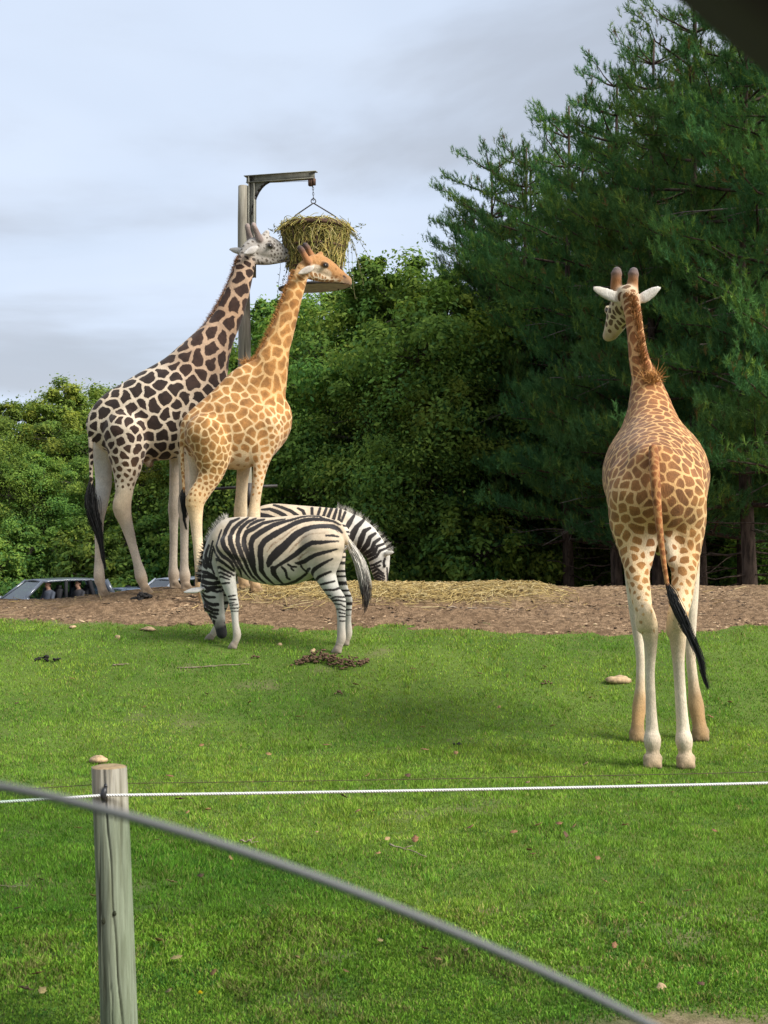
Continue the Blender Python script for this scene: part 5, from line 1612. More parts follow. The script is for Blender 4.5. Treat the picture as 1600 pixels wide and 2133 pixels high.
def zebra_near():
    base, P, R, s, hd = side_animal(600, 14.3, math.radians(171))
    e = empty('zebra', base, 0, 'zebra in full side view grazing on the green grass, tail swung out', 'zebra')
    B = Body()
    C = lambda lst, off, tg, sq=1.0, k=0.05: B.chain(pts_of(P, R, lst, off), tg, s, sq, k)
    C([(486, 1136, 52), (512, 1142, 60), (545, 1148, 66), (590, 1150, 70), (628, 1143, 65), (660, 1132, 54), (676, 1130, 44)], 0, 'trunk', 0.70, 0.08)
    C([(478, 1104, 22), (510, 1098, 20), (560, 1104, 22), (610, 1098, 22), (660, 1094, 18), (698, 1098, 12)], 0, 'trunk', 0.8, 0.08)
    C([(670, 1140, 46), (682, 1148, 30)], 0.06, 'trunk', 0.9, 0.06)
    C([(488, 1128, 46), (470, 1140, 41), (456, 1160, 34), (448, 1185, 28), (442, 1210, 24), (438, 1226, 21)], 0, 'neck', 0.62, 0.05)
    C([(438, 1226, 21), (441, 1240, 22), (445, 1258, 20.5), (450, 1276, 16.5), (455, 1293, 13), (460, 1308, 12, 'muzzle'), (462, 1319, 11.5, 'muzzle')], 0, 'head', 0.68, 0.03)
    C([(452, 1240, 13), (456, 1262, 10), (462, 1290, 7)], 0, 'head', 0.9, 0.03)
    C([(430, 1262, 6.5), (432, 1270, 6)], 0.06, 'head', 1, 0.02)
    for o in (0.07, -0.07):
        B.chain(pts_of(P, R, [(424, 1226, 3, None, o), (411, 1229, 8.5, None, o * 1.9), (397, 1231, 7.0, None, o * 2.3), (380, 1234, 1.2, None, o * 2.5)], o), 'ear', np.array([0, 0, 1.0]) * 0.8 + s * 0.6, 0.45, 0.012)
    nf = set_foot(pts_of(P, R, [(484, 1150, 38), (474, 1178, 22), (474, 1200, 17.5, 'nleg'), (479, 1222, 14.5, 'nleg'), (485, 1245, 10.8, 'nleg'), (488, 1262, 10.2, 'nleg'), (489, 1278, 7.8, 'nleg'), (491, 1300, 7.2, 'nleg'), (494, 1316, 8.8, 'nleg'), (491, 1327, 7.2, 'nleg'), (486, 1335, 8, 'hoof')], 0.17))
    B.chain(nf, 'nleg', s, 0.8, 0.05); hoof(B, nf, hd, s, 1.0, 'hoof', 0.2)
    ff = set_foot(pts_of(P, R, [(484, 1170, 28), (474, 1205, 15), (469, 1240, 10.8), (466, 1258, 10), (461, 1278, 7.4), (455, 1300, 7), (449, 1313, 8.2), (442, 1323, 7), (437, 1328, 7.6, 'hoof')], -0.15))
    B.chain(ff, 'fleg', s, 0.8, 0.05); hoof(B, ff, hd, s, 1.0, 'hoof', 0.2)
    nh = set_foot(pts_of(P, R, [(672, 1140, 46), (672, 1168, 36), (675, 1190, 25), (684, 1212, 19.5, 'nleg'), (694, 1232, 15.5, 'nleg'), (706, 1248, 14, 'nleg'), (710, 1264, 11, 'nleg'), (711, 1282, 9.3, 'nleg'), (711, 1306, 8.8, 'nleg'), (711, 1325, 9.8, 'nleg'), (707, 1336, 8.2, 'nleg'), (703, 1345, 9, 'hoof')], 0.16))
    B.chain(nh, 'nleg', s, 0.75, 0.05); hoof(B, nh, hd, s, 1.0, 'hoof', 0.2)
    fh = set_foot(pts_of(P, R, [(684, 1145, 38), (698, 1180, 21), (706, 1205, 15), (715, 1230, 11.5), (724, 1248, 10.5), (725, 1266, 8), (725, 1295, 7), (726, 1318, 8.2), (723, 1330, 7), (720, 1338, 7.8, 'hoof')], -0.15))
    B.chain(fh, 'fleg', s, 0.75, 0.05); hoof(B, fh, hd, s, 1.0, 'hoof', 0.2)
    B.chain(pts_of(P, R, [(702, 1092, 8), (712, 1106, 7.5), (722, 1124, 6.5), (734, 1145, 5), (745, 1165, 4)], 0.02), 'tail', None, 1, 0.03)
    zebra_skin(B, 0.0125, base, P, s, hd, ZEB1, ZEB1_SHADE, 0.2, ('fleg',), e)
    for o in (0.085, -0.085): eye_ball(P(427.5, 1265.5, o), 0.019, e, base)
    pl = [(474, 1083), (462, 1093), (450, 1108), (438, 1129), (428, 1157), (423, 1186), (420, 1212)]
    ln = [P(x, y, 0) for x, y in pl]
    up = np.array([0, 0, 1.0])
    out = [hd * a + up * b for a, b in [(0.3, 0.95), (0.5, 0.85), (0.65, 0.75), (0.8, 0.6), (0.9, 0.35), (0.97, 0.2), (0.98, 0.1)]]
    zebra_mane(ln, out, hd, s, ZEB1, P, base, 0.2, e, 1300, 0.085)
    path = np.array([P(x, y, 0.02) for x, y in [(722, 1124), (734, 1143), (746, 1164), (755, 1190), (761, 1220), (764, 1248), (758, 1280)]])
    n = 520; k = 9
    st = rng.random(n) * 0.42
    cols = np.zeros((n, k, 3))
    for i in range(k):
        pos = st + 0.5 * i / (k - 1)
        m = smooth(0.45, 0.72, pos + rng.normal(0, 0.08, n))[:, None]
        cols[:, i] = np.array([0.52, 0.48, 0.42]) * (1 - m) + np.array([0.03, 0.022, 0.02]) * m
    m_ = len(path); ss = np.linspace(0, 1, m_)
    q = np.minimum(st[:, None] + (0.45 + 0.15 * rng.random((n, 1))) * np.linspace(0, 1, k)[None], 1.0)
    Pp = np.stack([np.interp(q, ss, path[:, i]) for i in range(3)], 2)
    Rr = np.interp(q, ss, [0.025, 0.035, 0.045, 0.055, 0.055, 0.045, 0.02])
    Pp = Pp + (rng.normal(size=(n, 1, 3)) * 0.5 + rng.normal(size=(n, k, 3)) * 0.05) * Rr[..., None]
    obj('tail_tuft', ribbons(Pp - base, np.broadcast_to(0.0042 * (1 - 0.6 * np.linspace(0, 1, k)[None]), (n, k)), cols, 'tail_tuft', HAIR), e)


def zebra_far():
    base, P, R, s, hd = side_animal(630, 18.75, math.radians(3))
    e = empty('zebra', base, 0, 'zebra half hidden behind the straw mound with its head lowered to feed', 'zebra')
    B = Body()
    C = lambda lst, off, tg, sq=1.0, k=0.05: B.chain(pts_of(P, R, lst, off), tg, s, sq, k)
    C([(546, 1098, 40), (566, 1100, 48), (610, 1104, 50), (660, 1106, 48), (700, 1106, 44)], 0, 'trunk', 0.72, 0.08)
    C([(538, 1082, 18), (570, 1068, 17), (620, 1072, 17), (675, 1076, 17), (705, 1080, 18)], 0, 'trunk', 0.8, 0.07)
    C([(705, 1104, 42), (735, 1107, 34), (760, 1121, 29), (778, 1141, 25), (789, 1160, 22)], 0, 'neck', 0.62, 0.05)
    C([(790, 1160, 22), (791, 1178, 20.5), (793, 1197, 16), (795, 1214, 12.5), (797, 1228, 10.5, 'muzzle'), (798, 1235, 10, 'muzzle')], 0, 'head', 0.68, 0.03)
    for o in (0.07, -0.07):
        B.chain(pts_of(P, R, [(798, 1156, 3, None, o), (806, 1153, 5.5, None, o * 1.6), (814, 1151, 4.5, None, o * 1.9), (821, 1150, 1.5, None, o * 2)], o), 'ear', s, 0.45, 0.012)
    for o, sx in ((-0.15, 0), (0.15, 8)):
        h_ = set_foot(pts_of(P, R, [(560 + sx, 1110, 34), (560 + sx, 1140, 24), (565 + sx, 1165, 14), (573 + sx, 1188, 10), (571 + sx, 1210, 7), (571 + sx, 1230, 7.5), (575 + sx, 1240, 7, 'hoof')], o))
        B.chain(h_, 'leg', s, 0.75, 0.05); hoof(B, h_, hd, s, 1, 'hoof', 0.2)
        f_ = set_foot(pts_of(P, R, [(698 - sx, 1115, 30), (700 - sx, 1145, 18), (702 - sx, 1175, 10.5), (702 - sx, 1192, 9), (702 - sx, 1210, 6.5), (702 - sx, 1230, 7), (706 - sx, 1240, 7, 'hoof')], o))
        B.chain(f_, 'leg', s, 0.75, 0.05); hoof(B, f_, hd, s, 1, 'hoof', 0.2)
    B.chain(pts_of(P, R, [(512, 1092, 5), (505, 1115, 4.5), (504, 1150, 4), (506, 1170, 3.5)], 0), 'tail', None, 1, 0.02)
    zebra_skin(B, 0.015, base, P, s, hd, ZEB2, None, -0.22, ('leg',), e)
    for o in (0.10, -0.10): eye_ball(P(802, 1178, o), 0.019, e, base)
    pl = [(702, 1064), (722, 1068), (745, 1080), (768, 1098), (789, 1120), (803, 1140), (807, 1150)]
    ln = [P(x, y, 0) for x, y in pl]
    up = np.array([0, 0, 1.0])
    out = [hd * a + up * b for a, b in [(0.1, 1.0), (0.3, 0.95), (0.5, 0.86), (0.62, 0.78), (0.75, 0.66), (0.85, 0.5), (0.95, 0.3)]]
    zebra_mane(ln, out, hd, s, ZEB2, P, base, -0.22, e, 1100, 0.10)
    path = np.array([P(x, y, 0) for x, y in [(506, 1165), (507, 1185), (508, 1205), (508, 1222)]])
    tuft_along(path, [0.01, 0.035, 0.035, 0.01], 120, np.full((120, 3), 0.025) * (0.6 + rng.random((120, 1))), 'tail_tuft', e, base, 0.004)


zebra_near()
zebra_far()

def lump(seed, sx, sy, sz, rough=0.25, sub=2):
    r = np.random.default_rng(seed)
    n, m = 14, 9
    v = [(0, 0, 1.0)]
    for i in range(1, m):
        t = math.pi * i / m
        for j in range(n):
            a = 2 * math.pi * j / n
            v.append((math.sin(t) * math.cos(a), math.sin(t) * math.sin(a), math.cos(t)))
    v.append((0, 0, -1.0))
    v = np.array(v)
    d = np.zeros(len(v))
    for k in range(7):
        q = r.normal(size=3) * (1.5 + k * 0.6)
        d += np.sin(v @ q + r.random() * 6) / (1.5 + k * 0.6)
    v = v * (1 + rough * d)[:, None] * np.array([sx, sy, sz])
    f3 = [[0, 1 + j, 1 + (j + 1) % n] for j in range(n)]
    f4 = [[1 + (i - 1) * n + j, 1 + i * n + j, 1 + i * n + (j + 1) % n, 1 + (i - 1) * n + (j + 1) % n] for i in range(1, m - 1) for j in range(n)]
    b = 1 + (m - 2) * n
    f3 += [[len(v) - 1, b + (j + 1) % n, b + j] for j in range(n)]
    return v, np.array(f3), np.array(f4)


# ------------------------------------------------------------------ feeding pole with jib, hanging hay basket
STEEL = simple_mat('weathered_galvanised_steel', (0.20, 0.19, 0.15), 0.6, 0.4, 0.2, 9, 0.25, 0.15)
RUST = simple_mat('rusty_iron', (0.10, 0.055, 0.035), 0.8, 0.3, 0.35, 14, 0.2, 0.3)
DARKIRON = simple_mat('dark_iron', (0.045, 0.04, 0.037), 0.6, 0.4, 0.25, 14, 0.3, 0.2)
POLEWOOD = wood_mat('weathered_pole', (0.30, 0.27, 0.22), (0.19, 0.165, 0.13))


def build_feeder():
    dP, dB = 19.15, 18.8
    bx = px_x(511, dP)
    gz = float(tz(bx, dP))
    base = np.array([bx, dP, gz])
    e = empty('feeding_pole', base, 0, 'tall wooden pole with a steel jib arm holding up the hay basket', 'pole')
    m = MB()
    zt = W(505, 388, dP)[2] - gz
    zs = np.linspace(-0.4, zt, 14)
    xs = np.interp(zs, [0, zt], [0.0, px_x(504.5, dP) - bx])
    m.tube(np.stack([xs + 0.008 * np.sin(zs * 2), 0.006 * np.cos(zs * 1.7), zs], 1), np.interp(zs, [0, zt], [0.125, 0.078]), 16)
    m.build('post', POLEWOOD, e, True)
    # jib: upright I-beam, arm, curved gusset
    top = W(514, 367, dP) - base; tip = W(656, 357, dB) - base
    up0 = W(516, 500, dP) - base
    u = tip - top; u[2] = 0; L = np.linalg.norm(u); u /= L
    v = np.array([-u[1], u[0], 0]); w3 = np.array([0, 0, 1.0])
    ub = top + u * 0.05
    H = top[2] - up0[2] + 0.6
    rot = np.stack([u, v, w3], 1)
    m = MB()
    m.box(ub + np.array([0, 0, -H / 2]) + u * 0.0, (0.012, 0.085, H), rot)
    m.box(ub + u * 0.045 + np.array([0, 0, -H / 2 + 0.004]), (0.077, 0.010, H), rot)
    m.box(ub + u * 0.09 + np.array([0, 0, -H / 2 - 0.06]), (0.012, 0.085, H - 0.14), rot)
    m.build('upright_beam', STEEL, e)
    tilt = math.atan2(tip[2] - top[2], L)
    ua = u * math.cos(tilt) + w3 * math.sin(tilt); wa = -u * math.sin(tilt) + w3 * math.cos(tilt)
    rota = np.stack([ua, v, wa], 1)
    mid = (top + tip) / 2
    LL = L / math.cos(tilt)
    m = MB()
    m.box(mid - wa * 0.005, (LL + 0.06, 0.09, 0.010), rota)
    m.box(mid - wa * 0.057, (LL, 0.010, 0.094), rota)
    m.box(mid - wa * 0.109, (LL - 0.02, 0.09, 0.010), rota)
    m.build('jib_arm', STEEL, e)
    m = MB()
    g0 = top + u * 0.10 - w3 * 0.115
    R0 = 0.33
    arc = [(R0 * (1 - math.sin(a)), -R0 * 1.5 * (1 - math.cos(a))) for a in np.linspace(0, math.pi / 2, 9)]
    poly = np.array([g0 - u * 0.0] + [g0 + u * x + w3 * z for x, z in arc])
    n = len(poly)
    V = np.concatenate([poly + v * 0.006, poly - v * 0.006])
    f = [[0, i, i + 1] for i in range(1, n - 1)] + [[n, n + i + 1, n + i] for i in range(1, n - 1)]
    m.add(V, f)
    o = MB()
    for (a, b) in zip(poly[1:-1], poly[2:]):
        c = (a + b) / 2; d = b - a; ln = np.linalg.norm(d); d /= ln
        o.box(c, (ln + 0.012, 0.08, 0.010), np.stack([d, v, np.cross(d, v)], 1))
    m.build('gusset', STEEL, e)
    o.build('gusset_flange', DARKIRON, e)
    m = MB()
    pc = tip - u * 0.045 - wa * 0.11
    m.box(pc - w3 * 0.05, (0.012, 0.075, 0.13), rot); m.box(pc - w3 * 0.05 + u * 0.03, (0.05, 0.05, 0.10), rot); m.box(pc - w3 * 0.05 - u * 0.03, (0.04, 0.065, 0.11), rot)
    m.build('pulley_block', RUST, e)
    m = MB()
    a0 = top + u * 0.25 - w3 * 0.13
    m.tube([a0, pc - w3 * 0.03 - u * 0.05], 0.003, 5)
    m.build('hoist_cable', DARKIRON, e)
    m = MB()
    b0 = W(440, 1019, dP - 0.1) - base; b1 = W(578, 1012, dP - 0.1) - base
    m.tube([b0, (b0 + b1) / 2 + w3 * 0.01, b1], 0.022, 8)
    m.build('crossbar', DARKIRON, e, True)
    m = MB()
    c = W(520, 1030, dP) - base
    m.box((c[0], -0.12, c[2]), (0.09, 0.05, 0.34)); m.build('bracket', DARKIRON, e)

    # basket
    ctr = W(657, 478, dB)
    bz = ctr.copy()
    gzb = ctr.copy()
    eb = empty('hay_basket', W(657, 600, dB), 0, 'round iron hay basket with a flat pan hanging from the jib arm', 'hay basket')
    b0 = W(657, 600, dB)
    px = dB / F
    zr, zb = ctr[2] - b0[2], W(657, 560, dB)[2] - b0[2]
    r1, r0 = 72 * px, 54 * px
    m = MB(); m.lathe([(r1 - 0.012, zr - 0.03), (r1 + 0.012, zr - 0.032), (r1 + 0.014, zr + 0.032), (r1 - 0.01, zr + 0.03), (r1 - 0.012, zr - 0.03)], n=40)
    m.build('rim', RUST, eb, True)
    m = MB(); m.lathe([(r0 - 0.01, zb - 0.02), (r0 + 0.012, zb - 0.02), (r0 + 0.012, zb + 0.02), (r0 - 0.01, zb + 0.02), (r0 - 0.01, zb - 0.02)], n=36)
    m.build('bottom_hoop', RUST, eb, True)
    mm = (zr + zb) / 2; rm = (r1 + r0) / 2
    m = MB(); m.lathe([(rm - 0.008, mm - 0.015), (rm + 0.010, mm - 0.015), (rm + 0.012, mm + 0.015), (rm - 0.008, mm + 0.015), (rm - 0.008, mm - 0.015)], n=36)
    m.build('middle_hoop', RUST, eb, True)
    bar = MB(); bar.tube([(r1, 0, zr), (rm, 0, mm), (r0, 0, zb)], 0.011, 6)
    bm = bar.mesh('bar', RUST, True)
    for i in range(16):
        o = obj('bar', bm, eb); o.rotation_euler = (0, 0, i * 2 * math.pi / 16 + 0.1)
    m = MB()
    m.lathe([(0.001, zb - 0.012), (r0, zb - 0.012), (r0, zb + 0.002), (0.001, zb + 0.002)], n=30); m.build('floor_grid', DARKIRON, eb)
    m = MB()
    rp = 74 * px
    m.lathe([(0.001, -0.012), (rp * 0.9, -0.012), (rp, 0.004), (rp + 0.012, 0.03), (rp, 0.034), (rp * 0.9, 0.0), (0.001, 0.0)], n=44)
    pan = m.build('pan', simple_mat('grey_green_pan', (0.33, 0.32, 0.25), 0.6, 0.4, 0.25, 8, 0.2, 0.1), eb, True)
    m = MB(); m.lathe([(rp + 0.004, -0.004), (rp + 0.022, 0.0), (rp + 0.024, 0.03), (rp + 0.004, 0.036), (rp + 0.004, -0.004)], n=44); pan2 = m.build('pan_rim', DARKIRON, eb, True)
    for o in (pan, pan2): o.rotation_euler = (math.radians(5), math.radians(-3.5), 0)
    m = MB()
    for i in range(3):
        a = i * 2.094 + 0.5
        m.tube([(r0 * math.cos(a), r0 * math.sin(a), zb), (r0 * math.cos(a), r0 * math.sin(a), 0.0)], 0.012, 6)
    m.build('pan_hanger', DARKIRON, eb)
    # bail and chain
    ring = W(653, 419, dB) - b0
    lk = W(615, 449, dB) - b0; l0 = np.array([-r1 * 0.82, -0.1, zr + 0.02]); rk = W(699, 451, dB) - b0; r_0 = np.array([r1 * 0.90, -0.1, zr + 0.02])
    m = MB()
    for pts in ([ring - [0.0, 0, 0.03], lk, l0], [ring - [0.0, 0, 0.03], rk, r_0]):
        pts = np.array(pts)
        q = np.linspace(0, 2, 13)
        c = np.stack([np.interp(q, [0, 1, 2], pts[:, i]) for i in range(3)], 1)
        c[1:-1] = (c[:-2] + 2 * c[1:-1] + c[2:]) / 4
        m.tube(c, 0.010, 6)
    m.build('bail', DARKIRON, eb, True)
    m = MB()
    a = np.linspace(0, 2 * math.pi, 15)
    m.tube(np.stack([ring[0] + 0.036 * np.cos(a), np.full(15, ring[1]), ring[2] + 0.036 * np.sin(a)], 1), 0.008, 6, False)
    m.build('ring', DARKIRON, eb, True)
    topc = W(652, 390, dB) - b0
    zz = np.linspace(ring[2] + 0.03, topc[2] + 0.02, 6)
    lm = MB(); a = np.linspace(0, 2 * math.pi, 11)
    lm.tube(np.stack([0.011 * np.cos(a), 0 * a, 0.026 * np.sin(a)], 1), 0.0042, 5, False)
    link = lm.mesh('chain_link', DARKIRON, True)
    for i, z in enumerate(zz):
        o = obj('chain_link', link, eb, (ring[0] + (topc[0] - ring[0]) * i / 5, ring[1], z)); o.rotation_euler = (0, 0, (i % 2) * 1.57)
    # hay: core coloured dark as shade in the gaps, plus stalks weaving through bars
    n = 30
    eh = empty('basket_hay', b0, 0, 'green gold hay packed in the hanging basket with stems trailing out', 'hay')
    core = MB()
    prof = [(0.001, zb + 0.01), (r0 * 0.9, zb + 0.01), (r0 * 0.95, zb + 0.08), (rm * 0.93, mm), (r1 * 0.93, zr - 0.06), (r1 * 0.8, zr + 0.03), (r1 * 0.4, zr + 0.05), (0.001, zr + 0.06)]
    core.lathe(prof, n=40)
    tag(core.build('shaded_hay_core', simple_mat('shaded_hay_core', (0.045, 0.036, 0.014), 0.95, 0.1, 0.5, 40, 0, 0.6), eh, True))
    N = 2900
    t = rng.random(N)
    ang = rng.random(N) * 2 * math.pi
    z0 = zb + (zr - zb + 0.05) * t ** 0.8
    rr = np.interp(z0, [zb, zr], [r0, r1]) * (0.93 + 0.08 * rng.random(N))
    K = 6
    q = np.linspace(0, 1, K)
    Ls = 0.12 + 0.25 * rng.random(N)
    da = (rng.random(N) - 0.5) * 1.6
    slope = (rng.random(N) - 0.62) * 1.6
    outw = np.where(rng.random(N) < 0.30, 0.30 * rng.random(N), 0.06 * rng.random(N))
    A = ang[:, None] + da[:, None] * (Ls / rr)[:, None] * q * 1.2
    Z = z0[:, None] + slope[:, None] * Ls[:, None] * (q - 0.3) + 0.03 * np.sin(q * 5 + ang[:, None])
    Z -= (outw * 0.6)[:, None] * q ** 2
    RR = np.interp(Z, [zb - 0.3, zb, zr, zr + 0.3], [r0 * 0.8, r0, r1, r1]) * (0.94 + 0.08 * rng.random(N))[:, None] + outw[:, None] * q ** 2 * Ls[:, None]
    # heap on top
    tp = rng.random(N) < 0.24
    rad = np.sqrt(rng.random(N)) * r1 * 1.02
    hx = rad * np.cos(ang); hy = rad * np.sin(ang)
    dx = rng.normal(size=(N, 1)); dy = rng.normal(size=(N, 1)); nn = np.sqrt(dx ** 2 + dy ** 2); dx /= nn; dy /= nn
    X1 = RR * np.cos(A); Y1 = RR * np.sin(A)
    hz = zr + 0.02 + 0.08 * (1 - (rad / r1) ** 2) * rng.random(N)
    X2 = hx[:, None] + dx * Ls[:, None] * (q - 0.5); Y2 = hy[:, None] + dy * Ls[:, None] * (q - 0.5)
    Z2 = hz[:, None] + (rng.random((N, 1)) - 0.3) * 0.35 * Ls[:, None] * q - 0.9 * np.maximum(np.sqrt(X2 ** 2 + Y2 ** 2) - r1, 0)
    X = np.where(tp[:, None], X2, X1); Y = np.where(tp[:, None], Y2, Y1); Zf = np.where(tp[:, None], Z2, Z)
    pal = np.array([[0.34, 0.29, 0.075], [0.48, 0.37, 0.11], [0.24, 0.24, 0.055], [0.56, 0.47, 0.20], [0.10, 0.09, 0.03]])
    cols = pal[rng.choice(5, N, p=[0.3, 0.26, 0.2, 0.12, 0.12])]
    sub = ribbons(np.stack([X, Y, Zf], 2), 0.0034 + 0.0026 * rng.random(N), cols, 'stalks', HAY_MAT)
    o = obj('stalks', sub, eh); o['kind'] = 'stuff'
    # long trailing stems with little leaves
    stems = [(584, 500, 577, 640, 0.0), (612, 545, 600, 615, -0.2), (615, 550, 608, 640, -0.2), (606, 540, 590, 600, -0.1), (725, 480, 752, 590, 0.1), (728, 490, 745, 560, 0.0), (730, 482, 776, 538, 0.0), (722, 500, 730, 600, -0.1),
             (726, 485, 762, 505, 0.1), (726, 480, 740, 625, 0.0), (724, 490, 754, 560, -0.15), (590, 485, 560, 480, 0), (588, 480, 566, 470, 0.1), (728, 478, 760, 470, 0), (727, 480, 752, 500, 0.2)]
    sp = []; lp = []
    for (x0, y0, x1, y1, dd) in stems:
        a = W(x0, y0, dB + dd) - b0; b = W(x1, y1, dB + dd - 0.05) - b0
        qq = np.linspace(0, 1, 10)[:, None]
        c = a + (b - a) * qq + np.array([0, 0, 1.0]) * 0.10 * np.sin(qq * 3.14) * np.linalg.norm(b - a) * (1 if x1 > 650 else 0.3)
        c += np.cumsum(rng.normal(0, 0.006, (10, 3)), 0)
        sp.append(c)
        for i in range(2, 10):
            for _ in range(2):
                lp.append((c[i] + rng.normal(0, 0.01, 3), rng.normal(size=3)))
    for c in sp:
        obj('trailing_stem', ribbons(c[None], np.full(1, 0.0035), np.array([[0.16, 0.15, 0.06]]), 'trailing_stem', HAY_MAT), eh)
    lv = []
    for p, d in lp:
        d = d / np.linalg.norm(d); k = np.cross(d, rng.normal(size=3)); k /= np.linalg.norm(k)
        lv += [p, p + d * 0.02 + k * 0.009, p + d * 0.042, p + d * 0.02 - k * 0.009]
    me = new_mesh('dry_leaves', np.array(lv), np.arange(len(lv)).reshape(-1, 4), [HAY_MAT])
    cattr(me, 'col', np.tile(np.array([[0.11, 0.12, 0.04]]), (len(lv), 1)))
    o = obj('dry_leaves', me, eh); o['kind'] = 'stuff'


build_feeder()

# ------------------------------------------------------------------ fence: posts, insulators, white rope, thin wire
FENCEWOOD = wood_mat('grey_green_fence_wood', (0.36, 0.335, 0.275), (0.20, 0.18, 0.135), (0.02, 0.016, 0.012), 0.05, 22)
CUTWOOD = wood_mat('cut_post_top', (0.30, 0.22, 0.12), (0.20, 0.14, 0.08), zs=1.0)
ROPE = NT('white_electric_rope', 0.7, 0.3)
_w = ROPE.node('ShaderNodeTexWave'); _w.inputs['Scale'].default_value = 60; _w.bands_direction = 'DIAGONAL'; _w.inputs['Distortion'].default_value = 1.0
ROPE.l.new(ROPE.coord(), _w.inputs[0])
ROPE.color(ROPE.mix(ROPE.rng(_w.outputs['Fac'], 0.2, 0.8), (0.48, 0.47, 0.44), (0.72, 0.72, 0.70)))
ROPE.bump(_w.outputs['Fac'], 0.6, 0.003); ROPE = ROPE.m
BLACKPLASTIC = simple_mat('black_plastic', (0.018, 0.018, 0.02), 0.45, 0.5, 0.2, 20)


def post_mesh(h, r0, r1, lean, seed):
    r = np.random.default_rng(seed)
    n, m = 120, 70
    a = np.arange(n) * 2 * math.pi / n
    zs = np.linspace(-0.35, h, m)
    front = -math.pi / 2
    cracks = []
    # (start z, end z, angle at start, angle at end, half width, depth)
    cracks.append((h, -0.35, front - 0.15, front + 0.75, 0.045, 0.011))
    cracks.append((h, h * 0.80, front + 0.35, front + 0.42, 0.025, 0.006))
    cracks.append((h * 0.97, h * 0.45, front + 0.85, front + 0.80, 0.03, 0.006))
    cracks.append((h * 0.85, h * 0.55, front - 0.85, front - 0.70, 0.03, 0.005))
    cracks.append((h * 0.55, h * 0.15, front - 0.60, front - 0.45, 0.035, 0.007))
    cracks.append((h * 0.35, -0.3, front - 0.2, front + 0.1, 0.025, 0.006))
    V = np.zeros((m, n, 3))
    for i, z in enumerate(zs):
        t = (z + 0.35) / (h + 0.35)
        rad = np.full(n, r0 + (r1 - r0) * t)
        rad += 0.0022 * np.sin(3 * a + z * 2) + 0.0015 * np.sin(7 * a - z * 3 + seed)
        rad += 0.0016 * (vnoise(a * 9, np.full(n, z * 2.2), 200 + seed) - 0.5) * 2
        for z0, z1, a0, a1, w, d in cracks:
            q = (z0 - z) / (z0 - z1)
            if -0.02 <= q <= 1.02:
                ac = a0 + (a1 - a0) * q + 0.05 * math.sin(q * 9) + 0.02 * math.sin(q * 31)
                da = (a - ac + math.pi) % (2 * math.pi) - math.pi
                rad -= d * np.exp(-(da / w) ** 2) * min(1, 8 * (q + 0.02)) * min(1, 10 * (1.02 - q))
        V[i, :, 0] = rad * np.cos(a) + lean * (h - z) / h
        V[i, :, 1] = rad * np.sin(a)
        V[i, :, 2] = z
    v = V.reshape(-1, 3)
    i, j = np.meshgrid(np.arange(m - 1), np.arange(n), indexing='ij')
    k = (j + 1) % n
    f = np.stack([i * n + j, i * n + k, (i + 1) * n + k, (i + 1) * n + j], -1).reshape(-1, 4)
    body = new_mesh('post', v, f, [FENCEWOOD], True)
    ring = V[-1]
    c = ring.mean(0)
    tv = [c + np.array([0, 0, 0.002])]; tf = []
    for s_ in (0.45, 0.9, 1.0):
        tv += list(c + (ring - c) * s_ + np.array([0, 0, 0.002 if s_ < 0.95 else -0.003]))
    for j in range(n):
        tf.append([0, 1 + j, 1 + (j + 1) % n, 1 + (j + 1) % n])
    tf = []
    t3 = [[0, 1 + j, 1 + (j + 1) % n] for j in range(n)]
    for lv in range(2):
        for j in range(n):
            tf.append([1 + lv * n + j, 1 + (lv + 1) * n + j, 1 + (lv + 1) * n + (j + 1) % n, 1 + lv * n + (j + 1) % n])
    top = new_mesh('sawn_top', np.array(tv), [np.array(t3), np.array(tf)], [CUTWOOD])
    return body, top


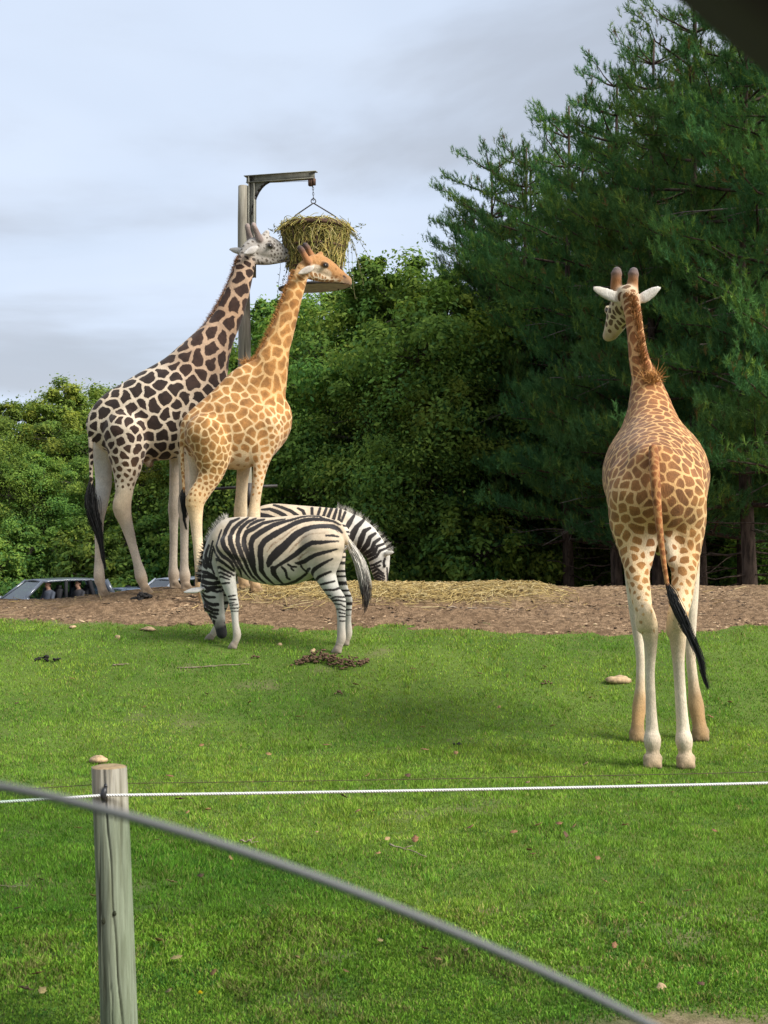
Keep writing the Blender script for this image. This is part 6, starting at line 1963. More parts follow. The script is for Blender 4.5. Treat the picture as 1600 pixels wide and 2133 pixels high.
def build_fence():
    dF = 4.4
    p_top = W(227, 1597, dF)
    x = p_top[0]
    gz = float(tz(x, dF))
    h = p_top[2] - gz
    lean = W(249, 2100, dF)[0] - W(227, 1600, dF)[0]
    body, top = post_mesh(h, 0.0645, 0.0600, lean, 1)
    pr = W(225, 1648, dF)
    zr = pr[2] - gz
    ins = MB()
    ins.tube([(-0.002, -0.068, zr - 0.022), (-0.002, -0.078, zr), (0.002, -0.076, zr + 0.018), (0.004, -0.066, zr + 0.026)], [0.008, 0.011, 0.009, 0.006], 8)
    ins.tube([(0.004, -0.060, zr + 0.026), (0.004, -0.072, zr + 0.034)], 0.006, 8)
    ins.tube([(0.002, -0.045, zr + 0.004), (0.0, -0.07, zr + 0.004)], 0.006, 6)
    im = ins.mesh('insulator', BLACKPLASTIC, True)

    kv, k3, k4 = lump(77, 1, 1, 1, 0.12)
    knot = new_mesh('knot', kv, [k3, k4], [simple_mat('dark_knot', (0.055, 0.05, 0.035), 0.9, 0.1, 0.4, 2)], True)

    def post(px_, py_, label):
        e = empty('fence_post', (px_, py_, float(tz(px_, py_))), 0, label, 'fence post')
        obj('post', body, e); obj('sawn_top', top, e); obj('insulator', im, e)
        for kx, kz, kw in ((-0.022, h - 0.517, 0.010), (0.014, h - 0.492, 0.007), (0.012, h - 0.91, 0.006)):
            o = obj('knot', knot, e, (kx + lean * (h - kz) / h, -math.sqrt(0.0622 ** 2 - kx * kx) - 0.0005, kz)); o.scale = (kw, 0.004, kw * 1.35); o.rotation_euler = (0, 0, -kx / 0.0622)
        return e
    right = (x + 4.2, dF + 0.42); left = (x - 2.6, dF - 0.62)
    post(x, dF, 'cracked grey wooden fence post with a black insulator carrying the white rope')
    post(right[0], right[1], 'grey wooden fence post at the far end of the rope beyond the rear view giraffe')
    post(left[0], left[1], 'grey wooden fence post where the rope drops beside the road')
    zt = lambda p: float(tz(*p)) + zr
    A = np.array([left[0], left[1] - 0.075, zt(left) - 0.05]); Bp = np.array([x, dF - 0.075, gz + zr]); Cp = np.array([right[0], right[1] - 0.075, zt(right)])
    pts = []
    for a, b, sag in ((A, Bp, 0.01), (Bp, Cp, 0.012)):
        for q in np.linspace(0, 1, 25)[(0 if a is A else 1):]:
            pts.append(a + (b - a) * q - np.array([0, 0, sag * 4 * q * (1 - q)]))
    pts = np.array(pts)
    m = MB(); m.tube(pts, 0.0048, 8)
    tag(m.build('fence_rope', ROPE, None, True), 'white braided fence rope stretched across the paddock from the wooden post', 'rope')
    zw = W(230, 1632, dF + 0.07)[2] - gz
    off = np.array([0, 0.145, zw - zr])
    w_pts = pts + off
    m = MB(); m.tube(w_pts, 0.0013, 5)
    tag(m.build('fence_wire', simple_mat('dark_wire', (0.06, 0.035, 0.02), 0.6, 0.4), None, True), 'thin dark fence wire running just behind the white rope', 'wire')


build_fence()
# ------------------------------------------------------------------ cars on the road behind the bank
def paint(name, c):
    t = NT(name, 0.3, 0.5)
    t.color(c); t.p.inputs['Coat Weight'].default_value = 0.6; t.p.inputs['Coat Roughness'].default_value = 0.08
    return t.m


def car_glass(name, tint, ior=1.5):
    t = NT(name, 0.03, 0.5)
    tr = t.node('ShaderNodeBsdfTransparent'); tr.inputs[0].default_value = tint + (1,)
    gl = t.node('ShaderNodeBsdfGlossy'); gl.inputs['Roughness'].default_value = 0.03
    fr = t.node('ShaderNodeFresnel'); fr.inputs[0].default_value = ior
    mx = t.node('ShaderNodeMixShader')
    t.l.new(fr.outputs[0], mx.inputs[0]); t.l.new(tr.outputs[0], mx.inputs[1]); t.l.new(gl.outputs[0], mx.inputs[2])
    t.l.new(mx.outputs[0], t.n['Material Output'].inputs[0])
    t.n.remove(t.p)
    return t.m


GLASS = car_glass('car_glass', (0.42, 0.50, 0.55), 2.2)
TYRE = simple_mat('tyre', (0.02, 0.02, 0.02), 0.9, 0.2)
RIMM = simple_mat('wheel_rim', (0.45, 0.45, 0.46), 0.35, 0.5, 0.1, 5, 0.8)
TRIM = simple_mat('dark_interior', (0.02, 0.02, 0.022), 0.8, 0.2)
LAMP_R = simple_mat('red_lamp', (0.35, 0.02, 0.015), 0.2, 0.5)
LAMP_W = simple_mat('clear_lamp', (0.6, 0.62, 0.65), 0.1, 0.6)


def car(label, loc, heading, col, height, name='parked_car', windows_open=True):
    """front of the car points along +x of the empty; all sizes in metres"""
    e = empty(name, loc, heading, label, 'car', 'cars waiting on the road behind the bank')
    pm = paint('car_paint', col)
    k = (height - 0.95) / 0.65
    # lower body lofted from cross sections
    st = [(-2.20, 0.55, 0.80, 0.55), (-2.15, 0.42, 0.92, 0.78), (-1.6, 0.30, 0.98, 0.88), (-0.6, 0.28, 0.97, 0.90), (0.5, 0.28, 0.96, 0.90), (0.95, 0.29, 0.95, 0.89), (1.5, 0.30, 0.88, 0.86), (2.0, 0.36, 0.78, 0.78), (2.18, 0.48, 0.66, 0.60)]
    rings = []
    for x, z0, z1, hw in st:
        zz = [z0, z0 + 0.08, (z0 + z1) * 0.5, z1 - 0.07, z1]
        ww = [hw * 0.88, hw * 0.97, hw, hw * 0.97, hw * 0.90]
        r = [(x, -w, z) for w, z in zip(ww, zz)] + [(x, w, z) for w, z in zip(ww[::-1], zz[::-1])]
        rings.append(r)
    V = np.array(rings).reshape(-1, 3); n = 10
    f = [[i * n + j, i * n + (j + 1) % n, (i + 1) * n + (j + 1) % n, (i + 1) * n + j] for i in range(len(st) - 1) for j in range(n)]
    m = MB(); m.add(V, f)
    for ci, x in ((0, -2.2), (len(st) - 1, 2.18)):
        c = V[ci * n:(ci + 1) * n].mean(0)
        m.add(np.concatenate([V[ci * n:(ci + 1) * n], c[None]]), [[j, (j + 1) % n, n] for j in range(n)])
    m.build('body', pm, e, True)
    zb = 0.95; zt = 0.95 + 0.60 * k
    fw, rw = 0.80, 0.60
    A0, A1 = 1.05, 0.30; D0, D1 = -2.05, -1.75
    # roof
    xs = np.linspace(D1 - 0.12, A1 + 0.05, 9); ys = np.linspace(-1, 1, 9)
    rv = []
    for x in xs:
        t = (x - xs[0]) / (xs[-1] - xs[0])
        for y in ys:
            rv.append((x, y * rw, zt + 0.07 * k * math.sin(math.pi * (0.12 + 0.76 * t)) - 0.05 * y * y - 0.02))
    rv = np.array(rv); low = rv - np.array([0, 0, 0.05])
    q = []
    for i in range(8):
        for j in range(8):
            a = i * 9 + j; q.append([a, a + 9, a + 10, a + 1]); b = a + 81; q.append([b, b + 1, b + 10, b + 9])
    edge = [i for i in range(0, 9)] + [9 * i + 8 for i in range(1, 9)] + [72 + i for i in range(7, -1, -1)] + [9 * i for i in range(7, 0, -1)]
    for a, b in zip(edge, edge[1:] + edge[:1]): q.append([a, b, b + 81, a + 81])
    m = MB(); m.add(np.concatenate([rv, low]), q); m.build('roof', pm, e, True)
    # pillars
    def bar(p, r_, w): 
        mm = MB(); mm.tube([p, r_], w, 6); return mm
    for s_ in (-1, 1):
        bar((A0, s_ * fw, zb - 0.03), (A1, s_ * rw, zt - 0.03), 0.05).build('windscreen_pillar', pm, e, True)
        bar((-0.35, s_ * fw, zb - 0.03), (-0.45, s_ * rw, zt - 0.03), 0.055).build('door_pillar', TRIM, e, True)
        bar((-1.30, s_ * fw, zb - 0.03), (-1.22, s_ * rw, zt - 0.03), 0.065).build('rear_door_pillar', TRIM, e, True)
        bar((D0, s_ * fw * 0.93, zb - 0.03), (D1, s_ * rw, zt - 0.03), 0.10).build('tailgate_pillar', pm, e, True)
        mm = MB(); mm.add([(-1.33, s_ * fw * 0.99, zb), (D0 + 0.03, s_ * fw * 0.93, zb), (D1, s_ * rw, zt - 0.05), (-1.25, s_ * rw, zt - 0.05)], [[0, 1, 2, 3]]); mm.build('quarter_window', GLASS, e)
        if not windows_open or s_ < 0:
            mm = MB(); mm.add([(0.95, s_ * fw, zb), (-0.36, s_ * fw, zb), (-0.44, s_ * rw, zt - 0.05), (0.30, s_ * rw, zt - 0.05)], [[0, 1, 2, 3]]); mm.build('front_window', GLASS, e)
            mm = MB(); mm.add([(-0.38, s_ * fw, zb), (-1.28, s_ * fw, zb), (-1.23, s_ * rw, zt - 0.05), (-0.46, s_ * rw, zt - 0.05)], [[0, 1, 2, 3]]); mm.build('rear_side_window', GLASS, e)
        mm = MB(); mm.box((0.98, s_ * 0.98, 1.0), (0.10, 0.20, 0.13)); mm.box((0.98, s_ * 0.86, 0.96), (0.05, 0.12, 0.04)); mm.build('wing_mirror', pm, e)
        mm = MB(); mm.box((2.08, s_ * 0.58, 0.70), (0.16, 0.30, 0.12)); mm.build('headlight', LAMP_W, e)
        mm = MB(); mm.box((-2.14, s_ * 0.66, 0.82), (0.10, 0.16, 0.20)); mm.build('tail_light', LAMP_R, e)
        mm = MB(); mm.box((0.2, s_ * 0.905, 0.82), (0.16, 0.02, 0.03)); mm.build('door_handle', pm, e)
        for x in (1.35, -1.40):
            w = MB(); w.lathe([(0.20, -0.10), (0.31, -0.11), (0.335, -0.07), (0.335, 0.07), (0.31, 0.11), (0.20, 0.10)], n=22)
            o = w.build('wheel', TYRE, e, True, (x, s_ * 0.80, 0.335)); o.rotation_euler = (math.pi / 2, 0, 0)
            w = MB(); w.lathe([(0.001, 0.085), (0.06, 0.10), (0.18, 0.075), (0.205, 0.095), (0.205, -0.09), (0.001, -0.09)], n=18)
            r_ = w.build('rim', RIMM, o, True); r_.rotation_euler = (0 if s_ < 0 else math.pi, 0, 0)
    mm = MB(); mm.add([(A0, -fw, zb), (A0, fw, zb), (A1, rw, zt - 0.03), (A1, -rw, zt - 0.03)], [[0, 1, 2, 3]]); mm.build('windscreen', GLASS, e)
    mm = MB(); mm.add([(D0, -fw * 0.9, zb), (D0, fw * 0.9, zb), (D1, rw, zt - 0.04), (D1, -rw, zt - 0.04)], [[3, 2, 1, 0]]); mm.build('rear_window', GLASS, e)
    mm = MB()
    mm.box((-0.5, 0, 0.90), (2.9, 1.55, 0.05))
    mm.build('cabin_floor', TRIM, e)
    for x in (-0.05, -1.0):
        for y in (-0.38, 0.38):
            mm = MB(); mm.box((x - 0.22, y, 0.98), (0.12, 0.42, 0.62), np.array(Matrix.Rotation(-0.15, 3, 'Y'))); mm.box((x - 0.27, y, 1.33), (0.08, 0.24, 0.14)); mm.build('seat', TRIM, e)
    mm = MB(); mm.box((0.85, 0, 0.93), (0.45, 1.5, 0.12)); mm.build('dashboard', TRIM, e)
    return e


hdg = math.radians(180 + 40)
ROADZ = -0.80
SUV = (px_x(92, 38.0), 38.0, ROADZ + 0.10)
car('dark grey estate car with two people behind its open side windows', SUV, hdg, (0.085, 0.10, 0.125), 1.62)
car('low blue grey car showing only its roof between the giraffe hooves', (px_x(262, 40.6), 40.6, ROADZ - 0.0), hdg, (0.13, 0.17, 0.24), 1.38, 'parked_car', False)
car('silver car half hidden behind the front legs of the dark giraffe', (px_x(362, 40.0), 40.0, ROADZ + 0.1), hdg, (0.42, 0.46, 0.52), 1.62, 'parked_car', False)

SKIN = simple_mat('skin', (0.42, 0.24, 0.16), 0.6, 0.3, 0.1, 30)


def person(label, loc, heading, shirt, hair):
    e = empty('person', loc, heading, label, 'person')
    B = Body()
    c = lambda a, ra, b, rb, t, k=0.04: B.cone(a, ra, b, rb, t, None, 1, k)
    Y = np.array([0, 1.0, 0])
    B.cone((0, 0, 0.10), 0.15, (-0.05, 0, 0.42), 0.16, 'shirt', Y, 1.2, 0.06)
    c((-0.04, 0, 0.52), 0.06, (-0.02, 0, 0.62), 0.055, 'skin')
    B.cone((0.0, 0, 0.66), 0.075, (-0.01, 0, 0.75), 0.095, 'skin', Y, 0.85, 0.03)
    c((0.085, 0, 0.70), 0.014, (0.10, 0, 0.68), 0.016, 'skin', 0.015)
    for s_ in (-1, 1):
        c((-0.05, s_ * 0.19, 0.46), 0.06, (0.06, s_ * 0.24, 0.22), 0.048, 'shirt')
        c((0.06, s_ * 0.24, 0.22), 0.045, (0.28, s_ * 0.17, 0.26), 0.034, 'skin')
        c((0.28, s_ * 0.17, 0.26), 0.036, (0.35, s_ * 0.15, 0.28), 0.03, 'skin', 0.02)
        c((0.0, s_ * 0.10, 0.08), 0.09, (0.42, s_ * 0.11, 0.10), 0.07, 'trousers')
        c((0.42, s_ * 0.11, 0.10), 0.07, (0.5, s_ * 0.11, -0.02), 0.055, 'trousers')
        c((-0.005, s_ * 0.083, 0.71), 0.014, (-0.012, s_ * 0.088, 0.73), 0.016, 'skin', 0.01)
    V, Fc = B.mesh(0.016)
    w = B.weights(V, 0.012)
    col = blend(w, dict(skin=(0.42, 0.24, 0.16), shirt=shirt, trousers=(0.03, 0.035, 0.05)), shirt)
    me = new_mesh('body', V, Fc, [attr_mat('person_skin_and_clothes', 0.7, 0.3, 0.1, 30)], True)
    cattr(me, 'col', col)
    obj('body', me, e)
    H_ = Body()
    H_.cone((-0.03, 0, 0.77), 0.098, (-0.02, 0, 0.70), 0.088, 'h', Y, 0.9, 0.02)
    V, Fc = H_.mesh(0.014)
    keep = V[:, 0] < 0.045 + 0.35 * (V[:, 2] - 0.76)
    idx = np.full(len(V), -1); idx[keep] = np.arange(keep.sum())
    Fk = idx[Fc]; Fk = Fk[(Fk >= 0).all(1)]
    obj('hair', new_mesh('hair', V[keep], Fk, [simple_mat('hair_' + label[:6], hair, 0.7, 0.3)], True), e)
    return e


cs, sn = math.cos(hdg), math.sin(hdg)
for dx, dy, lab, sh, hr in ((0.05, 0.40, 'person in a dark top at the wheel of the dark grey car', (0.06, 0.07, 0.09), (0.06, 0.035, 0.02)), (-0.92, 0.42, 'dark haired person on the back seat of the dark grey car', (0.03, 0.03, 0.035), (0.02, 0.012, 0.008))):
    person(lab, (SUV[0] + dx * cs - dy * sn, SUV[1] + dx * sn + dy * cs, ROADZ + 0.80), hdg + 0.3, sh, hr)


# ------------------------------------------------------------------ stones, dung, sticks, fallen leaves
STONE = simple_mat('tan_stone', (0.40, 0.28, 0.16), 0.9, 0.2, 0.3, 25, 0, 0.5)
DUNGB = simple_mat('brown_dung', (0.125, 0.075, 0.045), 0.9, 0.2, 0.4, 40, 0, 0.7)
DUNGK = simple_mat('black_dung', (0.018, 0.015, 0.013), 0.8, 0.3, 0.3, 40, 0, 0.7)
STICK = bark_mat('stick_bark', (0.16, 0.115, 0.08), (0.34, 0.27, 0.20))


def stone(px, py, w, h, label, seed, cat='stone'):
    p = hit(px, py)
    k = p[1] / F
    v, f3, f4 = lump(seed, w * k / 2, w * k * 0.35, h * k * 0.62, 0.30)
    me = new_mesh('stone', v, [f3, f4], [STONE], True)
    tag(obj('stone', me, None, (p[0], p[1], p[2] + h * k * 0.3)), label, cat)


stone(206, 1590, 42, 17, 'tan stone on the grass just behind the top of the cracked fence post', 1)
stone(1287, 1421, 46, 15, 'flat tan stone lying beside the front legs of the rear view giraffe', 2)
stone(310, 1313, 26, 8, 'small flat tan stone on grass edge below the dark patched giraffe', 3)
stone(152, 1309, 16, 7, 'little pale stone at the grass edge below the dark grey car', 4)
stone(244, 1330, 10, 7, 'tiny white stone in the grass near the flat stone by the bank', 5)
stone(651, 1359, 11, 8, 'tiny white stone by the hind hooves of the grazing zebra', 6)
stone(583, 1345, 9, 6, 'tiny pale stone in the grass under the belly of the grazing zebra', 7)
stone(1377, 2062, 22, 13, 'small rounded pale stone in thin grass by the fence', 8)


def heap(name, px, py, w, h, n, mat, label, cat, seed, psize):
    """a pile of droppings: many small lumps as one thing"""
    r = np.random.default_rng(seed)
    p = hit(px, py); k = p[1] / F
    m = MB()
    for i in range(n):
        x = r.uniform(-1, 1); y = r.uniform(-1, 1)
        if x * x + y * y > 1: continue
        hh = max(0.1, (1 - x * x)) * h * k * 0.7 * r.random()
        v, f3, f4 = lump(seed * 100 + i, psize * r.uniform(0.6, 1.3), psize * r.uniform(0.6, 1.2), psize * r.uniform(0.4, 0.8), 0.2)
        X = p[0] + x * w * k / 2; Y = p[1] + y * w * k * 0.17 + 0.12 * w * k * math.sin(x * 4 + seed)
        o = m.n
        m.add(v + np.array([X, Y, float(tz(X, Y)) + 0.015 + hh]) - p, f3)
        m.f4.append(f4 + o)
    tag(m.build(name, mat, None, True, p), label, cat)


heap('dung_pile', 688, 1382, 165, 20, 260, DUNGB, 'long brown heap of dung on the grass behind the grazing zebra hooves', 'dung', 3, 0.017)
heap('dung_pile', 98, 1379, 56, 12, 16, DUNGK, 'small black droppings on the grass in line with the dark grey car', 'dung', 4, 0.020)
heap('dung_pile', 297, 1250, 44, 16, 34, DUNGK, 'black dung heap on the earth bank by the dark giraffe hooves', 'dung', 5, 0.035)
heap('dung_pile', 953, 1555, 20, 8, 7, DUNGK, 'little dark dropping in the open grass left of the rear view giraffe', 'dung', 6, 0.014)
heap('dung_pile', 705, 1448, 22, 5, 6, DUNGB, 'small brown dropping on the grass below the long dung heap', 'dung', 7, 0.016)
heap('dung_pile', 1140, 1426, 26, 7, 9, DUNGB, 'small brown dropping on the grass level with the flat stone', 'dung', 8, 0.016)
heap('dung_pile', 532, 1372, 14, 8, 6, DUNGB, 'little brown dropping below the front hooves of the grazing zebra', 'dung', 9, 0.016)


def stick(pts, r, label, lift=0.014):
    P_ = []
    for px, py in pts:
        p = hit(px, py); P_.append(p + np.array([0, 0, lift]))
    P_ = np.array(P_); b = P_[0].copy()
    q = np.linspace(0, len(P_) - 1, 12)
    c = np.stack([np.interp(q, np.arange(len(P_)), P_[:, i]) for i in range(3)], 1)
    c[1:-1] += rng.normal(0, r * 0.6, (10, 3))
    m = MB(); m.tube(c - b, np.linspace(r, r * 0.45, 12), 6)
    d = c[6] - c[3]
    m.tube([c[4] - b, c[4] - b + d * 0.5 + np.array([0.03, 0.05, 0.012])], [r * 0.6, r * 0.3], 5)
    tag(m.build('stick', STICK, None, True, b), label, 'stick')


stick([(812, 1764), (850, 1776), (888, 1790)], 0.0055, 'short forked stick in the grass beyond the fence rope')
stick([(370, 1394), (440, 1391), (520, 1386)], 0.008, 'long thin pale stick on the grass in front of the zebra')
stick([(915, 1268), (990, 1270), (1095, 1272)], 0.012, 'thin dead branch lying on the earth bank')
stick([(0, 1850), (30, 1852), (60, 1850)], 0.003, 'straight dry stem in the grass left of the fence post')
stick([(500, 1757), (520, 1758), (538, 1759)], 0.006, 'stubby dark twig just above the car window edge')
stick([(235, 1388), (250, 1387), (269, 1386)], 0.008, 'short dark twig on the grass below the flat stone by the bank')


def leaf_mesh(seed, col):
    r = np.random.default_rng(seed)
    out = np.array([(0, -1.0), (0.25, -0.75), (0.62, -0.45), (0.45, -0.15), (0.75, 0.15), (0.40, 0.40), (0.25, 0.75), (0, 1.0)])
    full = np.concatenate([out, (out * [-1, 1])[-2:0:-1]]) * (0.9 + 0.2 * r.random((14, 1)))
    curl = 0.25 + 0.4 * r.random()
    z = curl * (full[:, 0] ** 2) * 0.8 + 0.25 * r.random() * full[:, 1] ** 2
    v = np.concatenate([np.stack([full[:, 0] * 0.8, full[:, 1], z], 1), [[0, 0, -0.05]]])
    v = np.concatenate([v, v - np.array([0, 0, 0.03])])
    f3 = [[14, i, (i + 1) % 14] for i in range(14)] + [[29, 15 + (i + 1) % 14, 15 + i] for i in range(14)]
    f4 = [[i, 15 + i, 15 + (i + 1) % 14, (i + 1) % 14] for i in range(14)]
    return new_mesh('fallen_leaf', v, [np.array(f3), np.array(f4)], [simple_mat('dry_leaf', col, 0.8, 0.2, 0.25, 3)])


LEAVES = [leaf_mesh(1, (0.26, 0.15, 0.07)), leaf_mesh(2, (0.20, 0.10, 0.05)), leaf_mesh(3, (0.27, 0.16, 0.07)), leaf_mesh(4, (0.10, 0.055, 0.035)), leaf_mesh(5, (0.30, 0.20, 0.10))]
LEAFLAB = ['curled tan fallen leaf on the grass', 'russet brown fallen leaf on the grass', 'pale orange fallen leaf on the grass', 'dark brown fallen leaf on the grass', 'light buff fallen leaf on the grass']
spots = [(418, 1838), (352, 2083), (165, 1736), (193, 1881), (37, 1906), (85, 1845), (330, 1975), (366, 2012), (445, 2043), (358, 1850), (434, 1697), (391, 1703), (375, 1675), (353, 1626), (327, 1761), (54, 2078), (88, 2083),
         (78, 2046), (788, 1790), (806, 1760), (865, 1760), (840, 1905), (885, 1992), (912, 2014), (972, 1996), (792, 1975), (880, 1522), (885, 1570), (950, 1577), (1090, 1562), (1135, 1395), (1245, 1800), (1300, 1730), (1165, 1727),
         (1178, 1750), (1102, 1783), (1110, 1792), (1335, 1896), (1280, 1985), (1460, 2068), (1432, 1870), (1260, 1848), (1488, 1742), (1120, 1730), (1196, 1733), (745, 1700), (715, 1668), (765, 1625), (850, 1625), (778, 1700),
         (980, 1735), (1070, 1745), (660, 1745), (720, 2040), (620, 2010), (560, 1900), (480, 1800), (150, 1420), (35, 1472), (430, 1452), (520, 1470), (620, 1500), (740, 1432), (860, 1400), (1000, 1410), (1040, 1480), (1150, 1520),
         (1220, 1600), (1520, 1470), (1560, 1560), (1480, 1500), (1230, 1460), (1100, 1640), (1400, 1660), (1540, 1690), (1330, 1640), (420, 1560), (560, 1580), (680, 1560), (300, 1480)]
lr = np.random.default_rng(5)
for i, (px, py) in enumerate(spots):
    p = hit(px, py)
    k = int(lr.integers(0, 5))
    o = obj('fallen_leaf', LEAVES[k], None, (p[0], p[1], p[2] + 0.032))
    s_ = lr.uniform(0.019, 0.036) * (1.0 + 0.05 * max(0, p[1] - 5))
    o.scale = (s_, s_, s_)
    o.rotation_euler = (lr.uniform(-0.5, 0.5), lr.uniform(-0.5, 0.5), lr.uniform(0, 6.28))
    tag(o, LEAFLAB[k], 'leaf', LEAFLAB[k] + ' scattered about')

# dandelion
p = hit(417, 2083)
e = empty('dandelion', p, 0, 'single yellow dandelion flower in the grass near the fence post', 'flower')
m = MB(); m.tube([(0, 0, -0.01), (0.002, 0, 0.025)], 0.0015, 5); m.build('stem', simple_mat('dandelion_stem', (0.12, 0.2, 0.05)), e)
m = MB()
for ring, (rr, zz, nn) in enumerate(((0.011, 0.027, 14), (0.008, 0.031, 11), (0.004, 0.034, 7))):
    for j in range(nn):
        a = j * 2 * math.pi / nn + ring
        d = np.array([math.cos(a), math.sin(a), 0]); q = np.array([-d[1], d[0], 0])
        c = np.array([0, 0, zz - 0.004])
        m.add([c - q * 0.0012, c + q * 0.0012, c + d * rr + q * 0.0016 + [0, 0, 0.004], c + d * rr - q * 0.0016 + [0, 0, 0.004]], [[0, 1, 2, 3]])
m.build('petals', simple_mat('dandelion_yellow', (0.75, 0.48, 0.01), 0.7, 0.2), e)


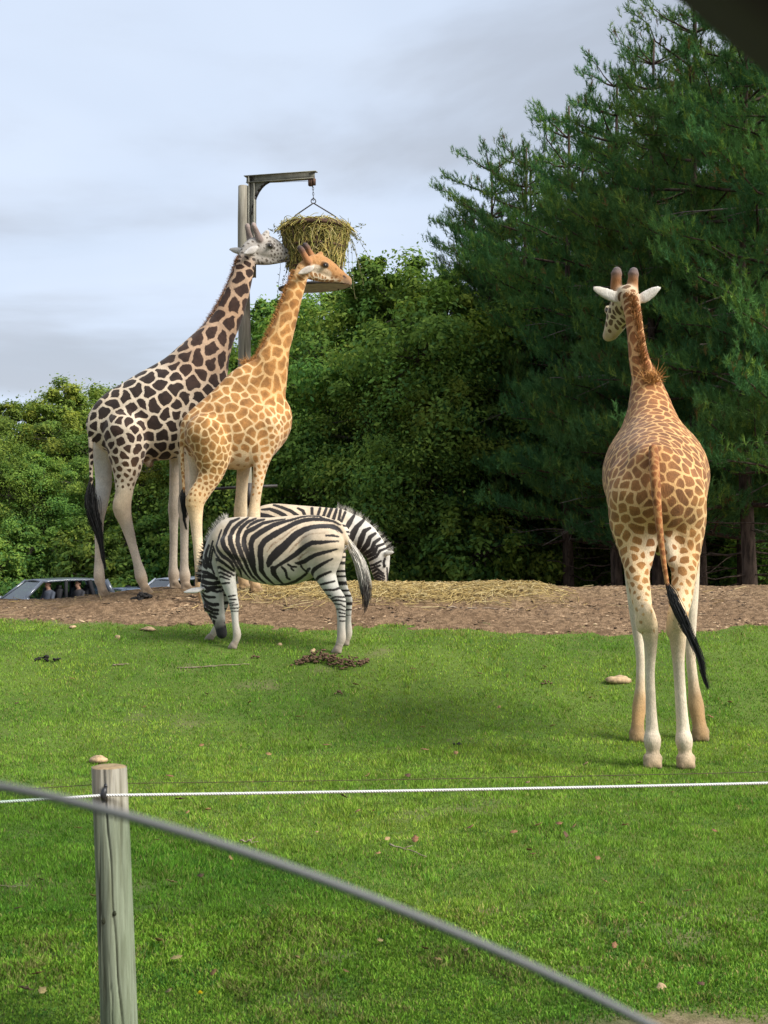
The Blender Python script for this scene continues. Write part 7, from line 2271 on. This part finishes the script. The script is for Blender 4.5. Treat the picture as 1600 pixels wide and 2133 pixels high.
# ------------------------------------------------------------------ the car the picture is taken from: left front door, window wound half down
def own_car():
    e = empty('visitor_car', (0, -0.2, 0), 0, 'dark car beside the fence with its side window wound half way down', 'car')
    o = np.array([0, -0.2, 0])
    DK = simple_mat('black_car_trim', (0.012, 0.012, 0.013), 0.55, 0.35, 0.2, 10)
    PM = paint('dark_car_paint', (0.02, 0.022, 0.025))
    yd = 0.60                                   # plane of the door
    px_ = lambda x, y, d=yd: W(x, y, d) - o
    # glass: outline follows its sloping upper edge, 4.5 mm thick
    edge = [(-2600, 1560), (-1200, 1545), (-500, 1562), (0, 1630), (200, 1678), (400, 1735), (600, 1802), (800, 1877), (1000, 1961), (1200, 2052), (1400, 2155), (1700, 2320), (2200, 2640), (2900, 3120), (3700, 3700)]
    top = np.array([px_(x, y) for x, y in edge])
    q = np.linspace(0, len(top) - 1, 70)
    top = np.stack([np.interp(q, np.arange(len(top)), top[:, i]) for i in range(3)], 1)
    for _ in range(6): top[1:-1] = (top[:-2] + 2 * top[1:-1] + top[2:]) / 4
    belt = 1.06
    bot = top.copy(); bot[:, 2] = belt - 0.15
    n = len(top)
    t = 0.0024
    off = np.array([0, t, 0])
    V = np.concatenate([top - off, bot - off, top + off, bot + off])
    f = [[i, i + 1, n + i + 1, n + i] for i in range(n - 1)] + [[2 * n + i + 1, 2 * n + i, 3 * n + i, 3 * n + i + 1] for i in range(n - 1)]
    gm = MB(); gm.add(V, f)
    g = gm.build('window_glass', car_glass('tinted_window_glass', (0.80, 0.88, 0.82)), e)
    # ground, matt grey rim along the top of the pane
    rm = MB()
    sec = [(-0.0022, -0.0026), (-0.0022, 0.0004), (-0.0012, 0.0014), (0.0012, 0.0014), (0.0022, 0.0004), (0.0022, -0.0026)]
    RV = np.concatenate([[c + np.array([0, y_, z_]) for y_, z_ in sec] for c in top])
    rm.add(RV, [[i * 6 + j, i * 6 + (j + 1) % 6, (i + 1) * 6 + (j + 1) % 6, (i + 1) * 6 + j] for i in range(n - 1) for j in range(6)])
    gr = NT('ground_glass_edge', 0.8, 0.2); gr.color((0.19, 0.195, 0.195))
    rm.build('ground_edge', gr.m, g)
    # upper frame: roof rail, then the windscreen pillar running down to the front
    fl = [px_(x, y, 0.61) for x, y in [(-6500, -330), (-3000, -430), (-600, -450), (500, -430), (1000, -300), (1195, -145), (1383, 0), (1560, 150), (1860, 405), (2600, 1010), (3800, 2060), (5400, 3450)]]
    fl = np.array(fl)
    q = np.linspace(0, len(fl) - 1, 60)
    fl = np.stack([np.interp(q, np.arange(len(fl)), fl[:, i]) for i in range(3)], 1)
    for _ in range(4): fl[1:-1] = (fl[:-2] + 2 * fl[1:-1] + fl[2:]) / 4
    tg = np.gradient(fl, axis=0); tg /= np.linalg.norm(tg, axis=1)[:, None]
    nrm = np.stack([-tg[:, 2], np.zeros(len(tg)), tg[:, 0]], 1)
    m = MB()
    sec = [(0.004, -0.06), (0.0, -0.01), (0.01, 0.0), (0.085, -0.01), (0.09, -0.11), (0.02, -0.09)]
    VV = np.concatenate([[c + nn * a + np.array([0, b, 0]) for a, b in sec] for c, nn in zip(fl, nrm)])
    k = len(sec)
    m.add(VV, [[i * k + j, i * k + (j + 1) % k, (i + 1) * k + (j + 1) % k, (i + 1) * k + j] for i in range(len(fl) - 1) for j in range(k)])
    m.build('window_frame', DK, e, True)
    m = MB(); m.tube(fl + nrm * 0.009 + np.array([0, -0.03, 0]), 0.007, 8); m.build('window_seal', DK, e, True)
    m = MB(); m.tube(fl + nrm * 0.055 + np.array([0, -0.10, 0]), 0.024, 10); m.build('inner_trim', simple_mat('grey_headlining_trim', (0.09, 0.09, 0.088), 0.9, 0.2), e, True)
    # door, rear door and sill panels, floor, roof, other side, seats, wheels
    x0, x1 = -2.3, 1.75
    m = MB(); m.box((0.25, yd + 0.2 + 0.045, 0.72), (1.75, 0.10, 0.66)); d1 = m.build('front_door', PM, e)
    m = MB(); m.box((0.25, yd + 0.2 - 0.035, 0.74), (1.70, 0.05, 0.62)); m.build('door_card', DK, d1)
    m = MB(); m.box((-0.05, yd + 0.2 + 0.10, 0.92), (0.20, 0.025, 0.03)); m.build('door_handle', DK, d1)
    m = MB(); m.box((-1.20, yd + 0.2 + 0.045, 0.72), (1.10, 0.10, 0.66)); m.build('rear_door', PM, e)
    m = MB(); m.box((-2.05, yd + 0.2 + 0.04, 0.74), (0.56, 0.10, 0.70)); m.build('rear_wing', PM, e)
    m = MB(); m.box((1.65, yd + 0.2 + 0.03, 0.70), (1.02, 0.10, 0.62)); m.build('front_wing', PM, e)
    m = MB(); m.box((-0.25, -0.15, 0.36), (4.6, 1.86, 0.06)); m.build('floor_pan', DK, e)
    m = MB(); m.box((-0.1, -0.98, 0.72), (4.5, 0.10, 0.70)); m.build('far_side', PM, e)
    m = MB(); m.box((-0.9, -0.97, 1.5), (2.9, 0.04, 0.88)); m.build('reflection_blocker', DK, e)  # unseen panel added to keep bright sky out of the pane's reflection
    m = MB(); m.box((1.65, -0.1, 0.98), (1.0, 1.7, 0.06)); m.build('bonnet', PM, e)
    zr = float(fl[8, 2]) + 0.075
    m = MB(); m.box((-1.0, -0.14, zr + 0.02), (2.6, 1.72, 0.05)); m.build('roof', PM, e)
    for x, y in ((-0.78, yd + 0.19), (-2.2, yd + 0.16), (-0.78, -0.95), (-2.2, -0.95)):
        m = MB(); m.tube([(x, y, 1.0), (x, y * 0.97, zr + 0.01)], 0.035, 6); m.build('pillar', DK, e)
    for x in (1.35, -1.75):
        for y in (0.78, -0.98):
            w = MB(); w.lathe([(0.20, -0.10), (0.32, -0.11), (0.345, -0.07), (0.345, 0.07), (0.32, 0.11), (0.20, 0.10)], n=22)
            wo = w.build('wheel', TYRE, e, True, (x, y, 0.345)); wo.rotation_euler = (math.pi / 2, 0, 0)
            w = MB(); w.lathe([(0.001, 0.06), (0.18, 0.075), (0.205, 0.095), (0.205, -0.095), (0.18, -0.075), (0.001, -0.06)], n=18); w.build('rim', RIMM, wo, True)


own_car()
